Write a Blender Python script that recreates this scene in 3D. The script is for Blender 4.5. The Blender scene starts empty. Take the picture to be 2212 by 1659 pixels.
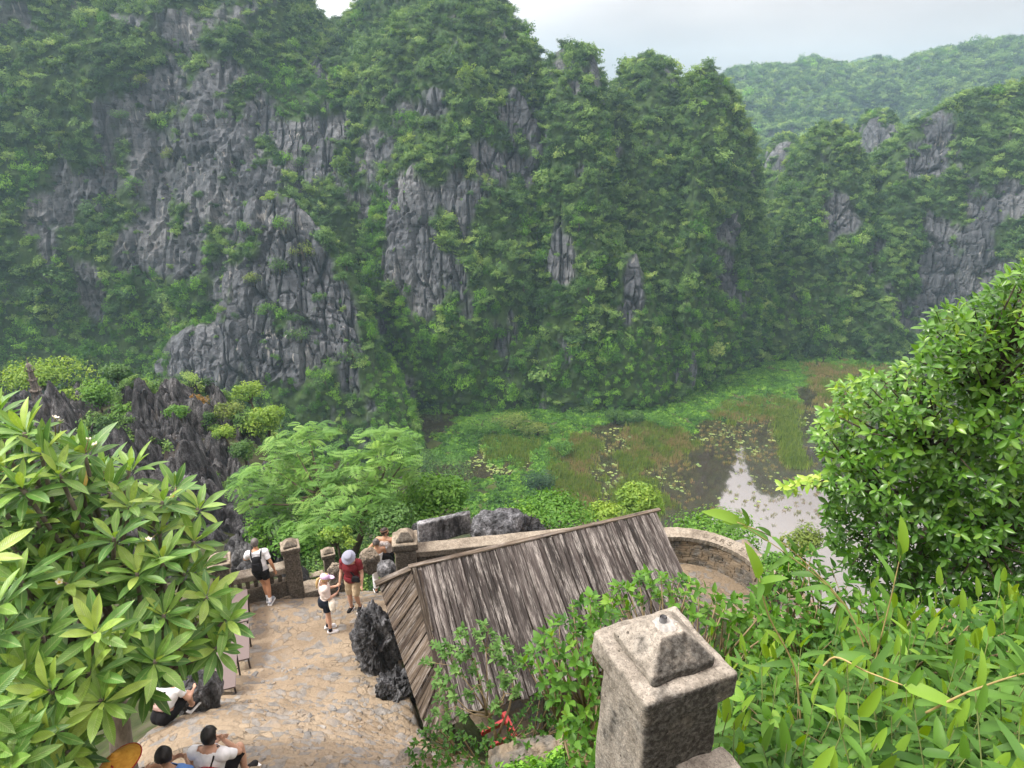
import bpy, bmesh, math, random
import numpy as np
from mathutils import Vector, Matrix
from mathutils.bvhtree import BVHTree
from mathutils.geometry import delaunay_2d_cdt

R = math.radians
SC = bpy.context.scene
COL = SC.collection
random.seed(7)
RNG = np.random.default_rng(11)

# ------------------------------------------------------------------ camera
CAMZ = 70.0            # eye height above the pond
PITCH = R(21.8)
FPX = 1416.0           # focal length in units of a 2212 px wide picture
CX, CY = 1106.0, 829.5
cam_d = bpy.data.cameras.new('camera')
cam_d.sensor_width = 36.0
cam_d.lens = 36.0 * FPX / 2212.0
cam_d.clip_start = 0.05
cam_d.clip_end = 6000.0
cam = bpy.data.objects.new('camera', cam_d)
COL.objects.link(cam)
cam.location = (0, 0, CAMZ)
cam.rotation_euler = (R(90) - PITCH, 0, 0)
SC.camera = cam

# ------------------------------------------------------------------ sky, sun, exposure
SUN_EL, SUN_AZ = R(54), R(-100)      # azimuth from +Y towards +X
w = bpy.data.worlds.new('World')
SC.world = w
w.use_nodes = True
nt = w.node_tree
for n in list(nt.nodes):
    nt.nodes.remove(n)
wo = nt.nodes.new('ShaderNodeOutputWorld')
wb = nt.nodes.new('ShaderNodeBackground')
sky = nt.nodes.new('ShaderNodeTexSky')
sky.sky_type = 'NISHITA'
sky.sun_disc = False
sky.sun_elevation = SUN_EL
sky.sun_rotation = SUN_AZ
sky.air_density = 1.0
sky.dust_density = 4.0
tc = nt.nodes.new('ShaderNodeTexCoord')
mp = nt.nodes.new('ShaderNodeMapping')
mp.inputs['Scale'].default_value = (1.0, 1.0, 3.0)
nz = nt.nodes.new('ShaderNodeTexNoise')
nz.inputs['Scale'].default_value = 2.4
nz.inputs['Detail'].default_value = 5
cr = nt.nodes.new('ShaderNodeValToRGB')
cr.color_ramp.elements[0].position = 0.3
cr.color_ramp.elements[0].color = (1.95, 1.68, 1.62, 1)
cr.color_ramp.elements[1].position = 0.72
cr.color_ramp.elements[1].color = (3.25, 2.85, 2.65, 1)
# thin cloud glows round the place where the sun stands behind it
dt = nt.nodes.new('ShaderNodeVectorMath'); dt.operation = 'DOT_PRODUCT'
GLOW_EL, GLOW_AZ = R(40), R(-30)
dt.inputs[1].default_value = (math.sin(GLOW_AZ)*math.cos(GLOW_EL), math.cos(GLOW_AZ)*math.cos(GLOW_EL), math.sin(GLOW_EL))
mr = nt.nodes.new('ShaderNodeMapRange')
mr.interpolation_type = 'SMOOTHERSTEP'
mr.inputs[1].default_value = 0.62; mr.inputs[2].default_value = 1.0
mr.inputs[3].default_value = 0.0; mr.inputs[4].default_value = 1.0
gl = nt.nodes.new('ShaderNodeMixRGB'); gl.blend_type = 'ADD'
gl.inputs[2].default_value = (9, 9, 9.0, 1)
mx = nt.nodes.new('ShaderNodeMixRGB')
mx.inputs[0].default_value = 0.95
L = nt.links.new
L(tc.outputs['Generated'], mp.inputs[0]); L(mp.outputs[0], nz.inputs[0]); L(nz.outputs[0], cr.inputs[0])
L(tc.outputs['Generated'], dt.inputs[0]); L(dt.outputs['Value'], mr.inputs[0])
# an overcast sky is about three times as bright overhead as near the horizon
sx = nt.nodes.new('ShaderNodeSeparateXYZ'); zc_ = nt.nodes.new('ShaderNodeMapRange')
zc_.inputs[1].default_value = 0.0; zc_.inputs[2].default_value = 1.0; zc_.inputs[3].default_value = 0.70; zc_.inputs[4].default_value = 6.0
ov = nt.nodes.new('ShaderNodeMixRGB'); ov.blend_type = 'MULTIPLY'; ov.inputs[0].default_value = 1.0
L(tc.outputs['Generated'], sx.inputs[0]); L(sx.outputs[2], zc_.inputs[0]); L(cr.outputs[0], ov.inputs[1]); L(zc_.outputs[0], ov.inputs[2])
L(mr.outputs[0], gl.inputs[0]); L(ov.outputs[0], gl.inputs[1])
L(sky.outputs[0], mx.inputs[1]); L(gl.outputs[0], mx.inputs[2]); L(mx.outputs[0], wb.inputs[0])
wb.inputs[1].default_value = 0.1
L(wb.outputs[0], wo.inputs[0])

sun_d = bpy.data.lights.new('sun', 'SUN')
sun_d.energy = 2.4
sun_d.angle = R(14)
sun_d.color = (1.0, 0.95, 0.87)
sun = bpy.data.objects.new('sun', sun_d)
COL.objects.link(sun)
sdir = Vector((math.sin(SUN_AZ)*math.cos(SUN_EL), math.cos(SUN_AZ)*math.cos(SUN_EL), math.sin(SUN_EL)))
sun.rotation_euler = sdir.to_track_quat('Z', 'Y').to_euler()
sun.location = (0, 0, 200)

SC.view_settings.view_transform = 'Standard'
SC.view_settings.look = 'None'
SC.view_settings.gamma = 1.0
SC.view_settings.exposure = 1.15
SC.view_settings.use_curve_mapping = False
SC.cycles.use_denoising = True
SC.cycles.max_bounces = 6
SC.cycles.diffuse_bounces = 3
SC.cycles.glossy_bounces = 2
SC.cycles.transmission_bounces = 3
SC.cycles.volume_bounces = 1
SC.cycles.transparent_max_bounces = 8
SC.cycles.use_adaptive_sampling = True

# ------------------------------------------------------------------ points from the view
SP, CP = math.sin(PITCH), math.cos(PITCH)
def ray(px, py):
    """direction per unit of depth through a point of the 2212 x 1659 picture"""
    xc, yc = (px - CX) / FPX, (py - CY) / FPX
    return np.array([xc, CP - SP*yc, -(SP + CP*yc)])
def P(px, py, d=None, z=None, Y=None):
    r = ray(px, py)
    if d is None:
        d = (z - CAMZ) / r[2] if z is not None else Y / r[1]
    return np.array([0, 0, CAMZ]) + r*d
def proj(p):
    """world points (N,3) -> px, py, depth"""
    p = np.atleast_2d(p)
    z = p[:, 2] - CAMZ
    dep = p[:, 1]*CP - z*SP
    xc = p[:, 0] / dep
    yc = (-z*CP - p[:, 1]*SP) / dep
    return CX + FPX*xc, CY + FPX*yc, dep

# ------------------------------------------------------------------ noise
_perm = np.random.default_rng(3).permutation(256).astype(np.int64)
_perm = np.concatenate([_perm, _perm, _perm])
_g = np.random.default_rng(5).normal(size=(256, 3)); _g /= np.linalg.norm(_g, axis=1)[:, None]
def noise(p):
    p = np.asarray(p, dtype=np.float64)
    i = np.floor(p).astype(np.int64); f = p - i; i &= 255
    u = f*f*f*(f*(f*6-15)+10)
    out = 0
    for dx in (0, 1):
        wx = u[:, 0] if dx else 1-u[:, 0]
        for dy in (0, 1):
            wy = u[:, 1] if dy else 1-u[:, 1]
            for dz in (0, 1):
                wz = u[:, 2] if dz else 1-u[:, 2]
                h = _perm[_perm[_perm[(i[:, 0]+dx) & 255] + ((i[:, 1]+dy) & 255)] + ((i[:, 2]+dz) & 255)]
                g = _g[h]
                out = out + wx*wy*wz*(g[:, 0]*(f[:, 0]-dx)+g[:, 1]*(f[:, 1]-dy)+g[:, 2]*(f[:, 2]-dz))
    return out*1.5
def fbm(p, o=4, gain=0.5, lac=2.03):
    s, a, t = 0, 1.0, 0
    p = np.array(p, dtype=np.float64)
    for k in range(o):
        s = s + a*noise(p + 17.3*k); t += a; a *= gain; p = p*lac
    return s/t
def ridged(p, o=3, gain=0.5, lac=2.1):
    s, a, t = 0, 1.0, 0
    p = np.array(p, dtype=np.float64)
    for k in range(o):
        s = s + a*(1-np.abs(noise(p + 9.7*k))*1.6); t += a; a *= gain; p = p*lac
    return s/t
def worley(x, y, seed=0, cell=1.0):
    """F1, F2 and cell id of a jittered grid, 2-D"""
    xi, yi = np.floor(x/cell).astype(np.int64), np.floor(y/cell).astype(np.int64)
    f1 = np.full(x.shape, 1e9); f2 = f1.copy(); cid = np.zeros(x.shape, np.int64)
    for dx in (-1, 0, 1):
        for dy in (-1, 0, 1):
            a, b = xi+dx, yi+dy
            h = _perm[_perm[(a+seed*7) & 255] + (b & 255)]
            h2 = _perm[h+31]
            cxx, cyy = (a+0.1+0.8*h/255.0)*cell, (b+0.1+0.8*h2/255.0)*cell
            d = np.hypot(x-cxx, y-cyy)
            nw = d < f1
            f2 = np.where(nw, f1, np.minimum(f2, d)); cid = np.where(nw, h, cid); f1 = np.where(nw, d, f1)
    return f1, f2, cid
def sstep(a, b, x):
    t = np.clip((x-a)/(b-a), 0, 1)
    return t*t*(3-2*t)

# ------------------------------------------------------------------ materials
def newmat(name):
    m = bpy.data.materials.new(name); m.use_nodes = True
    t = m.node_tree
    for n in list(t.nodes): t.nodes.remove(n)
    return m, t
class NG:
    """tiny node-graph helper"""
    def __init__(s, name):
        s.m, s.t = newmat(name)
        s.out = s.n('ShaderNodeOutputMaterial')
    def n(s, typ, ins=None, **kw):
        nd = s.t.nodes.new(typ)
        for k, v in kw.items(): setattr(nd, k, v)
        for k, v in (ins or {}).items(): s.i(nd, k, v)
        return nd
    def i(s, nd, k, v):
        if isinstance(v, bpy.types.NodeSocket): s.t.links.new(v, nd.inputs[k])
        elif isinstance(v, bpy.types.Node): s.t.links.new(v.outputs[0], nd.inputs[k])
        else: nd.inputs[k].default_value = v
    def attr(s, name): return s.n('ShaderNodeAttribute', attribute_name=name).outputs['Fac']
    def pos(s): return s.n('ShaderNodeNewGeometry').outputs['Position']
    def objc(s): return s.n('ShaderNodeTexCoord').outputs['Object']
    def mapp(s, vec, scale, loc=(0, 0, 0), rot=(0, 0, 0)):
        return s.n('ShaderNodeMapping', {'Vector': vec, 'Scale': scale, 'Location': loc, 'Rotation': rot}).outputs[0]
    def noise(s, vec, scale, detail=4, rough=0.55, dist=0.0):
        return s.n('ShaderNodeTexNoise', {'Vector': vec, 'Scale': scale, 'Detail': detail, 'Roughness': rough, 'Distortion': dist}).outputs[0]
    def vor(s, vec, scale, feature='F1', out='Distance', rnd=1.0):
        return s.n('ShaderNodeTexVoronoi', {'Vector': vec, 'Scale': scale, 'Randomness': rnd}, feature=feature).outputs[out]
    def ramp(s, fac, stops, interp='LINEAR'):
        r = s.n('ShaderNodeValToRGB', {'Fac': fac}); cr = r.color_ramp; cr.interpolation = interp
        while len(cr.elements) < len(stops): cr.elements.new(0.5)
        for e, (p, c) in zip(cr.elements, stops):
            e.position = p
            if not isinstance(c, (tuple, list)): c = (c, c, c)
            e.color = (*c, 1) if len(c) == 3 else c
        return r.outputs[0]
    def mix(s, fac, a, b, mode='MIX'):
        c4 = lambda c: (*c, 1) if isinstance(c, tuple) and len(c) == 3 else c
        return s.n('ShaderNodeMixRGB', {0: fac, 1: c4(a), 2: c4(b)}, blend_type=mode).outputs[0]
    def math(s, op, a, b=0.0, clamp=False):
        return s.n('ShaderNodeMath', {0: a, 1: b}, operation=op, use_clamp=clamp).outputs[0]
    def bump(s, h, strength=0.5, dist=0.02, nrm=None):
        d = {'Height': h, 'Strength': strength, 'Distance': dist}
        if nrm is not None: d['Normal'] = nrm
        return s.n('ShaderNodeBump', d).outputs[0]
    def hsv(s, col, h=0.5, sat=1.0, v=1.0):
        return s.n('ShaderNodeHueSaturation', {'Color': col, 'Hue': h, 'Saturation': sat, 'Value': v}).outputs[0]
    def rnd(s): return s.n('ShaderNodeObjectInfo').outputs['Random']
    def bsdf(s, col, rough=0.8, nrm=None, spec=0.3, **kw):
        c4 = lambda c: (*c, 1) if isinstance(c, tuple) and len(c) == 3 else c
        d = {'Base Color': c4(col), 'Roughness': rough, 'Specular IOR Level': spec}
        if nrm is not None: d['Normal'] = nrm
        d.update(kw)
        b = s.n('ShaderNodeBsdfPrincipled', d)
        return b
    def done(s, b):
        s.t.links.new(b.outputs[0] if isinstance(b, bpy.types.Node) else b, s.out.inputs[0]); return s.m

def plain(name, col, rough=0.7, spec=0.3, var=0.12, scale=30.0, bump=0.0):
    g = NG(name); p = g.objc()
    n = g.noise(p, scale, 5)
    c = g.mix(1.0, (*col, 1), g.ramp(n, [(0.25, 1-var*2), (0.75, 1+var)]), 'MULTIPLY')
    nr = g.bump(n, bump, 0.01) if bump else None
    return g.done(g.bsdf(c, rough, nr, spec))

# ------------------------------------------------------------------ meshes
def mesh(name, v, f, attrs=None, smooth=True):
    """v (N,3); f array (M,k) or list of index lists; attrs: per-vertex floats"""
    me = bpy.data.meshes.new(name)
    v = np.asarray(v, np.float32)
    if isinstance(f, np.ndarray):
        k = f.shape[1]; m = f.shape[0]
        me.vertices.add(len(v)); me.vertices.foreach_set('co', v.ravel())
        me.loops.add(m*k); me.loops.foreach_set('vertex_index', f.ravel().astype(np.int32))
        me.polygons.add(m); me.polygons.foreach_set('loop_start', (np.arange(m)*k).astype(np.int32))
        me.update(calc_edges=True)
    else:
        me.from_pydata(v.tolist(), [], f); me.update()
    me.polygons.foreach_set('use_smooth', np.full(len(me.polygons), smooth))
    for k, a in (attrs or {}).items():
        at = me.attributes.new(k, 'FLOAT', 'POINT')
        at.data.foreach_set('value', np.asarray(a, np.float32))
    me.update()
    return me
def obj(name, me, mat=None, parent=None, loc=None, kind=None):
    o = bpy.data.objects.new(name, me); COL.objects.link(o)
    if mat is not None and me is not None:
        if not len(me.materials): me.materials.append(mat)
    if parent is not None: o.parent = parent
    if loc is not None: o.location = loc
    if kind: o['kind'] = kind
    return o
def tag(o, label, cat=None, group=None, kind=None):
    o['label'] = label
    if cat: o['category'] = cat
    if group: o['group'] = group
    if kind: o['kind'] = kind
    return o
def thing(name, label, cat, loc=(0, 0, 0), rz=0.0, group=None):
    o = bpy.data.objects.new(name, None); COL.objects.link(o)
    o.empty_display_size = 0.2
    o.location = loc; o.rotation_euler = (0, 0, rz)
    return tag(o, label, cat, group)
def copy_tree(o, parent=None):
    c = o.copy(); COL.objects.link(c); c.parent = parent
    for ch in o.children: copy_tree(ch, c)
    return c
def grid_faces(nu, nv, closed=False):
    i = np.arange(nu - (0 if closed else 1))[:, None]; j = np.arange(nv-1)[None, :]
    a = i*nv + j; b = ((i+1) % nu)*nv + j
    return np.stack([a, b, b+1, a+1], -1).reshape(-1, 4)
def gridmesh(name, pts, attrs=None, smooth=True, flip=False, closed=False):
    nu, nv = pts.shape[:2]
    f = grid_faces(nu, nv, closed)
    if flip: f = f[:, ::-1]
    return mesh(name, pts.reshape(-1, 3), f, attrs, smooth)
class MB:
    """collects simple solids, builds one mesh"""
    def __init__(s): s.v, s.f = [], []
    def add(s, v, f):
        b = len(s.v); s.v += [tuple(map(float, x)) for x in v]; s.f += [[b+i for i in q] for q in f]
    def box(s, c, size, M=None, taper=1.0, jit=0.0):
        hx, hy, hz = [x/2 for x in size]; vs = []
        for z in (-1, 1):
            t = taper if z > 0 else 1
            for x, y in ((-1, -1), (1, -1), (1, 1), (-1, 1)):
                q = Vector((x*hx*t, y*hy*t, z*hz))
                if jit: q += Vector([random.uniform(-jit, jit) for _ in 'xyz'])
                if M is not None: q = M @ q
                vs.append(q + Vector(c))
        s.add(vs, [[3, 2, 1, 0], [4, 5, 6, 7], [0, 1, 5, 4], [1, 2, 6, 5], [2, 3, 7, 6], [3, 0, 4, 7]])
    def tube(s, pts, rad, n=6, cap=True):
        pts = [Vector(p) for p in pts]; b = len(s.v); m = len(pts)
        up = Vector((0.31, 0.2, 0.93))
        for k, p in enumerate(pts):
            t = (pts[min(k+1, m-1)] - pts[max(k-1, 0)]).normalized()
            a = t.cross(up)
            if a.length < 0.05: a = t.cross(Vector((1, 0, 0)))
            a.normalize(); c = t.cross(a)
            r = float(rad[k] if hasattr(rad, '__len__') else rad)
            for q in range(n):
                th = 2*math.pi*q/n
                s.v.append(tuple(p + r*(math.cos(th)*a + math.sin(th)*c)))
        for k in range(m-1):
            for q in range(n):
                s.f.append([b+k*n+q, b+k*n+(q+1) % n, b+(k+1)*n+(q+1) % n, b+(k+1)*n+q])
        if cap:
            s.f.append([b+q for q in range(n)][::-1]); s.f.append([b+(m-1)*n+q for q in range(n)])
    def build(s, name, mat, parent=None, smooth=False, bevel=0.0, kind=None, loc=None):
        me = mesh(name, np.array(s.v), s.f, smooth=smooth)
        if bevel:
            bm = bmesh.new(); bm.from_mesh(me)
            bmesh.ops.bevel(bm, geom=bm.edges[:], offset=bevel, segments=2, affect='EDGES', profile=0.6)
            bm.to_mesh(me); bm.free()
        return obj(name, me, mat, parent, loc, kind)
def interp_rows(rows, u):
    """smooth (monotone-ish cubic) interpolation of rows of control values at u in 0..1"""
    rows = np.asarray(rows, float); n = len(rows); t = u*(n-1)
    i = np.clip(np.floor(t).astype(int), 0, n-2); f = (t-i)[:, None]
    p0, p1, p2, p3 = rows[np.maximum(i-1, 0)], rows[i], rows[i+1], rows[np.minimum(i+2, n-1)]
    m1, m2 = (p2-p0)*0.4, (p3-p1)*0.4
    f2, f3 = f*f, f*f*f
    return (2*f3-3*f2+1)*p1 + (f3-2*f2+f)*m1 + (-2*f3+3*f2)*p2 + (f3-f2)*m2
def grid_normals(pts):
    du = np.gradient(pts, axis=0); dv = np.gradient(pts, axis=1)
    n = np.cross(du, dv); n /= np.linalg.norm(n, axis=-1)[..., None] + 1e-9
    return n
# ================================================================== materials of the land
def rock_material(name, dark=1.0, veg=True, warm=0.0):
    g = NG(name); p = g.pos()
    n1 = g.noise(g.mapp(p, (0.09, 0.09, 0.05)), 1.0, 5)
    flute = g.noise(g.mapp(p, (0.9, 0.9, 0.10)), 1.0, 5, 0.62)
    fine = g.noise(g.mapp(p, (4.0, 4.0, 1.4)), 1.0, 4, 0.6)
    bed = g.noise(g.mapp(p, (0.05, 0.05, 0.9)), 1.0, 3)
    c = g.ramp(n1, [(0.3, (0.045*dark, 0.050*dark, 0.058*dark)), (0.52, (0.085*dark, 0.092*dark, 0.102*dark)), (0.72, (0.145*dark, 0.150*dark, 0.156*dark))])
    c = g.mix(1.0, c, g.ramp(flute, [(0.30, 0.62), (0.5, 1.0), (0.70, 1.35)]), 'MULTIPLY')
    ck = g.math('ABSOLUTE', g.math('SUBTRACT', g.noise(g.mapp(p, (0.62, 0.62, 0.075), (3, 5, 2)), 1.0, 4, 0.5), 0.5))
    c = g.mix(1.0, c, g.ramp(ck, [(0.0, 0.45), (0.022, 1.0)]), 'MULTIPLY')
    ch = g.math('ABSOLUTE', g.math('SUBTRACT', g.noise(g.mapp(p, (0.10, 0.10, 0.33), (8, 1, 2)), 1.0, 4, 0.55), 0.5))
    c = g.mix(1.0, c, g.ramp(ch, [(0.0, 0.35), (0.012, 1.0)]), 'MULTIPLY')
    c = g.mix(1.0, c, g.ramp(bed, [(0.36, 0.72), (0.42, 1.0), (0.7, 1.1)]), 'MULTIPLY')
    # pale calcite runs
    run = g.noise(g.mapp(p, (1.3, 1.3, 0.07)), 1.0, 2)
    pat = g.noise(g.mapp(p, (0.12, 0.12, 0.16), (7, 3, 1)), 1.0, 2)
    cal = g.math('MULTIPLY', g.ramp(run, [(0.58, 0.0), (0.66, 1.0)]), g.ramp(pat, [(0.55, 0.0), (0.66, 0.6)]))
    c = g.mix(cal, c, (0.36, 0.35, 0.33))
    # rusty lichen and soil on the ledges
    rust = g.noise(g.mapp(p, (0.25, 0.25, 0.2), (3, 9, 4)), 1.0, 4)
    c = g.mix(g.ramp(rust, [(0.64, 0.0), (0.78, 0.3)]), c, (0.12, 0.085, 0.05))
    if veg:
        gn = g.noise(p, 0.5, 5)
        green = g.ramp(gn, [(0.3, (0.018, 0.035, 0.012)), (0.6, (0.04, 0.075, 0.022)), (0.8, (0.07, 0.11, 0.03))])
        c = g.mix(g.attr('veg'), c, green)
    h = g.math('ADD', g.math('MULTIPLY', flute, 1.0), g.math('MULTIPLY', fine, 0.35))
    nr = g.bump(h, 0.7, 0.5)
    return g.done(g.bsdf(c, 0.9, nr, 0.2))
M_ROCK = rock_material('karst_rock')

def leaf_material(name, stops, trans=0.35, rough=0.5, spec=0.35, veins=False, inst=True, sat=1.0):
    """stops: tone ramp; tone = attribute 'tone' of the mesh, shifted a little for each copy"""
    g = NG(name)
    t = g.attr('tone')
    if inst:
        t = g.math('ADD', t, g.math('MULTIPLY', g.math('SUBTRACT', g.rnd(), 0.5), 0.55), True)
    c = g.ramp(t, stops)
    nr = None
    if veins:
        u = g.math('ABSOLUTE', g.attr('lu')); v = g.attr('lv')
        rib = g.ramp(u, [(0.05, 1.0), (0.13, 0.0)])
        ph = g.math('SUBTRACT', g.math('MULTIPLY', v, 110.0), g.math('MULTIPLY', u, 16.0))
        side = g.math('SINE', ph)
        c = g.mix(g.math('MULTIPLY', rib, 0.55), c, (0.30, 0.40, 0.14))
        c = g.mix(1.0, c, g.ramp(g.math('MULTIPLY_ADD', side, 0.5), [(0.0, 0.90), (0.5, 1.0), (0.9, 1.12)]), 'MULTIPLY')
        nz = g.noise(g.objc(), 9.0, 3)
        c = g.mix(1.0, c, g.ramp(nz, [(0.3, 0.8), (0.7, 1.15)]), 'MULTIPLY')
        nr = g.bump(side, 0.25, 0.004)
    b = g.bsdf(c, rough, nr, spec)
    tr = g.n('ShaderNodeBsdfTranslucent', {'Color': g.hsv(c, 0.485, 1.15, 1.5)})
    m = g.n('ShaderNodeMixShader', {0: trans, 1: b.outputs[0], 2: tr.outputs[0]})
    return g.done(m)
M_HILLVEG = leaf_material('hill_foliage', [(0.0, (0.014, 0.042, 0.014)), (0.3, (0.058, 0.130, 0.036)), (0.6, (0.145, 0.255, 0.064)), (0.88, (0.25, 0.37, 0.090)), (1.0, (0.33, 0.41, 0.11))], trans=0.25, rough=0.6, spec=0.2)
M_LOWVEG = leaf_material('valley_foliage', [(0.0, (0.03, 0.09, 0.014)), (0.4, (0.08, 0.20, 0.028)), (0.8, (0.15, 0.32, 0.04)), (1.0, (0.24, 0.40, 0.06))], trans=0.3, rough=0.6, spec=0.2)
M_REED = leaf_material('reed_foliage', [(0.0, (0.07, 0.11, 0.025)), (0.3, (0.15, 0.19, 0.05)), (0.6, (0.26, 0.24, 0.09)), (0.85, (0.32, 0.24, 0.12)), (1.0, (0.26, 0.15, 0.09))], trans=0.3, rough=0.7, spec=0.15)
M_REEDG = leaf_material('green_reed_foliage', [(0.0, (0.06, 0.10, 0.02)), (0.5, (0.12, 0.20, 0.03)), (1.0, (0.20, 0.26, 0.05))], trans=0.3, rough=0.7, spec=0.15)
M_PAD = leaf_material('lotus_leaf', [(0.0, (0.08, 0.14, 0.04)), (0.5, (0.16, 0.24, 0.07)), (1.0, (0.30, 0.32, 0.10))], trans=0.1, rough=0.45, spec=0.4)
M_VINE = leaf_material('vine_foliage', [(0.0, (0.02, 0.07, 0.010)), (0.4, (0.05, 0.15, 0.018)), (0.8, (0.17, 0.37, 0.042)), (1.0, (0.25, 0.46, 0.06))], trans=0.3, rough=0.55, spec=0.25)

# ================================================================== foliage prototypes
def clump_mesh(name, n, size, mat, seed, flat=0.75, droop=0.0, aspect=0.55, tone=(0.15, 0.85), hollow=0.5, jitter=0.9):
    """leaf-sized faces spread through a dome of radius 1"""
    r = np.random.default_rng(seed)
    d = r.normal(size=(n, 3)); d[:, 2] = np.abs(d[:, 2])*0.9 - 0.25*r.random(n); d /= np.linalg.norm(d, axis=1)[:, None]
    lob = 0.75 + 0.75*noise(d*2.1 + seed*3.1)
    rad = (hollow + (1-hollow)*r.random(n)**0.6)*lob
    c = d*rad[:, None]*np.array([1, 1, flat])
    nrm = d*0.9 + r.normal(size=(n, 3))*jitter*0.6 + np.array([0, 0, 0.55]); nrm /= np.linalg.norm(nrm, axis=1)[:, None]
    t = np.cross(nrm, r.normal(size=(n, 3))); t[:, 2] -= droop; t -= nrm*np.sum(t*nrm, 1)[:, None]; t /= np.linalg.norm(t, axis=1)[:, None]+1e-9
    b = np.cross(nrm, t)
    L = size*(0.6+0.8*r.random(n))[:, None]; W = L*aspect
    v = np.stack([c - t*L*0.5, c + b*W*0.5 + nrm*L*0.10, c + t*L*0.5, c - b*W*0.5 + nrm*L*0.10], 1).reshape(-1, 3)
    f = np.arange(n*4).reshape(-1, 4)
    tn = tone[0] + (tone[1]-tone[0])*np.clip(0.55*r.random(n) + 0.45*(rad/1.1)*(0.4+0.6*np.clip(d[:, 2], 0, 1)), 0, 1)  # upper and outer leaves paler: sunlit tops put into the leaf colour
    me = mesh(name, v, f, {'tone': np.repeat(tn, 4)}, smooth=False)
    me.materials.append(mat)
    return me
def blade_mesh(name, n, h, spread, mat, seed, w=0.03, tone=(0.1, 0.9)):
    r = np.random.default_rng(seed); v, f, tn = [], [], []
    for k in range(n):
        a = r.random()*6.28; rr = spread*math.sqrt(r.random()); x, y = rr*math.cos(a), rr*math.sin(a)
        H = h*(0.5+0.7*r.random()); b = r.random()*6.28; lean = H*0.35*r.random(); ww = w*(0.7+0.6*r.random())
        c, s = math.cos(b+1.57)*ww, math.sin(b+1.57)*ww; lx, ly = lean*math.cos(b), lean*math.sin(b)
        i = len(v)
        v += [(x-c, y-s, 0), (x+c, y+s, 0), (x+lx*.4+c*.8, y+ly*.4+s*.8, H*.6), (x+lx*.4-c*.8, y+ly*.4-s*.8, H*.6), (x+lx, y+ly, H)]
        f += [[i, i+1, i+2, i+3], [i+3, i+2, i+4]]
        tn += [tone[0]+(tone[1]-tone[0])*r.random()]*5
    me = mesh(name, np.array(v), f, {'tone': tn}, smooth=False); me.materials.append(mat)
    return me
def pad_mesh(name, mat, seed):
    r = np.random.default_rng(seed); v = [(0, 0, 0.0)]; f = []
    for k in range(9):
        a = 0.35 + k/8*5.6; q = 1+0.1*r.normal(); v.append((q*math.cos(a), q*math.sin(a), 0.10+0.05*r.normal()))
        if k: f.append([0, k, k+1])
    me = mesh(name, np.array(v), f, {'tone': [0.5]*10}, smooth=False); me.materials.append(mat)
    return me

def instancer(name, protos, pts, scl, rot, idx, label, kind='stuff'):
    """uncountable growth: point cloud + geometry nodes"""
    col = bpy.data.collections.new(name + '_kinds')
    for k, me in enumerate(protos):
        o = bpy.data.objects.new('%s_kind_%02d' % (name, k), me); col.objects.link(o)
    me = bpy.data.meshes.new(name)
    n = len(pts); me.vertices.add(n); me.vertices.foreach_set('co', np.asarray(pts, np.float32).ravel())
    scl = np.asarray(scl, np.float32)
    if scl.ndim == 1: scl = np.repeat(scl[:, None], 3, 1)
    for nm, typ, key, arr in (('iscale', 'FLOAT_VECTOR', 'vector', scl), ('irot', 'FLOAT_VECTOR', 'vector', np.asarray(rot, np.float32)), ('iidx', 'INT', 'value', np.asarray(idx, np.int32))):
        a = me.attributes.new(nm, typ, 'POINT'); a.data.foreach_set(key, arr.ravel())
    o = obj(name, me, kind=kind); o['label'] = label
    ng = bpy.data.node_groups.new(name, 'GeometryNodeTree')
    ng.interface.new_socket('Geometry', in_out='INPUT', socket_type='NodeSocketGeometry')
    ng.interface.new_socket('Geometry', in_out='OUTPUT', socket_type='NodeSocketGeometry')
    N = ng.nodes; gi = N.new('NodeGroupInput'); go = N.new('NodeGroupOutput')
    ci = N.new('GeometryNodeCollectionInfo'); ci.inputs['Collection'].default_value = col
    ci.inputs['Separate Children'].default_value = True; ci.inputs['Reset Children'].default_value = True
    ip = N.new('GeometryNodeInstanceOnPoints'); ip.inputs['Pick Instance'].default_value = True
    def at(nm, ty):
        q = N.new('GeometryNodeInputNamedAttribute'); q.data_type = ty; q.inputs['Name'].default_value = nm; return q
    a1, a2, a3 = at('iscale', 'FLOAT_VECTOR'), at('irot', 'FLOAT_VECTOR'), at('iidx', 'INT')
    K = ng.links.new
    K(gi.outputs[0], ip.inputs['Points']); K(ci.outputs[0], ip.inputs['Instance'])
    K(a1.outputs[0], ip.inputs['Scale']); K(a2.outputs[0], ip.inputs['Rotation']); K(a3.outputs[0], ip.inputs['Instance Index'])
    K(ip.outputs[0], go.inputs[0])
    m = o.modifiers.new('growth', 'NODES'); m.node_group = ng
    return o

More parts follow.
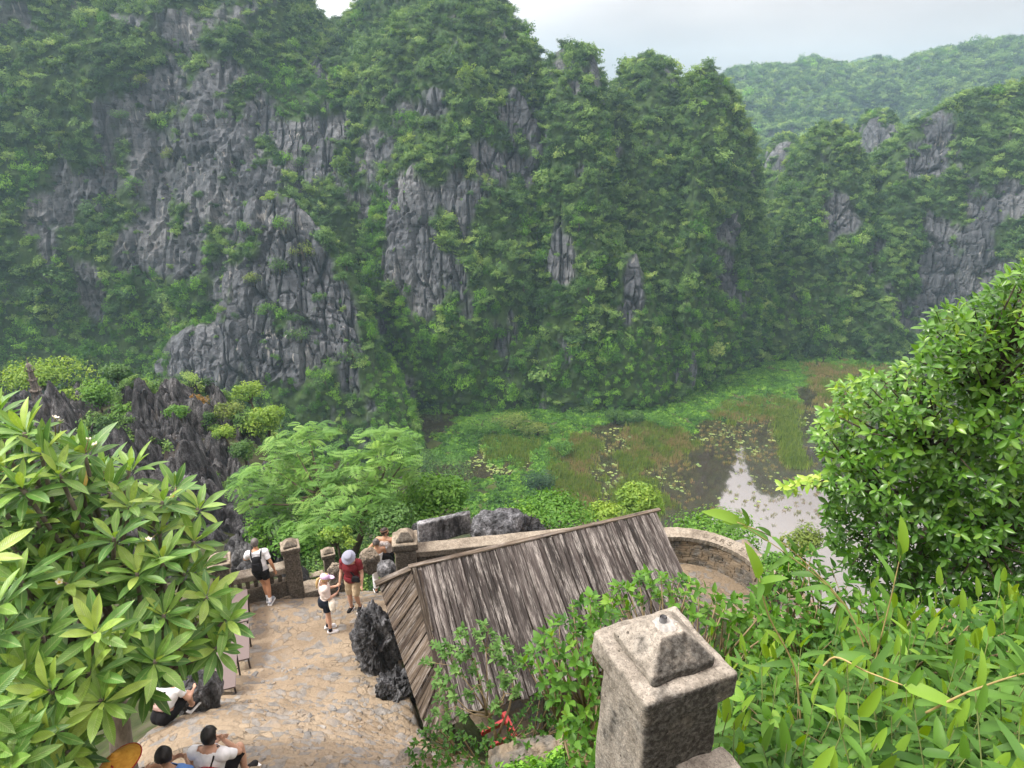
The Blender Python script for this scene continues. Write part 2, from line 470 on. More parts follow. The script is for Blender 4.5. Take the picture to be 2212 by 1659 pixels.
BUSH = [clump_mesh('bush_leaves', 330, 0.21, M_HILLVEG, 20+k, flat=0.72+0.1*(k % 3), tone=((0.05, 0.55), (0.15, 0.75), (0.3, 0.95), (0.1, 0.65), (0.0, 0.5))[k]) for k in range(5)]
def crown_mesh(name, mat, seed, tone):
    """a whole tree crown: several leafy lobes"""
    r = np.random.default_rng(seed); V_, T_ = [], []
    for k in range(7):
        c = r.normal(size=3); c /= np.linalg.norm(c); c[2] = abs(c[2])*0.7; c = c*0.6 if k else c*0
        m = clump_mesh('lobe', 110, 0.30, mat, seed*10+k, flat=0.8, tone=(tone[0]+0.12*r.random(), tone[1]-0.15*r.random()), hollow=0.6)
        co = np.empty(len(m.vertices)*3); m.vertices.foreach_get('co', co); t_ = np.empty(len(m.vertices)); m.attributes['tone'].data.foreach_get('value', t_)
        V_.append(co.reshape(-1, 3)*(0.42+0.15*r.random())+c); T_.append(t_); bpy.data.meshes.remove(m)
    v = np.concatenate(V_); me = mesh(name, v, np.arange(len(v)).reshape(-1, 4), {'tone': np.concatenate(T_)}, smooth=False); me.materials.append(mat)
    return me
BUSH += [crown_mesh('crown_leaves', M_HILLVEG, 7+k, ((0.05, 0.7), (0.0, 0.55), (0.25, 0.95))[k]) for k in range(3)]
DRAPE = [clump_mesh('vine_leaves', 300, 0.19, M_VINE, 40+k, flat=0.95, droop=1.2, tone=((0.1, 0.7), (0.3, 1.0), (0.0, 0.6))[k], hollow=0.7) for k in range(3)]

# ================================================================== the karst hills
ROCKS = [(330, 200, 80, 60), (250, 260, 55, 75), (385, 60, 80, 45), (440, 300, 110, 75), (330, 490, 55, 95), (200, 650, 35, 60), (105, 560, 26, 60), (420, 470, 50, 90),
         (500, 440, 80, 90), (400, 560, 60, 60), (620, 300, 40, 60), (700, 285, 70, 60), (690, 160, 30, 35), (895, 510, 50, 125), (925, 640, 35, 60), (1080, 345, 90, 45), (1100, 240, 45, 60),
         (1205, 560, 28, 60), (1243, 185, 20, 24), (1570, 490, 38, 45), (1562, 580, 25, 55), (2080, 560, 115, 110), (2030, 690, 75, 60), (2160, 440, 70, 60), (1690, 350, 30, 55),
         (2010, 330, 55, 70), (1810, 470, 40, 60), (1900, 300, 40, 45), (820, 320, 50, 40),  (640, 600, 60, 120), (540, 640, 75, 100), (700, 700, 60, 90), (560, 760, 70, 70), (600, 480, 60, 50), (430, 745, 60, 45),
         (1360, 620, 32, 75), (880, 420, 40, 40), (930, 240, 40, 30), (60, 470, 30, 50), (1000, 430, 40, 60), (470, 160, 60, 50), (150, 430, 50, 60), (280, 560, 60, 50), (560, 250, 50, 70), (330, 330, 90, 70), (380, 180, 70, 80), (470, 360, 70, 60), (890, 600, 30, 60)]
GREENS = [(830, 470, 45, 70), (880, 720, 70, 90), (830, 850, 60, 100), (950, 800, 60, 90), (800, 600, 30, 60), (430, 600, 45, 50), (70, 720, 90, 50), (200, 760, 120, 30), (1480, 760, 60, 70), (1240, 800, 90, 60), (1590, 660, 30, 70), (1000, 900, 60, 40), (620, 200, 60, 60), (60, 380, 60, 60)]
VEG_P, VEG_S, VEG_R, VEG_I = [], [], [], []
DRP_P, DRP_S, DRP_R, DRP_I = [], [], [], []
HILL_BVH = []
def hill(name, label, rows, nu, nv, lin=0.45, amp=5.0, flute=1.0, back=70.0, seed=0, bush=1.0, size=(0.65, 2.2), rock_noise=0.5, top=1.0, lowgreen=0.0, vegmul=1.0, gully=1.0, bias=0.0):
    """loft from a foot line up to a crest line, then down the far side"""
    C = np.array([P(a, b, Y=Yc) for a, b, Yc, *_ in rows]); B = np.array([P(r[3], r[4], z=r[5]) for r in rows])
    u = np.linspace(0, 1, nu)
    c = interp_rows(C, u); b = interp_rows(B, u)
    v = np.linspace(0, 1, nv)
    a = v*math.pi/2
    hf = lin*v + (1-lin)*(1-np.cos(a)); zf = lin*v + (1-lin)*np.sin(a)
    S = np.empty((nu, nv, 3))
    S[..., :2] = b[:, None, :2] + (c-b)[:, None, :2]*hf[None, :, None]
    S[..., 2] = b[:, None, 2] + (c-b)[:, None, 2]*zf[None, :]
    S[:, 0, 2] -= 4.0
    nb = 14
    vb = np.linspace(0, 1, nb+1)[1:]
    out = (c-b)[:, :2]; out = out/(np.linalg.norm(out, axis=1)[:, None]+1e-6)
    bk = np.empty((nu, nb, 3))
    bk[..., :2] = c[:, None, :2] + out[:, None]*back*(1-np.cos(vb*math.pi/2))[None, :, None]*1.0 + out[:, None]*back*0.35*np.sin(vb*math.pi/2)[None, :, None]
    bk[..., 2] = c[:, None, 2] - (c[:, None, 2]+4)*(1-np.cos(vb*math.pi/2))[None, :]
    S = np.concatenate([S, bk], 1); nvt = S.shape[1]
    nrm = grid_normals(S)
    if np.mean(nrm[:, nv//2, 1]) > 0: nrm = -nrm
    q = S.reshape(-1, 3); N = nrm.reshape(-1, 3)
    vv = np.tile(np.concatenate([v, np.full(nb, 1.0)]), nu)
    fade = 0.35 + 0.65*sstep(1.0, 0.80, vv)
    big = fbm(q*np.array([1/38, 1/38, 1/70]) + seed*5.1, 3)
    # rock or green: painted by growth, not by light
    px, py, dep = proj(q)
    rk = np.zeros(len(q))
    for (rx, ry, ra, rb) in ROCKS:
        rk = np.maximum(rk, 1.25*np.exp(-(((px-rx)/ra)**2 + ((py-ry)/rb)**2)*0.9))
    nzr = fbm(q*np.array([1/9, 1/9, 1/16]) + 31 + seed, 4)
    streak = fbm(q*np.array([1/5.0, 1/5.0, 1/22.0]) + 61 + seed, 3)
    rock = sstep(0.30, 0.60, bias*sstep(-8, 12, q[:, 2]-8) + rk*0.85 + nzr*1.25 + streak*0.7 + rock_noise*0.45*np.clip(fbm(q/22.0 + 77, 3)*2, -0.4, 1) - 0.06)
    fl = ridged(q*np.array([1/4.5, 1/4.5, 1/26]) + seed, 3)
    bl = fbm(q*np.array([1/2.6, 1/2.6, 1/4.0]) + 9, 3)
    ledge = np.abs(np.mod(q[:, 2]/7.0 + fbm(q/14.0, 2)*1.6, 1.0) - 0.5)*2
    gul = ridged(q*np.array([1/34, 1/34, 1/95]) + seed*2.3, 2) - 0.62
    arc = np.concatenate([[0], np.cumsum(np.linalg.norm(np.diff(0.5*(b+c)[:, :2], axis=0), axis=1))])
    sA = np.repeat(arc, nvt) + 1.1*fbm(q/9.0 + 4, 2); zA = q[:, 2] + 1.6*fbm(q/12.0 + 14, 2)
    blk = 0
    for cw_, ch_, ap_, sd_ in ((4.6, 15.0, 1.9, 3), (2.0, 6.5, 0.95, 5)):
        w1, w2, wc = worley(sA/cw_, zA/ch_, sd_+seed, 1.0)
        blk = blk + ap_*(_perm[(wc*3+sd_) % 256]/255.0-0.5) - ap_*0.75*sstep(0.16, 0.0, w2-w1)
    d = amp*(big*1.4 + gul*1.5*gully)*fade + rock*flute*fade*(blk + (fl-0.6)*1.0 + bl*0.5 - 0.4*sstep(0.2, 0.0, ledge)) + (1-rock)*fade*fbm(q/5.0 + 3, 3)*2.2
    d = d*np.where(vv < 0.02, 0.3, 1.0)
    q2 = q + N*d[:, None]
    q2[:, 2] += rock*fade*1.1*np.clip(fl-0.75, 0, 1)*2
    S2 = q2.reshape(nu, nvt, 3)
    rock = rock*np.where(np.tile(np.arange(nvt) >= nv, nu), 0.2, 1)
    veg = 1 - rock
    me = gridmesh(name, S2, {'veg': veg}, smooth=False)
    o = obj(name, me, M_ROCK, kind='structure'); o['label'] = label
    HILL_BVH.append((S2, nv))
    # growth
    F = S2[:, :nv+5]
    e1 = F[1:, :-1]-F[:-1, :-1]; e2 = F[:-1, 1:]-F[:-1, :-1]
    ar = np.linalg.norm(np.cross(e1, e2), axis=-1).ravel()
    vg = veg.reshape(nu, nvt)[:-1, :nv+4].ravel()
    h = np.clip((F[:-1, :-1, 2].ravel()), 0, 200)
    wgt = ar*(0.05 + 0.95*vg**1.5)
    r = np.random.default_rng(seed+500)
    n = int(wgt.sum()*bush*0.46*vegmul)
    k = r.choice(len(wgt), n, p=wgt/wgt.sum())
    i, j = np.divmod(k, nv+4)
    a1, a2 = r.random(n)[:, None], r.random(n)[:, None]
    pt = F[i, j] + a1*(F[i+1, j]-F[i, j]) + a2*(F[i, j+1]-F[i, j])
    nn = nrm[i, j]
    # leave out growth that lies far outside the frame
    qx, qy, qd = proj(pt)
    keep = (qx > -250) & (qx < 2460) & (qy > -160)
    low = sstep(45, 5, pt[:, 2])*lowgreen + 0.55*np.clip(fbm(pt/16.0 + 50, 2)*2 - 0.1, 0, 1)
    for (rx, ry, ra, rb) in GREENS: low = np.maximum(low, 1.5*np.exp(-((qx-rx)/ra)**2-((qy-ry)/rb)**2))
    dr = (r.random(n) < low*0.8) & keep
    s = (size[0] + (size[1]-size[0])*r.random(n)**2.0)*(0.55+0.45*vg[k]); s = np.where(r.random(n) < 0.06, s*1.6, s)
    ss = np.stack([s*(0.6+0.8*r.random(n)), s*(0.6+0.8*r.random(n)), s*(0.5+0.8*r.random(n))], 1)
    rot = np.stack([r.normal(size=n)*0.35 - nn[:, 1]*-0.5, r.normal(size=n)*0.35, r.random(n)*6.28], 1)
    pt2 = pt + nn*((0.15+0.3*r.random(n))*s)[:, None]
    patch = np.clip(fbm(pt/11.0 + 8, 2)*1.6 + 0.5 + 0.25*r.normal(size=n), 0, 0.999)
    m1 = keep & ~dr
    big_ = (r.random(n) < 0.045)
    ss[big_] = (np.array([1.9, 1.9, 1.7])*(0.8+0.9*r.random((big_.sum(), 1))))*(size[1]/2.4); pidx_ = np.where(big_, 5+r.integers(0, 3, n), np.array([3, 4, 0, 1, 2])[(patch*5).astype(int)])
    VEG_P.append(pt2[m1]); VEG_S.append(ss[m1]); VEG_R.append(rot[m1]); VEG_I.append(pidx_[m1])
    DRP_P.append(pt2[dr]); DRP_S.append(ss[dr]*np.array([0.75, 0.75, 1.25])); DRP_R.append(rot[dr]*np.array([0.4, 0.4, 1])); DRP_I.append(np.where(low[dr] > 0.75, r.integers(0, 2, dr.sum()), r.integers(0, 3, dr.sum())))
    return o

hill('karst_hill', 'huge green limestone massif with grey cliffs filling the upper left', [
    (-800, -200, 240, -800, 800, 10), (-400, -400, 255, -420, 790, 10), (0, -480, 262, -30, 790, 10), (250, -460, 262, 200, 790, 9), (450, -300, 258, 380, 805, 7),
    (600, -120, 255, 520, 850, 4), (680, 20, 255, 640, 890, 2), (715, 52, 256, 720, 885, 2), (755, 30, 252, 800, 875, 0), (790, -12, 245, 860, 880, 0), (900, -70, 235, 940, 890, 0),
    (1000, -40, 225, 1010, 895, 0), (1075, -4, 215, 1080, 888, 0), (1130, 70, 208, 1120, 882, 0), (1165, 150, 205, 1150, 878, 0), (1195, 300, 200, 1180, 872, 0), (1225, 600, 190, 1200, 866, 0)],
    500, 190, amp=5.5, seed=1, lowgreen=0.95)
hill('karst_hill', 'slender rounded peak right of the great massif', [
    (1140, 620, 188, 1130, 880, 0), (1160, 300, 196, 1170, 886, 0), (1176, 160, 199, 1188, 889, 0), (1206, 112, 200, 1212, 890, 0), (1244, 92, 200, 1250, 890, 0), (1284, 112, 199, 1288, 886, 0), (1303, 190, 197, 1312, 876, 0), (1318, 400, 190, 1335, 864, 0), (1330, 700, 178, 1350, 860, 0)],
    150, 170, amp=1.6, seed=2, lowgreen=0.6, gully=0.5)
hill('karst_hill', 'broad dome shaped peak with pale grassy left slope', [
    (1304, 640, 208, 1304, 860, 0), (1316, 270, 217, 1318, 860, 0), (1334, 172, 218, 1342, 858, 0), (1366, 130, 218, 1380, 856, 0), (1404, 116, 218, 1416, 852, 0), (1440, 130, 218, 1446, 850, 0), (1464, 170, 217, 1470, 846, 0), (1482, 300, 213, 1488, 842, 0), (1495, 600, 207, 1505, 836, 0)],
    140, 160, amp=1.6, seed=3, lowgreen=0.3, gully=0.5)
hill('karst_hill', 'steep peak whose sheer right flank drops to the marsh', [
    (1462, 640, 190, 1450, 872, 0), (1474, 280, 202, 1476, 862, 0), (1488, 182, 205, 1497, 850, 0), (1508, 150, 205, 1520, 836, 0), (1534, 143, 205, 1542, 822, 0), (1562, 166, 204, 1566, 812, 0), (1596, 222, 203, 1588, 806, 0), (1628, 305, 203, 1602, 802, 0), (1644, 430, 203, 1614, 796, 0), (1656, 550, 203, 1626, 790, 0), (1672, 700, 203, 1638, 784, 0)],
    170, 170, amp=1.6, seed=4, lowgreen=0.6, gully=0.5)
hill('karst_hill', 'cone shaped hill at the far end of the pond', [
    (1662, 700, 215, 1650, 786, 0), (1694, 520, 222, 1690, 780, 0), (1728, 385, 225, 1728, 775, 0), (1762, 300, 227, 1768, 772, 0), (1798, 268, 228, 1800, 771, 0), (1838, 280, 228, 1838, 771, 0), (1866, 340, 227, 1866, 772, 0), (1890, 450, 224, 1892, 774, 0), (1920, 590, 219, 1918, 776, 0), (1950, 710, 213, 1940, 780, 0)],
    150, 140, amp=1.5, seed=5, lowgreen=0.4, lin=0.6, gully=0.5)
hill('karst_hill', 'right hand hill with bare grey cliff above the tree', [
    (1860, 700, 208, 1880, 780, 0), (1885, 500, 216, 1905, 776, 0), (1915, 380, 224, 1930, 770, 0), (1960, 295, 231, 1960, 766, 0), (2030, 240, 235, 2030, 764, 0), (2110, 196, 236, 2110, 768, 0), (2180, 186, 236, 2190, 775, 0), (2300, 150, 235, 2300, 790, 0), (2500, 100, 228, 2480, 830, 0), (2800, 180, 215, 2760, 900, 0)],
    230, 150, amp=3.5, seed=6, lowgreen=0.1, lin=0.55)
hill('karst_hill', 'small rocky knob between the cone hill and the right hill', [
    (1835, 420, 290, 1835, 735, 0), (1855, 295, 294, 1858, 730, 0), (1872, 252, 295, 1880, 728, 0), (1900, 242, 295, 1900, 728, 0), (1935, 262, 295, 1930, 728, 0), (1952, 316, 294, 1950, 730, 0), (1985, 440, 290, 1985, 735, 0)],
    90, 90, amp=1.8, seed=7)
hill('karst_hill', 'low grey knob left of the cone hill', [
    (1625, 520, 290, 1625, 735, 0), (1652, 350, 294, 1655, 730, 0), (1672, 306, 296, 1680, 728, 0), (1700, 296, 296, 1705, 728, 0), (1735, 326, 296, 1735, 728, 0), (1770, 480, 290, 1770, 735, 0)],
    70, 80, amp=1.8, seed=8)
hill('karst_ridge', 'long wooded ridge on the right horizon', [
    (1380, 330, 615.6, 1380, 520, 0), (1500, 215, 664.2, 1500, 520, 0), (1580, 156, 680.4, 1570, 520, 0), (1640, 149, 683.64, 1640, 520, 0), (1700, 142, 686.88, 1700, 520, 0), (1748, 128, 688.5, 1748, 520, 0), (1800, 138, 690.12, 1800, 520, 0), (1870, 141, 690.12, 1870, 520, 0), (1905, 131, 688.5, 1905, 520, 0), (1950, 141, 680.4, 1950, 520, 0), (1975, 124, 656.1, 1975, 520, 0), (2050, 104, 648, 2050, 520, 0), (2110, 92, 644.76, 2110, 520, 0), (2212, 86, 641.52, 2212, 520, 0), (2400, 80, 631.8, 2400, 520, 0), (2700, 140, 599.4, 2700, 520, 0)],
    300, 90, amp=9.0, seed=9, size=(1.8, 4.5), lin=0.8, back=200, bush=0.42)
hill('far_hill', 'faint blue hill top beyond the ridge', [
    (1780, 175, 1180, 1780, 300, 0), (1830, 138, 1200, 1830, 300, 0), (1870, 124, 1200, 1870, 300, 0), (1895, 121, 1200, 1895, 300, 0), (1930, 128, 1200, 1930, 300, 0), (1990, 150, 1190, 1990, 300, 0), (2060, 185, 1180, 2060, 300, 0)],
    60, 24, amp=4.0, seed=10, size=(3, 6), bush=0.02, back=300)
hill('karst_outcrop', 'dark pinnacled limestone outcrop standing before the massif', [
    (318, 830, 150, 290, 930, 6), (345, 765, 150, 330, 950, 5), (372, 728, 150, 370, 960, 4), (425, 704, 151, 420, 970, 3), (462, 688, 152, 455, 975, 2), (476, 600, 153, 480, 980, 2), (500, 528, 155, 515, 982, 1), (535, 432, 156, 560, 985, 0), (580, 412, 156, 620, 988, 0), (640, 438, 155, 680, 990, 0), (700, 503, 153, 740, 992, 0), (750, 563, 151, 790, 996, 0), (790, 640, 150, 830, 1000, 0), (808, 730, 147, 858, 1005, 0), (848, 800, 143, 880, 1006, 0), (880, 880, 139, 900, 1008, 0), (908, 970, 133, 918, 1010, 0)],
    300, 170, amp=2.4, flute=1.15, seed=12, size=(0.6, 1.9), lowgreen=0.9, rock_noise=0.9, lin=0.6, back=40, bias=0.30, bush=0.8)
hill('karst_spire', 'small split rock spire rising from vines by the marsh', [
    (1270, 840, 160, 1270, 888, 0), (1298, 720, 164, 1300, 888, 0), (1322, 628, 166, 1325, 887, 0), (1340, 560, 167, 1350, 886, 0), (1372, 548, 167, 1380, 884, 0), (1388, 590, 168, 1410, 880, 0), (1415, 670, 170, 1440, 872, 0), (1465, 725, 174, 1475, 856, 0), (1505, 795, 179, 1510, 845, 0), (1530, 825, 182, 1530, 840, 0)],
    120, 110, amp=1.4, flute=1.0, seed=13, size=(0.6, 1.7), lowgreen=1.2, back=25)

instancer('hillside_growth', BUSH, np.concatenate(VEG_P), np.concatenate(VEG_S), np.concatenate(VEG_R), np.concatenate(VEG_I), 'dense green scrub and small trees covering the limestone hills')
instancer('hanging_vines', DRAPE, np.concatenate(DRP_P), np.concatenate(DRP_S), np.concatenate(DRP_R), np.concatenate(DRP_I), 'bright green creepers draped over the foot of the cliffs')
print('hill growth', sum(map(len, VEG_P)), sum(map(len, DRP_P)))
# ================================================================== valley floor, pond and marsh
def inpoly(x, y, poly):
    poly = np.asarray(poly, float); n = len(poly); ins = np.zeros(x.shape, bool); j = n-1
    for i in range(n):
        xi, yi = poly[i]; xj, yj = poly[j]
        c = ((yi > y) != (yj > y)) & (x < (xj-xi)*(y-yi)/(yj-yi+1e-12)+xi)
        ins ^= c; j = i
    return ins
# ground sheet reaching past the horizon, dipping under the pond
def ground_material():
    g = NG('valley_soil'); p = g.pos()
    n = g.noise(p, 0.25, 6)
    c = g.ramp(n, [(0.3, (0.03, 0.045, 0.015)), (0.55, (0.06, 0.075, 0.025)), (0.75, (0.09, 0.085, 0.04))])
    return g.done(g.bsdf(c, 0.95, g.bump(g.noise(p, 2.0, 5), 0.6, 0.2), 0.1))
M_SOIL = ground_material()
xs = np.concatenate([np.linspace(-3000, -120, 12), np.linspace(-100, 160, 66), np.linspace(180, 3000, 12)])
ys = np.concatenate([np.linspace(-1500, 20, 8), np.linspace(30, 260, 60), np.linspace(290, 4000, 14)])
gx, gy = np.meshgrid(xs, ys, indexing='ij')
gp = np.stack([gx, gy, np.full(gx.shape, -1.2)], -1)
far = np.maximum(np.abs(gx)-100, 0) + np.maximum(gy-250, 0) + np.maximum(20-gy, 0)
gp[..., 2] += np.where(far > 0, 0.6 + np.minimum(far*0.02, 3), 0)
tag(obj('ground', gridmesh('ground', gp, flip=True), M_SOIL), 'flat valley floor of dark soil', kind='structure')

def water_material():
    g = NG('pond_water'); p = g.pos()
    n = g.noise(g.mapp(p, (0.5, 0.25, 1)), 1.0, 4)
    wv = g.noise(g.mapp(p, (1.6, 0.8, 1)), 1.0, 3)
    c = g.ramp(n, [(0.3, (0.026, 0.022, 0.012)), (0.6, (0.042, 0.034, 0.019)), (0.8, (0.055, 0.046, 0.025))])
    nr = g.bump(wv, 0.05, 0.05)
    d = g.bsdf(c, 0.35, nr, 0.2)
    gs = g.n('ShaderNodeBsdfGlossy', {'Color': (0.9, 0.9, 0.92, 1), 'Roughness': 0.03, 'Normal': nr})
    fr = g.n('ShaderNodeFresnel', {'IOR': 2.1, 'Normal': nr})
    m = g.n('ShaderNodeMixShader', {0: g.math('MULTIPLY', fr.outputs[0], 1.9, True), 1: d.outputs[0], 2: gs.outputs[0]})
    return g.done(m)
wp = np.array([[-60, 70, 0], [140, 70, 0], [140, 240, 0], [-60, 240, 0]], float)
tag(obj('pond_water', mesh('pond_water', wp, np.array([[0, 1, 2, 3]]), smooth=False), water_material()), 'still brown pond mirroring the grey sky between the hills', kind='structure')

TUFT = [clump_mesh('mat_leaves', 90, 0.42, M_LOWVEG, 60+k, flat=0.55, tone=((0.1, 0.7), (0.3, 1.0), (0.0, 0.5))[k]) for k in range(3)]
FERN = [clump_mesh('willow_leaves', 150, 0.34, M_HILLVEG, 70+k, flat=0.6, droop=1.0, aspect=0.3, tone=((0.4, 0.85), (0.5, 1.0))[k]) for k in range(2)]
REED = [blade_mesh('reed_blades', 26, 1.0, 0.9, M_REED, 80+k, w=0.05) for k in range(3)]
REEDG = [blade_mesh('green_reed_blades', 26, 1.0, 0.9, M_REEDG, 85+k, w=0.05) for k in range(2)]
PADS = [pad_mesh('pad_leaf', M_PAD, 90+k) for k in range(3)]

def fill(poly, n, z=0.0, ragged=1.0, thr=-0.30, sc=7.0):
    """n points spread evenly over a patch of the valley floor given by its outline in the view"""
    w_ = np.array([P(a, b, z=z)[:2] for a, b in poly])
    lo, hi = w_.min(0), w_.max(0); out = []; tot = 0
    while tot < n:
        q = lo + (hi-lo)*RNG.random((n*2, 2)); q = q[inpoly(q[:, 0], q[:, 1], w_)]; out.append(q); tot += len(q)
        if not len(q): break
    q = np.concatenate(out)[:n]
    q = q + RNG.normal(size=q.shape)*ragged
    q = q[fbm(np.column_stack([q/sc, 0*q[:, 0]])+z+3, 3) > thr + 0.12*RNG.random(len(q))]
    if len(q) < n: q = np.concatenate([q, q[RNG.integers(0, len(q), n-len(q))] + RNG.normal(size=(n-len(q), 2))*0.8])
    return np.column_stack([q, np.full(len(q), z)])
MAT = [[(1000, 900), (1060, 885), (1130, 880), (1300, 890), (1420, 880), (1560, 808), (1690, 775), (1735, 785), (1750, 830), (1705, 850), (1735, 868), (1690, 880), (1620, 905), (1520, 900), (1490, 935), (1430, 915), (1390, 925), (1350, 905), (1290, 915), (1230, 950), (1200, 1000), (1170, 990), (1180, 945), (1120, 945), (1060, 945), (1030, 960), (1000, 1000), (940, 1000), (920, 960)],
       [(1050, 945), (1070, 1000), (1110, 1008), (1150, 985), (1160, 955), (1110, 948)],
       [(1010, 1035), (1080, 1040), (1130, 1020), (1180, 990), (1210, 1010), (1200, 1090), (1130, 1110), (1000, 1110)],
       [(1690, 775), (1900, 772), (1960, 785), (1960, 800), (1740, 786)]]
RDS = [[(1740, 786), (1960, 798), (1960, 880), (1880, 905), (1800, 905), (1770, 850), (1750, 830)],
       [(1360, 920), (1420, 912), (1490, 940), (1500, 960), (1450, 985), (1430, 1010), (1350, 1012), (1345, 985), (1375, 960)],
       [(1560, 880), (1640, 860), (1720, 868), (1735, 885), (1700, 905), (1630, 910), (1560, 905)],
       [(1210, 950), (1270, 940), (1285, 960), (1265, 1010), (1275, 1080), (1290, 1120), (1210, 1100), (1205, 1010)]]
STRIP = [[(1686, 890), (1704, 890), (1716, 950), (1730, 1000), (1722, 1015), (1704, 985), (1690, 930)], [(1330, 1090), (1360, 1030), (1400, 1040), (1440, 1090), (1400, 1120), (1300, 1130)]]
PADP = [[(1290, 930), (1350, 920), (1380, 960), (1350, 1010), (1320, 1090), (1280, 1060), (1290, 980)], [(1500, 915), (1690, 905), (1700, 960), (1640, 980), (1540, 960), (1480, 970)], [(1400, 1010), (1500, 990), (1520, 1040), (1460, 1070), (1400, 1040)],
        [(1020, 970), (1050, 960), (1060, 1000), (1110, 1015), (1140, 1000), (1130, 1025), (1060, 1035), (1015, 1030)], [(1590, 960), (1690, 980), (1740, 1100), (1690, 1120), (1600, 1040)], [(1720, 890), (1770, 880), (1780, 960), (1740, 1000)], [(1100, 940), (1180, 930), (1190, 960), (1150, 970)], [(1540, 1060), (1780, 1040), (1790, 1140), (1520, 1110)]]
tp, ts, ti = [], [], []
for k, pl in enumerate(MAT):
    n = (5200, 320, 700, 300)[k]
    q = fill(pl, n, 0.0); tp.append(q); ts.append(0.45+1.1*RNG.random(n)**2.2); ti.append(np.clip((fbm(q/9.0+4, 2)*1.4+0.5+0.2*RNG.normal(size=n))*3, 0, 2.99).astype(int))
n = sum(map(len, tp))
instancer('marsh_mat', TUFT, np.concatenate(tp), np.concatenate(ts), np.column_stack([np.zeros((n, 2)), RNG.random(n)*6.28]), np.concatenate(ti), 'bright green floating plants matted along the far shore')
# banks of leafy herbs close under the cliffs lie on slightly raised soil
for k, pl in enumerate(MAT[:3:2]):
    w_ = [P(a, b, z=0.0) for a, b in pl]
    me = bpy.data.meshes.new('marsh_bank')
    r_ = delaunay_2d_cdt([Vector(p[:2]) for p in w_], [], [list(range(len(w_)))], 1, 1e-4)
    me.from_pydata([(v.x, v.y, 0.05) for v in r_[0]], [], [list(f) for f in r_[2]])
    tag(obj('marsh_bank', me, M_SOIL), ('muddy bank under the green mat', 'muddy bank between the two ponds')[k], kind='structure')
tp = []
for k, pl in enumerate(RDS): tp.append(fill(pl, (2600, 800, 600, 900)[k], 0.0, 1.2, -0.10, 3.5))
n = sum(map(len, tp)); q = np.concatenate(tp)
instancer('brown_reeds', REED, q, (0.4+0.7*RNG.random(n)), np.column_stack([np.zeros((n, 2)), RNG.random(n)*6.28]), RNG.integers(0, 3, n), 'tan and rust coloured reeds standing in the shallows')
tp = [fill(pl, (420, 500)[k]) for k, pl in enumerate(STRIP)] + [fill(RDS[1], 420, 0.3, 1.3, 0.0, 4.0), fill(RDS[3], 600, 0.3, 1.3, 0.0, 4.0), fill(RDS[2], 300, 0.3, 1.3, 0.0, 4.0), fill(RDS[0], 300, 0.3, 1.3, 0.0, 5.0), fill(MAT[1], 200)]
n = sum(map(len, tp)); q = np.concatenate(tp); q[:, 2] = 0
instancer('green_reeds', REEDG, q, (0.7+0.8*RNG.random(n)), np.column_stack([np.zeros((n, 2)), RNG.random(n)*6.28]), RNG.integers(0, 2, n), 'yellow green reeds in strips across the pond')
tp = [fill(pl, (260, 170, 70, 220, 50, 60, 160, 20)[k], 0.03) for k, pl in enumerate(PADP)]
q = np.concatenate(tp); keep = fbm(q/5.0+2, 3) > -0.12; q = q[keep]; n = len(q)
instancer('lotus_pads', PADS, q, 0.16+0.30*RNG.random(n)**2, np.column_stack([np.zeros((n, 2)), RNG.random(n)*6.28]), RNG.integers(0, 3, n), 'pale lotus leaves floating on the pond')
# stems and seedlings poking through the near water
tp = [fill(PADP[4], 50), fill(PADP[7], 60), fill([(1280, 960), (1350, 920), (1480, 970), (1500, 1080), (1450, 1110), (1300, 1120)], 350), fill([(1500, 915), (1700, 905), (1760, 1000), (1600, 1010), (1520, 990)], 220)]
q = np.concatenate(tp); n = len(q)
instancer('water_weed', REED, q, np.column_stack([0.5+0*q[:, 0], 0.5+0*q[:, 0], 0.25+0.3*RNG.random(n)]), np.column_stack([np.zeros((n, 2)), RNG.random(n)*6.28]), RNG.integers(0, 3, n), 'sparse weed stems breaking the water surface')
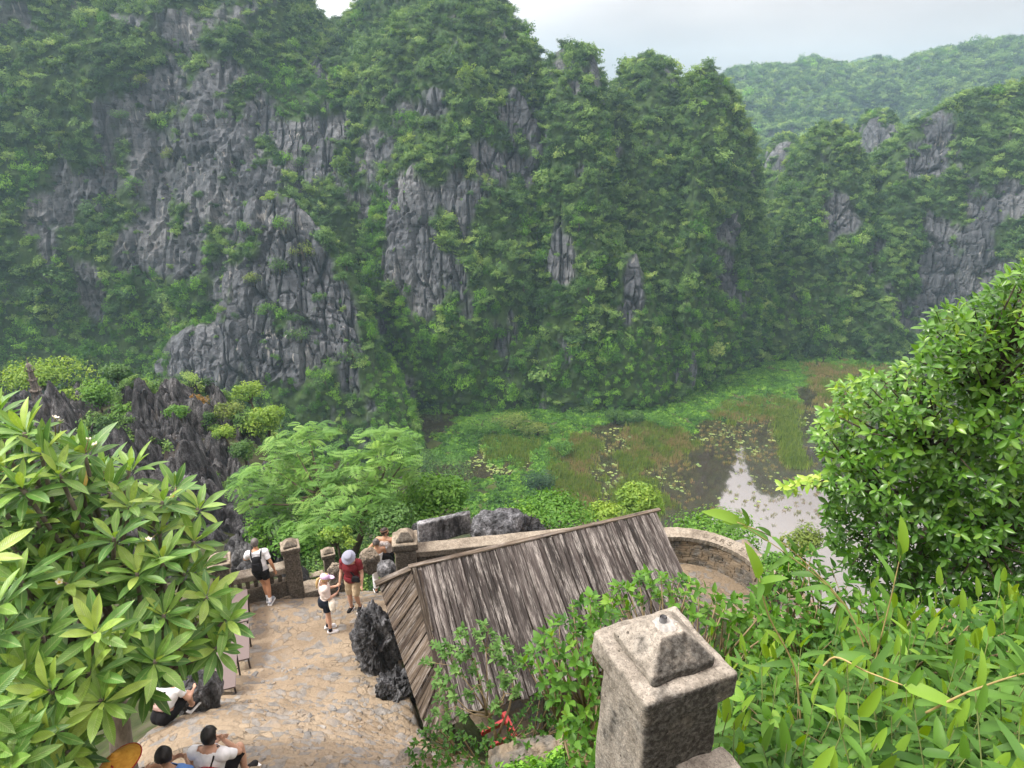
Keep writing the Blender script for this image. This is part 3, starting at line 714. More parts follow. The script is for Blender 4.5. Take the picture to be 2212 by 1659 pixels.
# ================================================================== the near hillside
def rel(x, y, z): return (x, y, CAMZ + z)
CTRL = np.array([
    (0, -6, 1.0), (-6, -6, 0.0), (6, -6, 1.0), (0, 0, -1.75), (-1.6, 1.2, -3.3), (1.2, 0.6, -2.4), (-3.2, 5.2, -7.05), (-2.0, 3.2, -5.4), (-5.4, 7.6, -8.95), (-4.4, 6.8, -8.3), (-2.2, 7.4, -9.1), (-3.6, 9.4, -10.3),
    (-4.3, 12.0, -11.15), (-6.2, 13.1, -11.15), (-5.5, 11.2, -11.0), (-3.2, 13.2, -11.2), (-3.4, 11.0, -11.0), (-2.0, 9.5, -10.6), (-0.5, 7.2, -9.2), (0.2, 8.6, -11.0), (3, 11, -11.15), (5, 13, -11.15), (1.5, 13.2, -11.15), (4.3, 14.6, -11.2), (6.0, 12.5, -11.15),
    (0.6, 2.6, -4.3), (0.6, 5.0, -6.6), (2.2, 3.0, -4.1), (2.0, 6.0, -6.9), (4, 4.2, -4.7), (4.5, 7.5, -6.9), (3.6, 6.4, -6.3), (7.5, 6, -6.0), (8, 10, -9.8), (3, 1, -2.6), (6, 2, -3.0), (12, 5, -5), (14, 12, -12),
    (-4.0, 3.2, -6.2), (-6.0, 4.0, -8.2), (-7.5, 6.0, -9.8), (-9, 9, -11.3), (-9, 13, -11.6), (-12, 13, -11.7), (-12, 8, -11.2), (-10, 3, -9.5), (-18, 6, -11), (-9, 0, -6), (-20, -4, -6),
    (-7, 16.6, -12.3), (-12.8, 26, -15.7), (-17, 40.6, -19.9), (-36, 46, -20.5), (-34, 55, -22), (-20, 30, -17), (-25, 24, -15.6), (-14, 17.5, -12.8), (-22, 16, -13.5), (-42, 30, -17.5), (-50, 50, -21), (-20, 47, -22), (-27, 56, -23.5),
    (-4.0, 16.0, -13.0), (-8.0, 30, -25), (-10, 45, -38), (-14, 62, -52), (-30, 74, -52), (-60, 76, -40), (-20, 95, -66), (-45, 100, -62),
    (0, 16.5, -13.0), (3, 17.5, -14), (6, 17, -14), (9, 15, -13.5), (0, 24, -20), (8, 24, -22), (16, 18, -20), (0, 40, -38), (14, 40, -42), (25, 20, -26), (0, 58, -56), (18, 60, -64), (0, 80, -70.2), (20, 80, -72), (40, 60, -71), (40, 30, -45), (60, 20, -50), (0, 108, -72), (40, 108, -74), (-15, 108, -70), (-60, 108, -66), (60, 70, -74), (60, -6, -20), (30, -4, -8), (-60, -4, -10), (-60, 20, -13)], float)
class Rbf:
    def __init__(s, c, soft=0.6):
        s.c = c; s.soft = soft; n = len(c)
        K = np.sqrt(((c[:, None, :2]-c[None, :, :2])**2).sum(-1) + soft**2)
        A = np.zeros((n+3, n+3)); A[:n, :n] = K; A[:n, n] = 1; A[:n, n+1:] = c[:, :2]; A[n:, :n] = A[:n, n:].T
        s.w = np.linalg.solve(A, np.concatenate([c[:, 2], [0, 0, 0]]))
    def __call__(s, x, y):
        sh = np.shape(x); x = np.ravel(x).astype(float); y = np.ravel(y).astype(float); n = len(s.c)
        K = np.sqrt((x[:, None]-s.c[None, :, 0])**2 + (y[:, None]-s.c[None, :, 1])**2 + s.soft**2)
        return (K @ s.w[:n] + s.w[n] + s.w[n+1]*x + s.w[n+2]*y).reshape(sh)
HGT = Rbf(CTRL)
def gz(x, y): return float(HGT(np.array([x]), np.array([y]))[0]) + CAMZ

# outline of the trodden paving, as seen, laid on the hillside
PATH_W = np.array([(-8.6, 4.6), (-7.2, 6.3), (-6.0, 7.35), (-5.4, 8.35), (-5.55, 9.2), (-5.95, 10.4), (-6.6, 12.0), (-7.6, 13.0), (-5.55, 13.75), (-4.9, 14.3), (-3.6, 14.9), (-2.2, 14.2), (-1.2, 13.4), (-2.6, 11.6), (-1.9, 9.4), (-1.35, 8.0), (-0.6, 7.0), (-0.2, 5.6), (-0.3, 3.8), (-0.4, 2.0), (-1.4, 0.2), (-4.6, 1.6)])
def poly_dist(x, y, poly):
    """signed distance, positive inside"""
    d = np.full(x.shape, 1e9)
    for a, b in zip(poly, np.roll(poly, -1, 0)):
        ab = b-a; t = np.clip(((x-a[0])*ab[0]+(y-a[1])*ab[1])/(ab@ab), 0, 1)
        d = np.minimum(d, np.hypot(x-a[0]-t*ab[0], y-a[1]-t*ab[1]))
    return np.where(inpoly(x, y, poly), d, -d)
STEP = 0.17
def path_z(x, y, rough=True):
    """broad worn steps that follow the fall of the ground"""
    z = HGT(x, y)
    q = np.column_stack([np.ravel(x), np.ravel(y), np.zeros(np.size(x))])
    n = (fbm(q*0.9, 3).reshape(np.shape(x)))
    s = (z + 0.10*n)/STEP
    k = np.floor(s); f = s-k
    zz = (k + sstep(0.0, 0.22, f)*1.0)*STEP          # flat tread, short rounded riser
    flat = sstep(-10.7, -11.0, z)
    zz = zz*(1-flat) + z*flat
    if rough: zz = zz + 0.018*fbm(q*4.0, 3).reshape(np.shape(x)) + 0.03*n
    return zz + CAMZ

def slope_soil():
    g = NG('slope_soil'); p = g.pos()
    n = g.noise(p, 0.8, 6); n2 = g.noise(p, 5.0, 4)
    c = g.ramp(n, [(0.3, (0.02, 0.032, 0.012)), (0.5, (0.045, 0.05, 0.025)), (0.7, (0.085, 0.08, 0.055))])
    c = g.mix(g.ramp(n2, [(0.5, 0.0), (0.7, 0.6)]), c, (0.05, 0.08, 0.02))
    return g.done(g.bsdf(c, 0.95, g.bump(n2, 0.7, 0.08), 0.1))
M_SLOPE = slope_soil()
def axis(segs):
    a = [segs[0][0]]
    for s0, s1, st in segs: a += list(np.arange(s0, s1, st)[1:]) + [s1]
    return np.array(sorted(set(np.round(a, 4))))
hx = axis([(-60, -12, 2.0), (-12, 10, 0.22), (10, 60, 2.0)]); hy = axis([(-8, 0, 0.8), (0, 17, 0.22), (17, 108, 1.4)])
X, Y = np.meshgrid(hx, hy, indexing='ij')
Z = HGT(X, Y) + CAMZ
inside = poly_dist(X, Y, PATH_W)
q = np.column_stack([X.ravel(), Y.ravel(), Z.ravel()])
Z = Z + np.where(inside > -0.1, -0.45, 0.12*fbm(q*0.8, 3).reshape(X.shape)) + np.where(Y > 17, 1.2*fbm(q*0.13, 3).reshape(X.shape), 0)
Z = Z - 1.6*sstep(14.8, 16.2, Y)*sstep(-5.5, -7.5, X + 0.35*(Y-15))
tag(obj('hillside', gridmesh('hillside', np.stack([X, Y, Z], -1), flip=False), M_SLOPE), 'steep earthen hillside below the terrace', kind='structure')

# ------------------------------------------------------------------ paved steps and terrace
def path_material():
    g = NG('sandy_paving'); p = g.pos()
    n = g.noise(p, 1.1, 6); n2 = g.noise(p, 6.0, 6, 0.65); n3 = g.noise(p, 26.0, 5, 0.7)
    sand = g.ramp(n, [(0.28, (0.165, 0.125, 0.083)), (0.5, (0.25, 0.195, 0.134)), (0.72, (0.325, 0.262, 0.186))])
    sand = g.mix(1.0, sand, g.ramp(n3, [(0.25, 0.72), (0.5, 1.0), (0.8, 1.15)]), 'MULTIPLY')
    w1 = g.mapp(p, (1, 1, 1)); dw = g.mix(0.30, w1, g.n('ShaderNodeTexNoise', {'Vector': p, 'Scale': 3.0, 'Detail': 4.0}).outputs[1])
    e = g.vor(dw, 7.5, 'DISTANCE_TO_EDGE'); idc = g.vor(dw, 7.5, 'F1', 'Color')
    sep = g.n('ShaderNodeSeparateColor', {'Color': idc}).outputs[0]
    grey = g.ramp(n2, [(0.3, (0.10, 0.098, 0.094)), (0.5, (0.175, 0.168, 0.158)), (0.7, (0.27, 0.255, 0.235))])
    isg = g.math('MULTIPLY', g.ramp(sep, [(0.60, 0.0), (0.72, 1.0)]), g.ramp(g.math('ADD', n2, g.math('MULTIPLY', e, 0.8)), [(0.46, 0.0), (0.56, 0.9)]))
    c = g.mix(isg, sand, grey)
    crack = g.math('MULTIPLY', g.ramp(e, [(0.0, 1.0), (0.035, 0.0)]), g.ramp(g.noise(p, 2.2, 3), [(0.46, 0.0), (0.64, 0.42)]))
    c = g.mix(crack, c, (0.07, 0.055, 0.04))
    damp = g.ramp(g.noise(p, 0.55, 4), [(0.58, 0.0), (0.72, 0.55)])
    c = g.mix(damp, c, (0.13, 0.10, 0.07))
    h = g.math('SUBTRACT', g.math('ADD', n2, g.math('MULTIPLY', n3, 0.4)), crack)
    return g.done(g.bsdf(c, g.ramp(n2, [(0.3, 0.55), (0.7, 0.9)]), g.bump(h, 1.0, 0.05), 0.3))
M_PATH = path_material()
px_ = np.arange(-9.4, 0.6, 0.06); py_ = np.arange(0.0, 15.4, 0.06)
X, Y = np.meshgrid(px_, py_, indexing='ij')
ins = poly_dist(X, Y, PATH_W)
q = np.column_stack([X.ravel(), Y.ravel(), 0*X.ravel()])
edge = ins + 0.14*fbm(q*1.7, 3).reshape(X.shape)
Z = path_z(X, Y) - 0.75*sstep(0.05, -0.22, edge)
path_o = tag(obj('stepped_path', gridmesh('stepped_path', np.stack([X, Y, Z], -1), flip=False), M_PATH), 'sandy worn stone steps leading down to the terrace', kind='structure')

def stone_material(name, a, b, c3):
    g = NG(name); p = g.pos()
    n = g.noise(p, 5.0, 6, 0.65); n2 = g.noise(p, 30.0, 4)
    t = g.math('ADD', n, g.math('MULTIPLY', g.math('SUBTRACT', g.rnd(), 0.5), 0.25))
    c = g.ramp(t, [(0.3, a), (0.52, b), (0.72, c3)])
    c = g.mix(1.0, c, g.ramp(n2, [(0.3, 0.75), (0.7, 1.12)]), 'MULTIPLY')
    sandy = g.ramp(g.noise(p, 2.6, 4), [(0.42, 0.0), (0.58, 0.92)])
    c = g.mix(sandy, c, (0.23, 0.18, 0.125))
    return g.done(g.bsdf(c, g.ramp(n, [(0.3, 0.45), (0.7, 0.8)]), g.bump(g.math('ADD', n, g.math('MULTIPLY', n2, 0.3)), 0.9, 0.03), 0.35))
M_STONE = stone_material('grey_paving_stone', (0.095, 0.094, 0.092), (0.17, 0.165, 0.158), (0.27, 0.255, 0.235))
def flag_mesh(seed, r):
    rr = np.random.default_rng(seed); n = 9
    a = np.sort(np.linspace(0, 2*math.pi, n, endpoint=False) + rr.normal(size=n)*0.16)
    el = 0.6+0.35*rr.random()
    rad = r*(0.75+0.4*rr.random(n)); x, y = rad*np.cos(a), rad*np.sin(a)*el
    v = [(0, 0, 0.012+0.006*rr.normal())]
    for k in range(n): v.append((x[k]*0.72, y[k]*0.72, 0.008+0.006*rr.normal()))
    for k in range(n): v.append((x[k], y[k], -0.012+0.006*rr.normal()))
    for k in range(n): v.append((x[k]*1.03, y[k]*1.03, -0.07))
    f = []
    for k in range(n):
        m = (k+1) % n
        f += [[0, 1+k, 1+m], [1+k, 1+n+k, 1+n+m, 1+m], [1+n+k, 1+2*n+k, 1+2*n+m, 1+n+m]]
    me = mesh('paving_stone', np.array(v), f, smooth=False); me.materials.append(M_STONE)
    return me
FLAGS = [flag_mesh(200+k, 0.2) for k in range(24)]
pts = []
cand = np.column_stack([RNG.uniform(-9, 0, 16000), RNG.uniform(1.0, 15, 16000)])
dd = poly_dist(cand[:, 0], cand[:, 1], PATH_W); cand = cand[dd > 0.12]
dens = fbm(np.column_stack([cand*0.55, 0*cand[:, 0]])+12, 3)
cand = cand[dens > 0.0 + 0.45*RNG.random(len(cand))]
sizes = 0.05 + 0.15*RNG.random(len(cand))**2.2
acc, accs = [], []
for c, s in zip(cand, sizes):
    if acc:
        A = np.array(acc); S = np.array(accs)
        if np.any(np.hypot(A[:, 0]-c[0], A[:, 1]-c[1]) < (S+s)*0.83): continue
    acc.append(c); accs.append(s)
acc = np.array(acc); accs = np.array(accs)
az = path_z(acc[:, 0], acc[:, 1], True)
ppx, ppy, pdp = proj(np.column_stack([acc, az]))
vis = (ppx > 180) & (ppx < 920) & (ppy > 1240) & (ppy < 1690)
acc, accs, az, pdp = acc[vis], accs[vis], az[vis], pdp[vis]
order = np.argsort(-(accs/pdp))
sv, sf, nb_ = [], [], 0
for rank, k in enumerate(order):
    x, y, s = acc[k, 0], acc[k, 1], accs[k]
    zz = path_z(np.array([x-.05, x+.05, x, x]), np.array([y, y, y-.05, y+.05]))
    nx, ny = -(zz[1]-zz[0])/0.1, -(zz[3]-zz[2])/0.1
    nl = math.hypot(nx, ny)
    if nl > 0.35: nx, ny = nx*0.35/nl, ny*0.35/nl
    nrm = Vector((nx+random.gauss(0, .05), ny+random.gauss(0, .05), 1)).normalized()
    M = Matrix.Translation((x, y, float(zz.mean())+0.004)) @ nrm.to_track_quat('Z', 'Y').to_matrix().to_4x4() @ Matrix.Rotation(random.random()*6.28, 4, 'Z') @ Matrix.Diagonal((s/0.2, s/0.2, 1, 1))
    me = FLAGS[k % len(FLAGS)]
    if rank < 300:
        o = obj('paving_stone', me, parent=path_o); o.matrix_local = M
    else:
        b = len(sv); sv += [tuple(M @ v.co) for v in me.vertices]; sf += [[b+i for i in p.vertices] for p in me.polygons]
if sv:
    me = mesh('small_paving_stones', np.array(sv), sf, smooth=False)
    obj('small_paving_stones', me, M_STONE, path_o, kind='stuff')
print('paving stones', len(acc))

# ------------------------------------------------------------------ dark karst ridge on the left
def karst_material(name='dark_karst', k=1.0):
    g = NG(name); p = g.pos()
    n1 = g.noise(p, 0.35, 5); fl = g.noise(g.mapp(p, (3.2, 3.2, 0.8)), 1.0, 6, 0.65); fi = g.noise(p, 14.0, 5, 0.7)
    c = g.ramp(n1, [(0.3, (0.028*k, 0.029*k, 0.032*k)), (0.5, (0.065*k, 0.066*k, 0.070*k)), (0.75, (0.14*k, 0.138*k, 0.138*k))])
    c = g.mix(1.0, c, g.ramp(fl, [(0.36, 0.22), (0.48, 1.0), (0.62, 2.1)]), 'MULTIPLY')
    c = g.mix(1.0, c, g.ramp(fi, [(0.34, 0.45), (0.5, 1.0), (0.66, 1.9)]), 'MULTIPLY')
    c = g.mix(g.ramp(g.noise(p, 0.9, 4), [(0.62, 0.0), (0.74, 0.35)]), c, (0.11, 0.085, 0.06))
    return g.done(g.bsdf(c, 0.85, g.bump(g.math('ADD', fl, g.math('MULTIPLY', fi, 0.4)), 1.0, 0.12), 0.25))
M_KARST = karst_material('dark_karst', 0.62)
nA, nR = 420, 400
az_ = np.radians(np.linspace(-66, -12, nA)); rr_ = 14.5*np.exp(np.linspace(0, math.log(82/14.5), nR))
A, Rr = np.meshgrid(az_, rr_, indexing='ij')
X, Y = Rr*np.sin(A), Rr*np.cos(A)
base = HGT(X, Y)
q = np.column_stack([X.ravel(), Y.ravel(), 0*X.ravel()])
wx = X + 0.6*fbm(q*0.5, 2).reshape(X.shape); wy = Y + 0.6*fbm(q*0.5+9, 2).reshape(X.shape)
ca, sa = math.cos(0.5), math.sin(0.5)
fx, fy = (wx*ca+wy*sa), (-wx*sa+wy*ca)*0.62       # fins run slantwise
h = np.zeros_like(X)
for cell, amp, sd in ((5.5, 2.6, 1), (2.1, 1.7, 2), (0.85, 0.85, 3), (0.36, 0.32, 4)):
    f1, f2, cid = worley(fx, fy, sd, cell)
    a = 0.35 + 0.65*_perm[(cid+sd*13) % 256]/255.0
    e = np.clip((f2-f1)/cell, 0, 1)
    h += amp*a*(np.sqrt(np.clip(e*1.7, 0, 1)) + 0.55*np.clip(1-f1/(0.6*cell), 0, 1)) - amp*0.62
body = 1.2*fbm(q*0.11+3, 3).reshape(X.shape)
# the ridge ends along a line on its valley side; knolls on its crest
lx, ly = np.array([-6.2, 14.0]), np.array([-17.4, 41.5]); dv = ly-lx; ln = np.array([dv[1], -dv[0]])/np.hypot(*dv)
side = (X-lx[0])*ln[0] + (Y-lx[1])*ln[1] + 0.9*fbm(q*0.35+5, 3).reshape(X.shape)     # >0 : beyond the edge
amp_f = sstep(2.6, -0.5, side)
zr = base + body + h*(0.25+0.75*amp_f)*sstep(13.6, 15.4, Y) - 1.3*sstep(26, 42, Y)
for kx, ky, kr, kh in ((-19.5, 44.5, 4.0, 0.9), (-25, 47, 4, 1.2), (-15.5, 31, 3.2, 0.8), (-10.5, 23.0, 2.2, 0.6), (-22, 34, 4, 0.6)):
    zr += kh*np.exp(-((X-kx)**2+(Y-ky)**2)/kr**2)
far_drop = sstep(50, 68, np.hypot(X*0.55, Y)) if False else sstep(56, 70, Y+0.25*(X+30))
zr -= np.clip(side-1.0, 0, 60)*1.1 + 30*far_drop
ter = sstep(14.9, 13.9, Y)*3.0
zr -= ter
KARST_S = np.stack([X, Y, zr+CAMZ], -1)
tag(obj('rock_ridge', gridmesh('rock_ridge', KARST_S, smooth=False, flip=False), M_KARST), 'jagged dark limestone ridge beyond the terrace on the left', kind='structure')
def karst_z(x, y):
    """height of the ridge mesh at a point"""
    a, r = math.atan2(x, y), math.hypot(x, y)
    i = int(np.clip((a-az_[0])/(az_[-1]-az_[0])*(nA-1), 0, nA-1)); j = int(np.clip(math.log(r/14.5)/math.log(82/14.5)*(nR-1), 0, nR-1))
    return float(KARST_S[i, j, 2])
# ================================================================== old masonry
def masonry_material(name, lo, mid, hi, black=0.5, sc=1.0):
    g = NG(name); p = g.pos()
    n = g.noise(p, 5.0*sc, 6, 0.62); n2 = g.noise(p, 38.0*sc, 5, 0.7); sp = g.noise(p, 110.0*sc, 3, 0.7)
    c = g.ramp(n, [(0.3, lo), (0.5, mid), (0.72, hi)])
    c = g.mix(1.0, c, g.ramp(n2, [(0.28, 0.5), (0.5, 1.0), (0.72, 1.35)]), 'MULTIPLY')
    c = g.mix(g.ramp(sp, [(0.56, 0.0), (0.62, 0.55)]), c, (0.06, 0.05, 0.045))
    c = g.mix(g.ramp(g.noise(p, 60.0*sc, 3), [(0.63, 0.0), (0.70, 0.6)]), c, (0.50, 0.42, 0.36))
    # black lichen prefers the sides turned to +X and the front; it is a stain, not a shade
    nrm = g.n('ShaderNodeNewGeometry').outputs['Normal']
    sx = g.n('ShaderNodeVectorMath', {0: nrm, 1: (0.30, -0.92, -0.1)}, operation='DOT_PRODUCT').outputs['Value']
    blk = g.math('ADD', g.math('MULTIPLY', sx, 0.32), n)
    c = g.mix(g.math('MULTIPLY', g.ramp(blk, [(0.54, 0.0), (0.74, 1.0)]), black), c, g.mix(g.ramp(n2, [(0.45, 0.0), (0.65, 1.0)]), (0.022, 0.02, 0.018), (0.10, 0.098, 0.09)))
    pit = g.vor(p, 16.0*sc, 'F1'); pm = g.ramp(pit, [(0.07, 1.0), (0.13, 0.0)])
    pm = g.math('MULTIPLY', pm, g.ramp(g.noise(p, 3.0*sc, 2), [(0.5, 0.0), (0.6, 1.0)]))
    c = g.mix(pm, c, (0.02, 0.018, 0.015))
    h = g.math('SUBTRACT', g.math('ADD', n, g.math('MULTIPLY', n2, 0.5)), pm)
    return g.done(g.bsdf(c, 0.9, g.bump(h, 1.0, 0.02), 0.2))
M_MAS = masonry_material('weathered_concrete', (0.14, 0.125, 0.102), (0.255, 0.23, 0.195), (0.41, 0.38, 0.33), 0.92)
M_MASF = masonry_material('mossy_masonry', (0.10, 0.085, 0.065), (0.22, 0.185, 0.14), (0.40, 0.345, 0.27), 0.8, 0.6)
M_COPE = masonry_material('sandy_coping', (0.13, 0.11, 0.085), (0.22, 0.19, 0.15), (0.33, 0.295, 0.24), 0.45, 0.6)
M_MORTAR = plain('pale_mortar', (0.34, 0.33, 0.31), 0.9, 0.2, 0.25, 40, 0.5)

def rough_box(c, size, M=None, cuts=10, amp=0.012, freq=6.0, seed=0, top=None, round_=0.02):
    """box with worn edges; returns vertices, faces. top=(sx,sy): scale of the top face"""
    bm = bmesh.new(); bmesh.ops.create_cube(bm, size=1.0)
    bmesh.ops.subdivide_edges(bm, edges=bm.edges[:], cuts=cuts, use_grid_fill=True)
    v = np.array([w_.co[:] for w_ in bm.verts]); f = np.array([[q_.index for q_ in fc.verts] for fc in bm.faces]); bm.free()
    s = np.array(size)
    e = np.abs(v)*2; w3 = v*s
    # round the arrises
    lim = 1-2*round_/s; over = np.clip(e-lim, 0, None)*s/2
    ov = np.linalg.norm(over, axis=1); k = np.where(ov > round_, round_/np.maximum(ov, 1e-9), 1)
    w3 = np.sign(v)*(np.minimum(e, lim)*s/2 + over*k[:, None])
    if top is not None:
        t = (v[:, 2]+0.5)[:, None]; w3[:, :2] *= 1 + (np.array(top)-1)*t
    n = v/np.linalg.norm(v, axis=1)[:, None]
    w3 = w3 + n*(amp*fbm(w3*freq + seed*3.7, 4)*2)[:, None]
    if M is not None: w3 = w3 @ np.array(M.to_3x3()).T
    return w3 + np.array(c), f
def rough(name, mat, parent, c, size, rz=0.0, **kw):
    v, f = rough_box((0, 0, 0), size, None, **kw)
    o = obj(name, mesh(name, v, f), mat, parent); o.location = c; o.rotation_euler = (0, 0, rz)
    return o
RZ = math.atan2(0.375, 0.927)          # everything on the terrace is turned by this
def pillar(label, loc, rz, w, h, cap=None, capt=0.16, pyr=True, mat=M_MASF, cuts=10, base=0.5, seed=1, group='old stone gate pillars', pipe=False, pyr_h=0.2):
    """loc: the top of the cap slab, centre"""
    cap = cap or w*1.18
    t = thing('stone_pillar', label, 'pillar', (loc[0], loc[1], loc[2]-h), rz, group)
    H = h-capt
    rough('shaft', mat, t, (0, 0, H/2-base/2), (w, w, H+base), cuts=cuts, amp=0.014, seed=seed, round_=0.03)
    rough('cap_slab', mat, t, (0, 0, h-capt/2), (cap, cap, capt), cuts=cuts, amp=0.010, seed=seed+1, round_=0.02)
    if pyr:
        v, f = rough_box((0, 0, 0), (cap*0.70, cap*0.70, pyr_h), cuts=cuts, amp=0.010, seed=seed+2, round_=0.025)
        k = np.clip((v[:, 2]/pyr_h + 0.5 - 0.33)/0.67, 0, 1); v[:, :2] *= (1-0.60*k)[:, None]
        o = obj('cap_pyramid', mesh('cap_pyramid', v, f), mat, t); o.location = (0, 0, h+pyr_h/2-0.01)
        if pipe:
            m = MB(); m.tube([(0, 0, 0), (0, 0, 0.035)], [0.020, 0.018], 12, False); m.tube([(0, 0, 0.035), (0, 0, 0.0)], [0.012, 0.012], 12, False)
            m.build('pipe_stub', plain('dull_steel', (0.18, 0.18, 0.19), 0.5, 0.5), t, True, loc=(0.0, 0.02, h+pyr_h-0.008))
            r = np.random.default_rng(4); a = np.linspace(0, 6.28, 17)[:-1]
            rad = 0.062*(0.8+0.45*r.random(16))
            vv = [(0, 0, 0.012)] + [(rad[i]*0.6*math.cos(a[i]), rad[i]*0.6*math.sin(a[i]), 0.010) for i in range(16)] + [(rad[i]*math.cos(a[i])*1.1, rad[i]*math.sin(a[i])*1.1, -0.012) for i in range(16)]
            ff = [[0, 1+i, 1+(i+1) % 16] for i in range(16)] + [[1+i, 17+i, 17+(i+1) % 16, 1+(i+1) % 16] for i in range(16)]
            obj('mortar_patch', mesh('mortar_patch', np.array(vv), ff), M_MORTAR, t, (0.0, 0.01, h+pyr_h-0.010))
    return t
# the pillar close to the camera
tag(pillar('large lichen stained stone pillar in the right foreground', rel(0.735, 2.49, -2.4), RZ, 0.43, 2.6, 0.505, 0.15, mat=M_MAS, cuts=26, seed=3, pipe=True, pyr_h=0.165), 'large lichen stained stone pillar in the right foreground', 'pillar')
t = thing('stone_parapet', 'rough dark coping wall running from the foreground pillar to the bottom edge', 'wall', rel(0.735, 2.49, -5.0), RZ)
rough('coping', M_MAS, t, (0.13, -1.05, 2.02), (0.30, 1.7, 0.12), cuts=22, amp=0.014, seed=21)
rough('wall', M_MAS, t, (0.13, -1.05, 0.98), (0.24, 1.66, 1.95), cuts=20, amp=0.014, seed=22)

# terrace balustrade
TZ = CAMZ - 11.15
pA, pB = np.array([-7.07, 13.1]), np.array([-5.55, 13.70])
pillar('leftmost stone pillar of the terrace balustrade beside the frangipani', (pA[0], pA[1], CAMZ-9.80), RZ, 0.40, 1.45, 0.52, 0.15, seed=5, group='terrace pillars', pyr_h=0.17)
pillar('weathered stone pillar right of the man in the white shirt', (pB[0], pB[1], CAMZ-9.80), RZ, 0.38, 1.45, 0.46, 0.14, seed=6, group='terrace pillars', pyr_h=0.17)
def balustrade(a, b, label, top=0.78, n=5):
    mid = (a+b)/2; Ln = np.linalg.norm(b-a); rz = math.atan2(b[1]-a[1], b[0]-a[0])
    t = thing('stone_balustrade', label, 'wall', (mid[0], mid[1], TZ), rz)
    rough('coping', M_COPE, t, (0, 0, top-0.08), (Ln-0.36, 0.34, 0.16), cuts=10, amp=0.016, seed=8)
    rough('wall', M_MASF, t, (0, 0, 0.06), (Ln-0.36, 0.22, 0.62), cuts=10, amp=0.02, seed=9)
    for k in range(n):
        rough('baluster', M_MASF, t, (-Ln/2+0.25+(Ln-0.5)*(k+0.5)/n, 0, 0.50), (0.10, 0.13, 0.28), cuts=3, amp=0.01, seed=30+k)
    return t
balustrade(pA, pB, 'low stone balustrade the man in white leans on', 0.80, 6)
pl_ = pillar('small dark stone pillar on the lower stairs beyond the terrace', tuple(P(708, 1192, d=18.5)), RZ, 0.30, 1.3, 0.38, 0.12, seed=7, group='terrace pillars', pyr_h=0.14)
pE = P(708, 1192, d=18.5)
t = thing('stone_rail', 'broken stone rail along the lower stairs', 'wall', (pE[0]-0.55, pE[1]-0.25, pE[2]-1.3), RZ)
rough('coping', M_MASF, t, (0, 0, 0.62), (0.85, 0.25, 0.12), cuts=8, seed=41); rough('wall', M_MASF, t, (0, 0, 0.15), (0.8, 0.18, 0.8), cuts=8, seed=42)
# big pillar behind the shed, its coping wall and the stones on it
pD = np.array([-2.55, 13.1])
pillar('square stone pillar with blackened sides behind the shed', (pD[0], pD[1], CAMZ-9.18), RZ*0.4, 0.50, 2.1, 0.60, 0.17, seed=11, group='terrace pillars', pyr_h=0.24)
ux = np.array([math.cos(RZ), math.sin(RZ)]); uy = np.array([-ux[1], ux[0]])
w0 = pD + ux*0.36
cw = R(9.5); t = thing('coping_wall', 'long sandy coping wall half hidden by the shed roof', 'wall', (w0[0]+math.cos(cw)*2.4, w0[1]+math.sin(cw)*2.4-0.05, TZ-0.06), cw)
rough('coping', M_COPE, t, (0, 0.02, 1.62), (5.2, 0.42, 0.16), cuts=24, amp=0.012, seed=12)
rough('wall', M_MASF, t, (0, 0.02, 0.75), (5.1, 0.32, 1.6), cuts=20, amp=0.015, seed=13)
M_SLAB = karst_material('grey_stone_slab', 1.7)
s0 = w0 + ux*0.72 + uy*0.36
t = rough('stone_slab', M_SLAB, None, (s0[0], s0[1], TZ+1.76), (1.34, 0.16, 0.60), RZ, cuts=16, amp=0.02, freq=5, seed=14, round_=0.015)
tag(t, 'pale grey stone slab set upright behind the coping wall', 'slab')
# the curved parapet with its courses of thin stones
AC, AR = np.array([4.35, 12.9]), 1.80
t = thing('curved_parapet', 'curved lookout parapet of thin stone courses with carved coping', 'wall', (AC[0], AC[1], TZ))
def arc_block(r0, r1, a0, a1, z0, z1, n, jit=0.0, seed=0):
    rr = np.random.default_rng(seed); v, f = [], []
    for k in range(n+1):
        a = a0+(a1-a0)*k/n
        for (r_, z_) in ((r0, z0), (r1, z0), (r1, z1), (r0, z1)):
            j = rr.normal(size=3)*jit
            v.append((r_*math.cos(a)+j[0], r_*math.sin(a)+j[1], z_+j[2]))
    for k in range(n):
        b = 4*k
        f += [[b+i, b+(i+1) % 4, b+4+(i+1) % 4, b+4+i] for i in range(4)]
    f += [[0, 3, 2, 1], [4*n, 4*n+1, 4*n+2, 4*n+3]]
    return np.array(v), f
a0, a1 = R(14), R(112)
v, f = arc_block(AR+0.03, AR+0.36, a0, a1, -0.3, 0.80, 40, 0.004); obj('core', mesh('core', v, f, smooth=False), M_MASF, t)
v, f = arc_block(AR-0.05, AR+0.40, a0, a1, 0.80, 0.92, 60, 0.006, 2); cop = obj('coping', mesh('coping', v, f, smooth=False), M_COPE, t)
M_BRK = stone_material('thin_course_stone', (0.07, 0.066, 0.058), (0.15, 0.14, 0.125), (0.27, 0.255, 0.23))
rr = random.Random(5)
for row in range(9):
    z0 = 0.02+row*0.086; a = a0 + rr.random()*0.05
    while a < a1-0.02:
        da = min((0.13+0.20*rr.random())/AR, a1-a)
        v, f = arc_block(AR-0.015*rr.random(), AR+0.05, a+0.004, a+da-0.004, z0+0.005*rr.random(), z0+0.072+0.008*rr.random(), 2, 0.005, rr.randrange(9999))
        obj('course_stone', mesh('course_stone', v, f, smooth=False), M_BRK, t); a += da
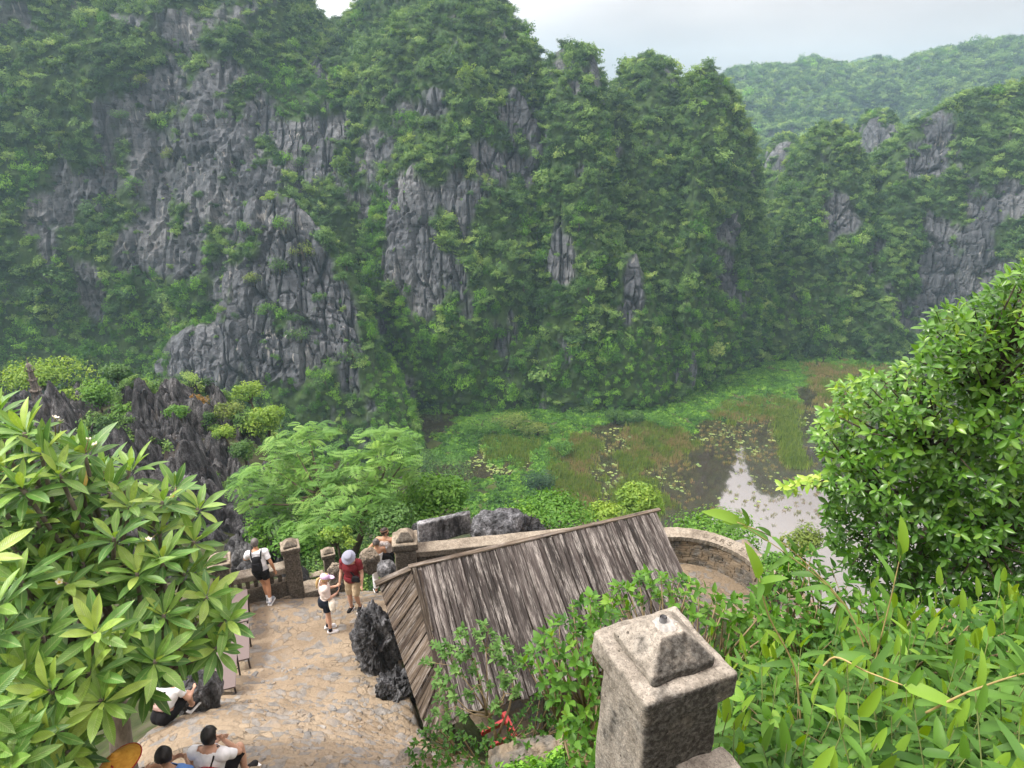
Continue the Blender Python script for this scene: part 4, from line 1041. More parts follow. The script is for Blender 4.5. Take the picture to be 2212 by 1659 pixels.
# letters scratched into its coping
def text_obj(body, size, mat, parent=None, extrude=0.002, name='carved_letters'):
    cu = bpy.data.curves.new(name, 'FONT'); cu.body = body; cu.size = size; cu.extrude = extrude; cu.resolution_u = 2
    o_ = bpy.data.objects.new(name, cu); COL.objects.link(o_)
    dg = bpy.context.evaluated_depsgraph_get(); me = bpy.data.meshes.new_from_object(o_.evaluated_get(dg))
    bpy.data.objects.remove(o_)
    me.materials.clear(); me.materials.append(mat)
    return me
M_CARVE = plain('carved_shadow', (0.13, 0.11, 0.085), 0.95, 0.1)
for i, ch in enumerate('LARS2022'):
    a = R(68) - i*0.112 - (0.06 if i > 3 else 0)
    me = text_obj(ch, 0.25, M_CARVE)
    o_ = obj('carved_letter', me, None, cop); o_.location = ((AR+0.07)*math.cos(a), (AR+0.07)*math.sin(a), 0.9285); o_.rotation_euler = (0, 0, a-R(90))
v, f = rough_box((0, 0, 0), (0.42, 0.55, 1.1), cuts=10, amp=0.03, seed=17)
o_ = obj('end_block', mesh('end_block', v, f), M_MASF, t); o_.location = ((AR+0.18)*math.cos(R(6)), (AR+0.18)*math.sin(R(6)), 0.45); o_.rotation_euler = (0, 0, R(8))
# lookout floor and terrace floor behind the shed
v, f = rough_box((0, 0, 0), (9.4, 4.6, 0.5), cuts=30, amp=0.01, seed=18)
o_ = obj('terrace_floor', mesh('terrace_floor', v, f), M_PATH); o_.location = (2.9, 12.2, TZ-0.19); o_.rotation_euler = (0, 0, RZ*0.8)
tag(o_, 'sandy floor of the lookout behind the shed', kind='structure')
# masonry foot of the terrace seen from the valley
for (ax, ay, bx, by, lab) in ((-7.9, 12.75, -4.6, 14.05, 'rubble retaining wall under the balustrade'), (-2.6, 13.5, 3.2, 15.3, 'rubble retaining wall under the lookout')):
    t = thing('retaining_wall', lab, 'wall', ((ax+bx)/2, (ay+by)/2, TZ-1.4), math.atan2(by-ay, bx-ax))
    rough('wall', M_MASF, t, (0, 0.12, 0.0), (math.hypot(bx-ax, by-ay), 0.5, 2.6), cuts=14, amp=0.06, freq=2, seed=19)

# ------------------------------------------------------------------ loose karst boulders
def boulder(name, label, loc, size, rz=0.0, seed=0, mat=M_KARST, spike=0.35, n=60, cat='rock', fin=3.0, group=None):
    th = np.linspace(0, 2*math.pi, n, endpoint=False); ph = np.linspace(-0.5*math.pi+0.05, 0.5*math.pi-0.02, n//2)
    T, Ph = np.meshgrid(th, ph, indexing='ij')
    d = np.stack([np.cos(Ph)*np.cos(T), np.cos(Ph)*np.sin(T), np.sin(Ph)], -1)
    d = np.sign(d)*np.abs(d)**0.72
    q = d.reshape(-1, 3)*np.array(size)/2
    r_ = ridged(q*np.array([fin, fin, fin*0.55])+seed*7.3, 3)
    b_ = fbm(q*1.4+seed*3.1, 3)
    k = 1 + spike*(r_-0.62)*1.1 + 0.35*b_
    q = q*k[:, None]
    up = np.clip(d.reshape(-1, 3)[:, 2], 0, 1)
    f1, f2, cid = worley(q[:, 0], q[:, 1], seed, 0.30*max(size[:2])/1.2)
    q[:, 2] += up*spike*0.55*size[2]*0.5*(np.sqrt(np.clip((f2-f1)/(0.3*max(size[:2])/1.2), 0, 1))-0.4)
    dn = d.reshape(-1, 3); mx_ = max(size)
    g1, g2, c1 = worley(q[:, 0]*1.0+q[:, 2]*0.35, q[:, 1]*1.0-q[:, 2]*0.25, seed+2, 0.13*mx_)
    q = q + dn*(spike*0.16*mx_*(np.sqrt(np.clip((g2-g1)/(0.13*mx_), 0, 1))-0.45) + spike*0.10*mx_*fbm(q*9.0/mx_*1.6, 3))[:, None]
    o = obj(name, gridmesh(name, q.reshape(n, n//2, 3), closed=True, smooth=False), mat); o.location = loc; o.rotation_euler = (0, 0, rz)
    return tag(o, label, cat, group)
boulder('karst_boulder', 'upright black limestone boulder between the woman and the shed', (-2.9, 11.05, TZ+0.58), (0.80, 0.85, 1.75), 0.4, 3, spike=0.42, n=170, mat=karst_material('mid_karst', 1.0))
boulder('karst_boulder', 'low hollow black limestone rock at the foot of the shed', (-2.35, 9.95, TZ+0.45), (0.75, 0.7, 0.9), 0.9, 8, spike=0.45, n=130, mat=karst_material('mid_karst', 1.0))
boulder('karst_boulder', 'large slanting grey limestone block behind the shed ridge', tuple(P(1070, 1140, d=18.6)), (1.55, 1.0, 0.85), 0.35, 5, mat=karst_material('grey_karst', 1.6), spike=0.18, n=100)
boulder('karst_boulder', 'spiky dark rock right of the slanting block behind the shed', tuple(P(1128, 1152, d=18.9)), (1.3, 0.9, 0.7), 0.1, 6, spike=0.6, n=100)
boulder('karst_boulder', 'small dark rock behind the square pillar', tuple(P(914, 1150, d=17.2)), (0.55, 0.4, 0.55), 0.1, 9, spike=0.4)
boulder('karst_boulder', 'pale boulder left of the couple on the stairs', tuple(P(833, 1228, d=15.0)), (0.42, 0.4, 0.34), 0.3, 12, mat=M_SLAB, spike=0.2)
boulder('karst_boulder', 'brown boulder behind the man in the maroon shirt', tuple(P(800, 1212, d=16.2)), (0.5, 0.45, 0.6), 0.7, 14, mat=M_MASF, spike=0.2)
boulder('karst_boulder', 'slab of rock leaning beside the lower stairs', tuple(P(735, 1245, d=16.4)), (0.6, 0.4, 0.7), 0.2, 15, mat=M_MASF, spike=0.25)
M_BEIGE = stone_material('beige_rock', (0.06, 0.055, 0.05), (0.125, 0.115, 0.10), (0.22, 0.20, 0.175))
boulder('rock', 'beige ribbed boulder at the bottom edge left of the foreground pillar', tuple(P(1150, 1672, d=8.4)), (1.3, 0.9, 0.55), 0.2, 21, mat=M_BEIGE, spike=0.22, n=90, fin=2.0)
boulder('rock', 'dark rock edging the steps under the frangipani', tuple(P(425, 1498, d=11.3)), (0.75, 0.6, 0.75), 0.2, 23, mat=M_KARST, spike=0.3, n=70)
boulder('rock', 'flat grey rock at the bottom of the path beside the shed', tuple(P(885, 1660, d=8.9)), (0.6, 0.6, 0.2), 1.2, 24, mat=M_BEIGE, spike=0.3, n=70)

# ------------------------------------------------------------------ timber shed
def wood_material(name, dark, mid, pale, white=0.5):
    g = NG(name); o = g.objc()
    rn = g.n('ShaderNodeCombineXYZ', {0: g.math('MULTIPLY', g.rnd(), 37.0), 1: g.math('MULTIPLY', g.rnd(), 91.0), 2: 0.0}).outputs[0]
    p = g.n('ShaderNodeVectorMath', {0: o, 1: rn}, operation='ADD').outputs[0]
    gr = g.noise(g.mapp(p, (34, 1.6, 34)), 1.0, 6, 0.65); gr2 = g.noise(g.mapp(p, (120, 5, 120)), 1.0, 4, 0.7)
    pt = g.noise(g.mapp(p, (9, 1.1, 9)), 1.0, 5, 0.7)
    c = g.ramp(gr, [(0.3, dark), (0.5, mid), (0.75, pale)])
    c = g.mix(1.0, c, g.ramp(g.rnd(), [(0.0, 0.5), (0.5, 1.0), (1.0, 1.5)]), 'MULTIPLY')
    bl = g.math('MULTIPLY', g.ramp(pt, [(0.48, 0.0), (0.60, 1.0)]), g.ramp(gr2, [(0.44, 0.0), (0.54, 1.0)]))
    c = g.mix(g.math('MULTIPLY', bl, white), c, (0.40, 0.37, 0.345))
    dk = g.ramp(g.noise(g.mapp(p, (3, 0.8, 3), (5, 5, 5)), 1.0, 4), [(0.56, 0.0), (0.70, 0.75)])
    c = g.mix(dk, c, (0.028, 0.020, 0.018))
    return g.done(g.bsdf(c, 0.85, g.bump(g.math('ADD', gr, gr2), 0.9, 0.012), 0.2))
M_WOOD = wood_material('weathered_plank', (0.018, 0.015, 0.0145), (0.056, 0.047, 0.044), (0.165, 0.15, 0.14), 0.75)
M_WOOD2 = wood_material('brown_board', (0.028, 0.021, 0.016), (0.080, 0.062, 0.046), (0.18, 0.148, 0.115), 0.45)
shed = thing('timber_shed', 'weathered plank roofed timber shed beside the steps', 'shed', (0, 0, 0))
RL = np.array(rel(-2.0, 10.7, -8.2)); RRt = np.array(rel(3.25, 12.75, -8.2))
rd = (RRt-RL)/np.linalg.norm(RRt-RL); pd_ = np.array([rd[1], -rd[0], 0])
DROP, RUN = 1.6, 2.39
sl = pd_*RUN + np.array([0, 0, -DROP]); SLN = np.linalg.norm(sl); sld = sl/SLN
nrm_ = np.cross(rd, -sld); nrm_ *= np.sign(nrm_[2])
def slope_mat(origin, xax, yax):
    z = np.cross(xax, yax)
    return Matrix(((xax[0], yax[0], z[0], origin[0]), (xax[1], yax[1], z[1], origin[1]), (xax[2], yax[2], z[2], origin[2]), (0, 0, 0, 1)))
roof = bpy.data.objects.new('roof', None); COL.objects.link(roof); roof.parent = shed
def plank_mesh(w, Ln, th, r):
    """plank along local -y from 0, worn ends and a slight cup"""
    n = 5; v, f = [], []
    e0 = r.uniform(-0.03, 0.03); 
    for k in range(n+1):
        y = -Ln*k/n; ww = w/2*(1+r.uniform(-0.06, 0.06)); z = r.uniform(-0.004, 0.004)
        dx = r.uniform(-0.003, 0.003)
        if k == n: y += r.uniform(-0.05, 0.10)
        if k == 0: y += e0*0.3
        sk = r.uniform(-0.02, 0.02) if k in (0, n) else 0
        v += [(-ww+dx, y+sk, z), (ww+dx, y-sk, z), (ww+dx, y-sk, z+th), (dx, y, z+th*r.uniform(1.0, 1.25)), (-ww+dx, y+sk, z+th)]
    for k in range(n):
        b = 5*k; f += [[b+i, b+(i+1) % 5, b+5+(i+1) % 5, b+5+i] for i in range(5)]
    f += [[0, 4, 3, 2, 1], [5*n+i for i in range(5)]]
    return mesh('plank', np.array(v), f, smooth=False)
r = random.Random(9)
x = 0.0; Lr = np.linalg.norm(RRt-RL)
roof.matrix_local = slope_mat(RL, rd, -sld)
while x < Lr-0.03:
    w_ = min(r.uniform(0.085, 0.15), Lr-x)
    m = plank_mesh(w_-0.013, SLN, 0.022, r)
    o = obj('plank', m, M_WOOD, roof); o.location = (x+w_/2, r.uniform(-0.01, 0.02), r.uniform(0, 0.026)); o.rotation_euler = (r.uniform(-.008, .008), r.uniform(-.09, .09), r.uniform(-.006, .006))
    x += w_
# sarking under the planks so that the gaps stay dark
m = MB(); m.box((Lr/2, -SLN/2, -0.03), (Lr-0.04, SLN-0.08, 0.02)); m.build('underlay_board', M_WOOD2, roof)
# side strip of diagonal boards
strip = bpy.data.objects.new('side_roof', None); COL.objects.link(strip); strip.parent = shed
sx_ = -rd*0.985 + np.array([0, 0, -0.17]); sx_ /= np.linalg.norm(sx_)
sy_ = -sld; sy_ = sy_ - sx_*np.dot(sx_, sy_); sy_ /= np.linalg.norm(sy_)
strip.matrix_local = slope_mat(RL + nrm_*0.0, -sx_, sy_)
SW, SL = 0.68, SLN+0.06
def clip_rect(poly, x0, x1, y0, y1):
    for ax, lim, sg in ((0, x0, 1), (0, x1, -1), (1, y0, 1), (1, y1, -1)):
        out = []
        for i in range(len(poly)):
            a, b = poly[i], poly[(i+1) % len(poly)]
            ia, ib = sg*(a[ax]-lim) >= 0, sg*(b[ax]-lim) >= 0
            if ia: out.append(a)
            if ia != ib:
                t_ = (lim-a[ax])/(b[ax]-a[ax]); out.append((a[0]+t_*(b[0]-a[0]), a[1]+t_*(b[1]-a[1])))
        poly = out
        if not poly: return []
    return poly
def prism(poly, th, z0=0.0, jit=0.0):
    n = len(poly); v = [(a, b, z0) for a, b in poly] + [(a, b, z0+th+r.uniform(-jit, jit)) for a, b in poly]
    f = [list(range(n))[::-1], list(range(n, 2*n))] + [[i, (i+1) % n, n+(i+1) % n, n+i] for i in range(n)]
    return v, f
s_ = -0.9; tilt = R(36)
while s_ < SL+0.2:
    w_ = r.uniform(0.05, 0.10); k = min(max((s_-1.5)/1.4, 0), 1); tl = tilt + R(30)*k*k      # boards stand steeper near the eave
    d_ = (math.cos(tl), math.sin(tl)); nrm2 = (-d_[1], d_[0])
    cpt = (-SW/2, -s_)
    poly = [(cpt[0]+d_[0]*a + nrm2[0]*b, cpt[1]+d_[1]*a + nrm2[1]*b) for a, b in ((-2, 0), (2, 0), (2, w_-0.004), (-2, w_-0.004))]
    poly = clip_rect(poly, -SW, -0.02, -SL, 0.0)
    if len(poly) >= 3:
        cx_, cy_ = np.mean([p[0] for p in poly]), np.mean([p[1] for p in poly])
        lp = []
        for a, b in poly:        # into a frame whose y runs along the grain
            dx, dy = a-cx_, b-cy_; lp.append((dx*nrm2[0]*-1+dy*nrm2[1]*-1, dx*d_[0]+dy*d_[1]))
        v, f = prism(lp[::-1], 0.02, 0, 0.006)
        o = obj('diagonal_board', mesh('diagonal_board', np.array(v), f, smooth=False), M_WOOD2, strip)
        o.matrix_local = Matrix(((-nrm2[0], d_[0], 0, cx_), (-nrm2[1], d_[1], 0, cy_), (0, 0, 1, r.uniform(0, 0.012)), (0, 0, 0, 1)))
    s_ += w_/math.cos(tl)
m = MB(); m.box((-SW/2, -SL/2, -0.03), (SW-0.02, SL-0.04, 0.02)); m.build('underlay_board', M_WOOD2, strip)
def beam(name, a, b, w_, h_, parent=shed, mat=M_WOOD2):
    a, b = Vector(a), Vector(b); d_ = (b-a); Ln = d_.length; y = d_.normalized(); z = Vector((0, 0, 1)); x_ = y.cross(z).normalized(); z = x_.cross(y)
    m_ = MB(); m_.box((0, 0, 0), (w_, Ln, h_), jit=0.004)
    o_ = m_.build(name, mat, parent); mid = (a+b)/2
    o_.matrix_local = Matrix(((x_.x, y.x, z.x, mid.x), (x_.y, y.y, z.y, mid.y), (x_.z, y.z, z.z, mid.z), (0, 0, 0, 1)))
    return o_
U = np.array([0, 0, 1.0])
beam('ridge_board', RL - rd*0.05 + nrm_*0.035 + sld*-0.02, RRt + rd*0.12 + nrm_*0.03, 0.10, 0.03)
beam('top_board', RL + sx_*0.74 + nrm_*0.05 + sld*0.06, RL + sx_*0.02 + nrm_*0.05 + sld*0.02, 0.15, 0.03)
beam('hip_board', RL + sld*0.02 + nrm_*0.045 + rd*0.05, RL + sld*(SLN-0.05) + nrm_*0.045 + rd*0.03, 0.08, 0.03)
beam('hip_board', RL + sld*0.1 + nrm_*0.035 + rd*0.15, RL + sld*(SLN*0.45) + nrm_*0.035 + rd*0.10, 0.05, 0.03)
beam('eave_beam', RL + sl*0.96 - nrm_*0.10, RRt + sl*0.96 - nrm_*0.10, 0.12, 0.12)
back = np.array([-pd_[0]*1.2, -pd_[1]*1.2, -0.9])
m = MB()
for k in range(14):
    a = RL + rd*(Lr*(k+0.03)/14); b = RL + rd*(Lr*(k+0.97)/14)
m.v = [tuple(RL), tuple(RRt), tuple(RRt+back), tuple(RL+back), tuple(RL-U*0.03), tuple(RRt-U*0.03), tuple(RRt+back-U*0.03), tuple(RL+back-U*0.03)]
m.f = [[0, 3, 2, 1], [4, 5, 6, 7], [0, 1, 5, 4], [2, 3, 7, 6], [1, 2, 6, 5], [3, 0, 4, 7]]
m.build('back_roof', M_WOOD2, shed)
for k, (a, s2) in enumerate(((0.12, 0.93), (Lr*0.36, 0.93), (Lr*0.68, 0.93), (Lr-0.15, 0.93), (0.15, 0.05), (Lr-0.15, 0.05))):
    top_ = RL + rd*a + sl*s2 - nrm_*0.16
    beam('post', (top_[0], top_[1], TZ-0.1), (top_[0], top_[1]+1e-4, top_[2]), 0.13, 0.13)
for k in range(24):     # dark back wall of boards inside
    a = RL + rd*(0.2+(Lr-0.4)*k/24) + back*0.8; b = RL + rd*(0.2+(Lr-0.4)*(k+0.94)/24) + back*0.8
    v = [(a[0], a[1], TZ), (b[0], b[1], TZ), (b[0], b[1], RL[2]-0.8), (a[0], a[1], RL[2]-0.8)]
    n2 = np.cross(rd, U)*0.025; v = v + [(p[0]+n2[0], p[1]+n2[1], p[2]) for p in v]
    obj('wall_board', mesh('wall_board', np.array(v), [[0, 1, 2, 3], [7, 6, 5, 4], [0, 4, 5, 1], [1, 5, 6, 2], [2, 6, 7, 3], [3, 7, 4, 0]], smooth=False), M_WOOD2, shed)
# red steel frame lying under the eave
M_RED = plain('red_paint', (0.28, 0.014, 0.014), 0.45, 0.4, 0.2)
t = thing('red_frame', 'bright red painted steel frame under the shed eave', 'frame', tuple(P(1080, 1588, d=10.6)))
def bar(name, a, b, w_, h_, parent, mat):
    a = np.array(a)-np.array(parent.location); b = np.array(b)-np.array(parent.location)
    return beam(name, a, b, w_, h_, parent, mat)
bar('bar', P(1040, 1584, d=10.7), P(1098, 1554, d=10.9), 0.05, 0.09, t, M_RED)
bar('upright', P(1088, 1540, d=10.8), P(1112, 1592, d=10.5), 0.08, 0.08, t, M_RED)
bar('bar', P(1112, 1592, d=10.5), P(1060, 1610, d=10.3), 0.05, 0.06, t, M_RED)

# ------------------------------------------------------------------ folding tables on the terrace edge
M_TTOP = plain('mauve_laminate', (0.13, 0.10, 0.095), 0.6, 0.3, 0.05); M_TLEG = plain('dark_steel', (0.035, 0.024, 0.022), 0.5, 0.5); M_WHITE = plain('white_plastic', (0.75, 0.75, 0.75), 0.5)
def table(label, a, b, w_=0.42, h_=0.62, z0=TZ):
    a, b = np.array(a), np.array(b); mid = (a+b)/2; Ln = np.linalg.norm(b-a); rz = math.atan2(b[1]-a[1], b[0]-a[0])
    t = thing('folding_table', label, 'table', (mid[0], mid[1], z0), rz)
    m = MB(); m.box((0, 0, h_), (Ln-0.03, w_, 0.035)); m.build('table_top', M_TTOP, t, bevel=0.004)
    for s in (-1, 1):
        for s2 in (-1, 1):
            m = MB(); m.tube([(s*Ln*0.42, s2*w_*0.42, h_-0.03), (s*Ln*0.36, s2*w_*0.42, 0)], 0.02, 6); m.build('leg', M_TLEG, t)
        m = MB(); m.tube([(s*Ln*0.38, -w_*0.42, 0.18), (s*Ln*0.38, w_*0.42, 0.18)], 0.012, 6); m.build('stretcher', M_WHITE if s > 0 else M_TLEG, t)
    return t
table('brown topped folding table at the feet of the man in white', (-6.62, 12.85), (-6.18, 11.75))
table('brown topped folding table half hidden by frangipani leaves', (-6.14, 11.68), (-5.74, 10.62))
table('low folding table nearest the path under the leaves', (-5.82, 10.4), (-5.45, 9.35), z0=CAMZ-10.6)
# lower courtyard glimpsed through the leaves, with a curved seat of pale tiles
M_TILE = plain('pale_pink_tile', (0.42, 0.33, 0.30), 0.6, 0.3, 0.1)
t = thing('curved_bench', 'curved bench of pale tiles in the lower yard behind the frangipani', 'bench', (-10.6, 13.8, CAMZ-11.9))
for k in range(15):
    a = R(200)+R(150)*k/15
    v, f = arc_block(2.0, 2.42, a+0.012, a+R(10)-0.012, 0.0, 0.42, 2, 0.004, k); obj('tile', mesh('tile', v, f, smooth=False), M_TILE, t)
for k in range(12):
    a = R(205)+R(140)*k/12
    v, f = arc_block(2.9, 3.25, a+0.012, a+R(11.4)-0.012, 0.0, 0.42, 2, 0.004, k); obj('tile', mesh('tile', v, f, smooth=False), M_TILE, t)

# ------------------------------------------------------------------ little stone pagoda on the ridge
M_PAG = masonry_material('grey_pagoda_stone', (0.16, 0.14, 0.12), (0.30, 0.27, 0.235), (0.45, 0.41, 0.36), 0.55, 0.25)
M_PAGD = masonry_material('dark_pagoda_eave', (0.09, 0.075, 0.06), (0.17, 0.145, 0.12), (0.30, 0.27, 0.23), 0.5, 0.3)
pb = P(99, 918, d=50.0)
PAG_BASE = pb
t = thing('stone_pagoda', 'small tiered stone pagoda with upturned eaves on the ridge at far left', 'pagoda', tuple(pb), R(28))
def hexring(r_, z, ph=0.0, n=6): return [(r_*math.cos(ph+2*math.pi*k/n), r_*math.sin(ph+2*math.pi*k/n), z) for k in range(n)]
def loft(rings):
    n = len(rings[0]); v = [p for rg in rings for p in rg]; f = [list(range(n))[::-1], [len(v)-n+i for i in range(n)]]
    for k in range(len(rings)-1):
        f += [[k*n+i, k*n+(i+1) % n, (k+1)*n+(i+1) % n, (k+1)*n+i] for i in range(n)]
    return np.array(v), f
z = -1.0
H0 = [1.75, 0.95, 0.80, 0.68, 0.55]; r0 = 0.86
for k, hh in enumerate(H0):
    r1 = r0*0.84
    v, f = loft([hexring(r0*0.86, z), hexring(r1*0.86, z+hh)]); tier = obj('tier', mesh('tier', v, f, smooth=False), M_PAG, t)
    for q_ in range(6):       # corner ribs
        a = q_*math.pi/3
        m = MB(); m.tube([(r0*0.88*math.cos(a), r0*0.88*math.sin(a), z), (r1*0.88*math.cos(a), r1*0.88*math.sin(a), z+hh)], 0.055, 5); m.build('corner_rib', M_PAG, tier)
    z += hh
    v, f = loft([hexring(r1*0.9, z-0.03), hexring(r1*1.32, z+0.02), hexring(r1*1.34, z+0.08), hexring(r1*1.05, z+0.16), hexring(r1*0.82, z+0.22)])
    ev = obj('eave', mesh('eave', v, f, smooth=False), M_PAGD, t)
    for q_ in range(6):
        a = q_*math.pi/3; c_, s_2 = math.cos(a), math.sin(a)
        m = MB(); m.tube([(r1*1.0*c_, r1*1.0*s_2, z+0.10), (r1*1.32*c_, r1*1.32*s_2, z+0.11), (r1*1.56*c_, r1*1.56*s_2, z+0.27)], [0.07, 0.06, 0.015], 5); m.build('eave_horn', M_PAGD, ev)
    z += 0.14; r0 = r1*0.80
m = MB(); m.tube([(0, 0, z-0.05), (0, 0, z+0.25), (0, 0, z+0.32), (0, 0, z+0.50), (0, 0, z+0.62), (0, 0, z+1.15)], [0.20, 0.12, 0.20, 0.14, 0.05, 0.012], 8); m.build('finial', M_PAG, t)
for q_ in range(4):
    a = q_*math.pi/2
    m = MB(); m.tube([(0.34*math.cos(a), 0.34*math.sin(a), z-0.02), (0.22*math.cos(a), 0.22*math.sin(a), z+0.3), (0.05*math.cos(a), 0.05*math.sin(a), z+0.55)], 0.03, 4); m.build('finial_arm', M_PAG, t)
# ================================================================== near plants, leaf by leaf
def leaf_proto(wr, widest=0.5, fold=0.18, curl=0.10, n=5, tip=1.0, tone=0.5, mat=None, stalk=0.0, wave=0.0, cup=0.0):
    """unit leaf along +Y, face up +Z; wr: width / length"""
    t = np.linspace(0, 1, n+1)
    a = widest/(1-widest)
    w = (t**a*(1-t))**tip; w = w/w.max()*wr*0.5
    v, lu, lv = [], [], []
    for k, (tt, ww) in enumerate(zip(t, w)):
        z = -curl*tt*tt; y = stalk + tt*(1-stalk)
        wz = wave*math.sin(k*2.3)
        if k in (0, n):
            v += [(0, y, z)]; lu += [0]; lv += [tt]
        else:
            v += [(-ww, y, z + fold*ww*2 + wz), (0, y, z), (ww, y, z + fold*ww*2 - wz)]; lu += [-1, 0, 1]; lv += [tt]*3
    f = [[0, 2, 1], [0, 3, 2]]
    for k in range(1, n-1):
        b = 1+3*(k-1); f += [[b, b+1, b+4, b+3], [b+1, b+2, b+5, b+4]]
    b = 1+3*(n-2); e = len(v)-1
    f += [[b, b+1, e], [b+1, b+2, e]]
    return np.array(v, float), f, np.array(lu, float), np.array(lv, float)
def pinnate_proto(pairs, wr, lw, droop=0.25):
    v, f, lu, lv = [], [], [], []
    for k in range(pairs):
        y = 0.12+0.88*k/pairs; z = -droop*y*y; L = wr*0.5*math.sin(math.pi*(0.18+0.75*k/pairs))
        for s in (-1, 1):
            b = len(v); fw = 0.35*L
            v += [(0, y, z), (s*L*0.5, y+fw*0.5+lw*0.5, z+0.02), (s*L, y+fw, z-0.03), (s*L*0.5, y+fw*0.5-lw*0.5, z+0.02)]
            f += [[b, b+1, b+2, b+3] if s < 0 else [b, b+3, b+2, b+1]]; lu += [0, .5, 1, .5]; lv += [y]*4
    return np.array(v, float), f, np.array(lu, float), np.array(lv, float)
def basis(axis_, up):
    """rotation matrices with y along axis_ and z as close to up as possible; arrays (N,3)"""
    y = axis_/np.linalg.norm(axis_, axis=1)[:, None]
    x = np.cross(y, up); ln = np.linalg.norm(x, axis=1)[:, None]
    x = np.where(ln < 1e-3, np.cross(y, np.array([0.3, 0.9, 0.1])), x); x /= np.linalg.norm(x, axis=1)[:, None]
    z = np.cross(x, y)
    return np.stack([x, y, z], -1)
def leafage(parent, base, protos, mat, pos, axis_, up, size, pidx, tone, n_parts=300, name='leaf', stuff='foliage', ntone=5, width=None):
    """the best seen leaves as parts, the rest as one part of kind stuff"""
    base = np.array(base); N = len(pos); M = basis(axis_, up)
    wd = np.ones(N) if width is None else width
    px, py, dep = proj(pos)
    onscr = (px > -60) & (px < 2272) & (py > -60) & (py < 1719) & (dep > 0.3)
    # nearest leaf in each small cell of the view counts as seen
    cell = (np.clip(px, -100, 2400)//14).astype(int)*1000 + (np.clip(py, -100, 1800)//14).astype(int)
    o_ = np.lexsort((dep, cell)); first = np.ones(N, bool); first[1:] = cell[o_][1:] != cell[o_][:-1]
    seen = np.zeros(N, bool); seen[o_[first]] = True; seen &= onscr
    score = np.where(seen, size*size/dep**2, 0)
    top = np.argsort(-score)[:n_parts]; top = top[score[top] > 0]
    tq = np.where(tone >= 1.0, ntone, np.clip((tone*ntone).astype(int), 0, ntone-1))
    cache = {}
    for k in top:
        key = (int(pidx[k]), int(tq[k]))
        if key not in cache:
            v, f, lu, lv = protos[key[0]]
            me = mesh(name, v, f, {'tone': np.full(len(v), (key[1]+0.5)/ntone if key[1] < ntone else 1.0), 'lu': lu, 'lv': lv}); me.materials.append(mat); cache[key] = me
        o = obj(name, cache[key], parent=parent)
        m = M[k]*size[k]; m = m*np.array([wd[k], 1, 1])
        d = pos[k]-base
        o.matrix_local = Matrix(((m[0, 0], m[0, 1], m[0, 2], d[0]), (m[1, 0], m[1, 1], m[1, 2], d[1]), (m[2, 0], m[2, 1], m[2, 2], d[2]), (0, 0, 0, 1)))
    rest = np.ones(N, bool); rest[top] = False
    V, F, T, LU, LV, off = [], [], [], [], [], 0
    for pi, (v, f, lu, lv) in enumerate(protos):
        k = np.where(rest & (pidx == pi))[0]
        if not len(k): continue
        sv = v[None]*np.stack([wd[k], np.ones(len(k)), np.ones(len(k))], 1)[:, None]*size[k][:, None, None]
        w_ = np.einsum('nij,nvj->nvi', M[k], sv) + (pos[k]-base)[:, None]
        V.append(w_.reshape(-1, 3)); T.append(np.repeat(tone[k], len(v))); LU.append(np.tile(lu, len(k))); LV.append(np.tile(lv, len(k)))
        for i in range(len(k)):
            b = off+i*len(v); F += [[b+j for j in q] for q in f]
        off += len(k)*len(v)
    if V:
        me = mesh(stuff, np.concatenate(V), F, {'tone': np.concatenate(T), 'lu': np.concatenate(LU), 'lv': np.concatenate(LV)})
        obj(stuff, me, mat, parent, kind='stuff')
def fill_px(poly, spacing, seed=0, tries=30):
    """blue-noise points inside an outline of the view"""
    r = np.random.default_rng(seed); poly = np.array(poly, float); lo, hi = poly.min(0), poly.max(0)
    n = int((hi-lo).prod()/spacing**2*tries/2)+50
    c = lo+(hi-lo)*r.random((n, 2)); c = c[inpoly(c[:, 0], c[:, 1], poly)]
    cell = spacing/1.42; g_ = {}; out = []
    for x, y in c:
        i, j = int(x//cell), int(y//cell); ok = True
        for a in range(i-2, i+3):
            for b in range(j-2, j+3):
                q = g_.get((a, b))
                if q and (q[0]-x)**2+(q[1]-y)**2 < spacing**2: ok = False; break
            if not ok: break
        if ok: g_[(i, j)] = (x, y); out.append((x, y))
    return np.array(out)
def limb(pts, rad, name, mat, parent, base, n=6):
    m = MB(); b = Vector(base); m.tube([Vector(p)-b for p in pts], rad, n); return m.build(name, mat, parent, smooth=True)
def curve(a, b, sag=0.0, k=5, wob=0.0, r=random):
    a, b = np.array(a, float), np.array(b, float); out = []
    for i in range(k+1):
        t = i/k; p = a+(b-a)*t; p[2] += sag*math.sin(math.pi*t)
        if 0 < i < k: p += np.array([r.uniform(-wob, wob) for _ in 'xyz'])
        out.append(p)
    return out
def bark_material(name, a, b):
    g = NG(name); p = g.pos(); n = g.noise(g.mapp(p, (9, 9, 4)), 1.0, 6, 0.65)
    return g.done(g.bsdf(g.ramp(n, [(0.3, a), (0.7, b)]), 0.9, g.bump(n, 0.8, 0.02), 0.2))
M_BARK = bark_material('grey_bark', (0.07, 0.06, 0.045), (0.21, 0.185, 0.15))
M_BARKD = bark_material('dark_bark', (0.035, 0.028, 0.02), (0.11, 0.09, 0.065))
M_STEM = bark_material('tan_stem', (0.20, 0.145, 0.075), (0.36, 0.28, 0.17))
M_CANE = bark_material('yellow_cane', (0.26, 0.20, 0.08), (0.42, 0.33, 0.15))

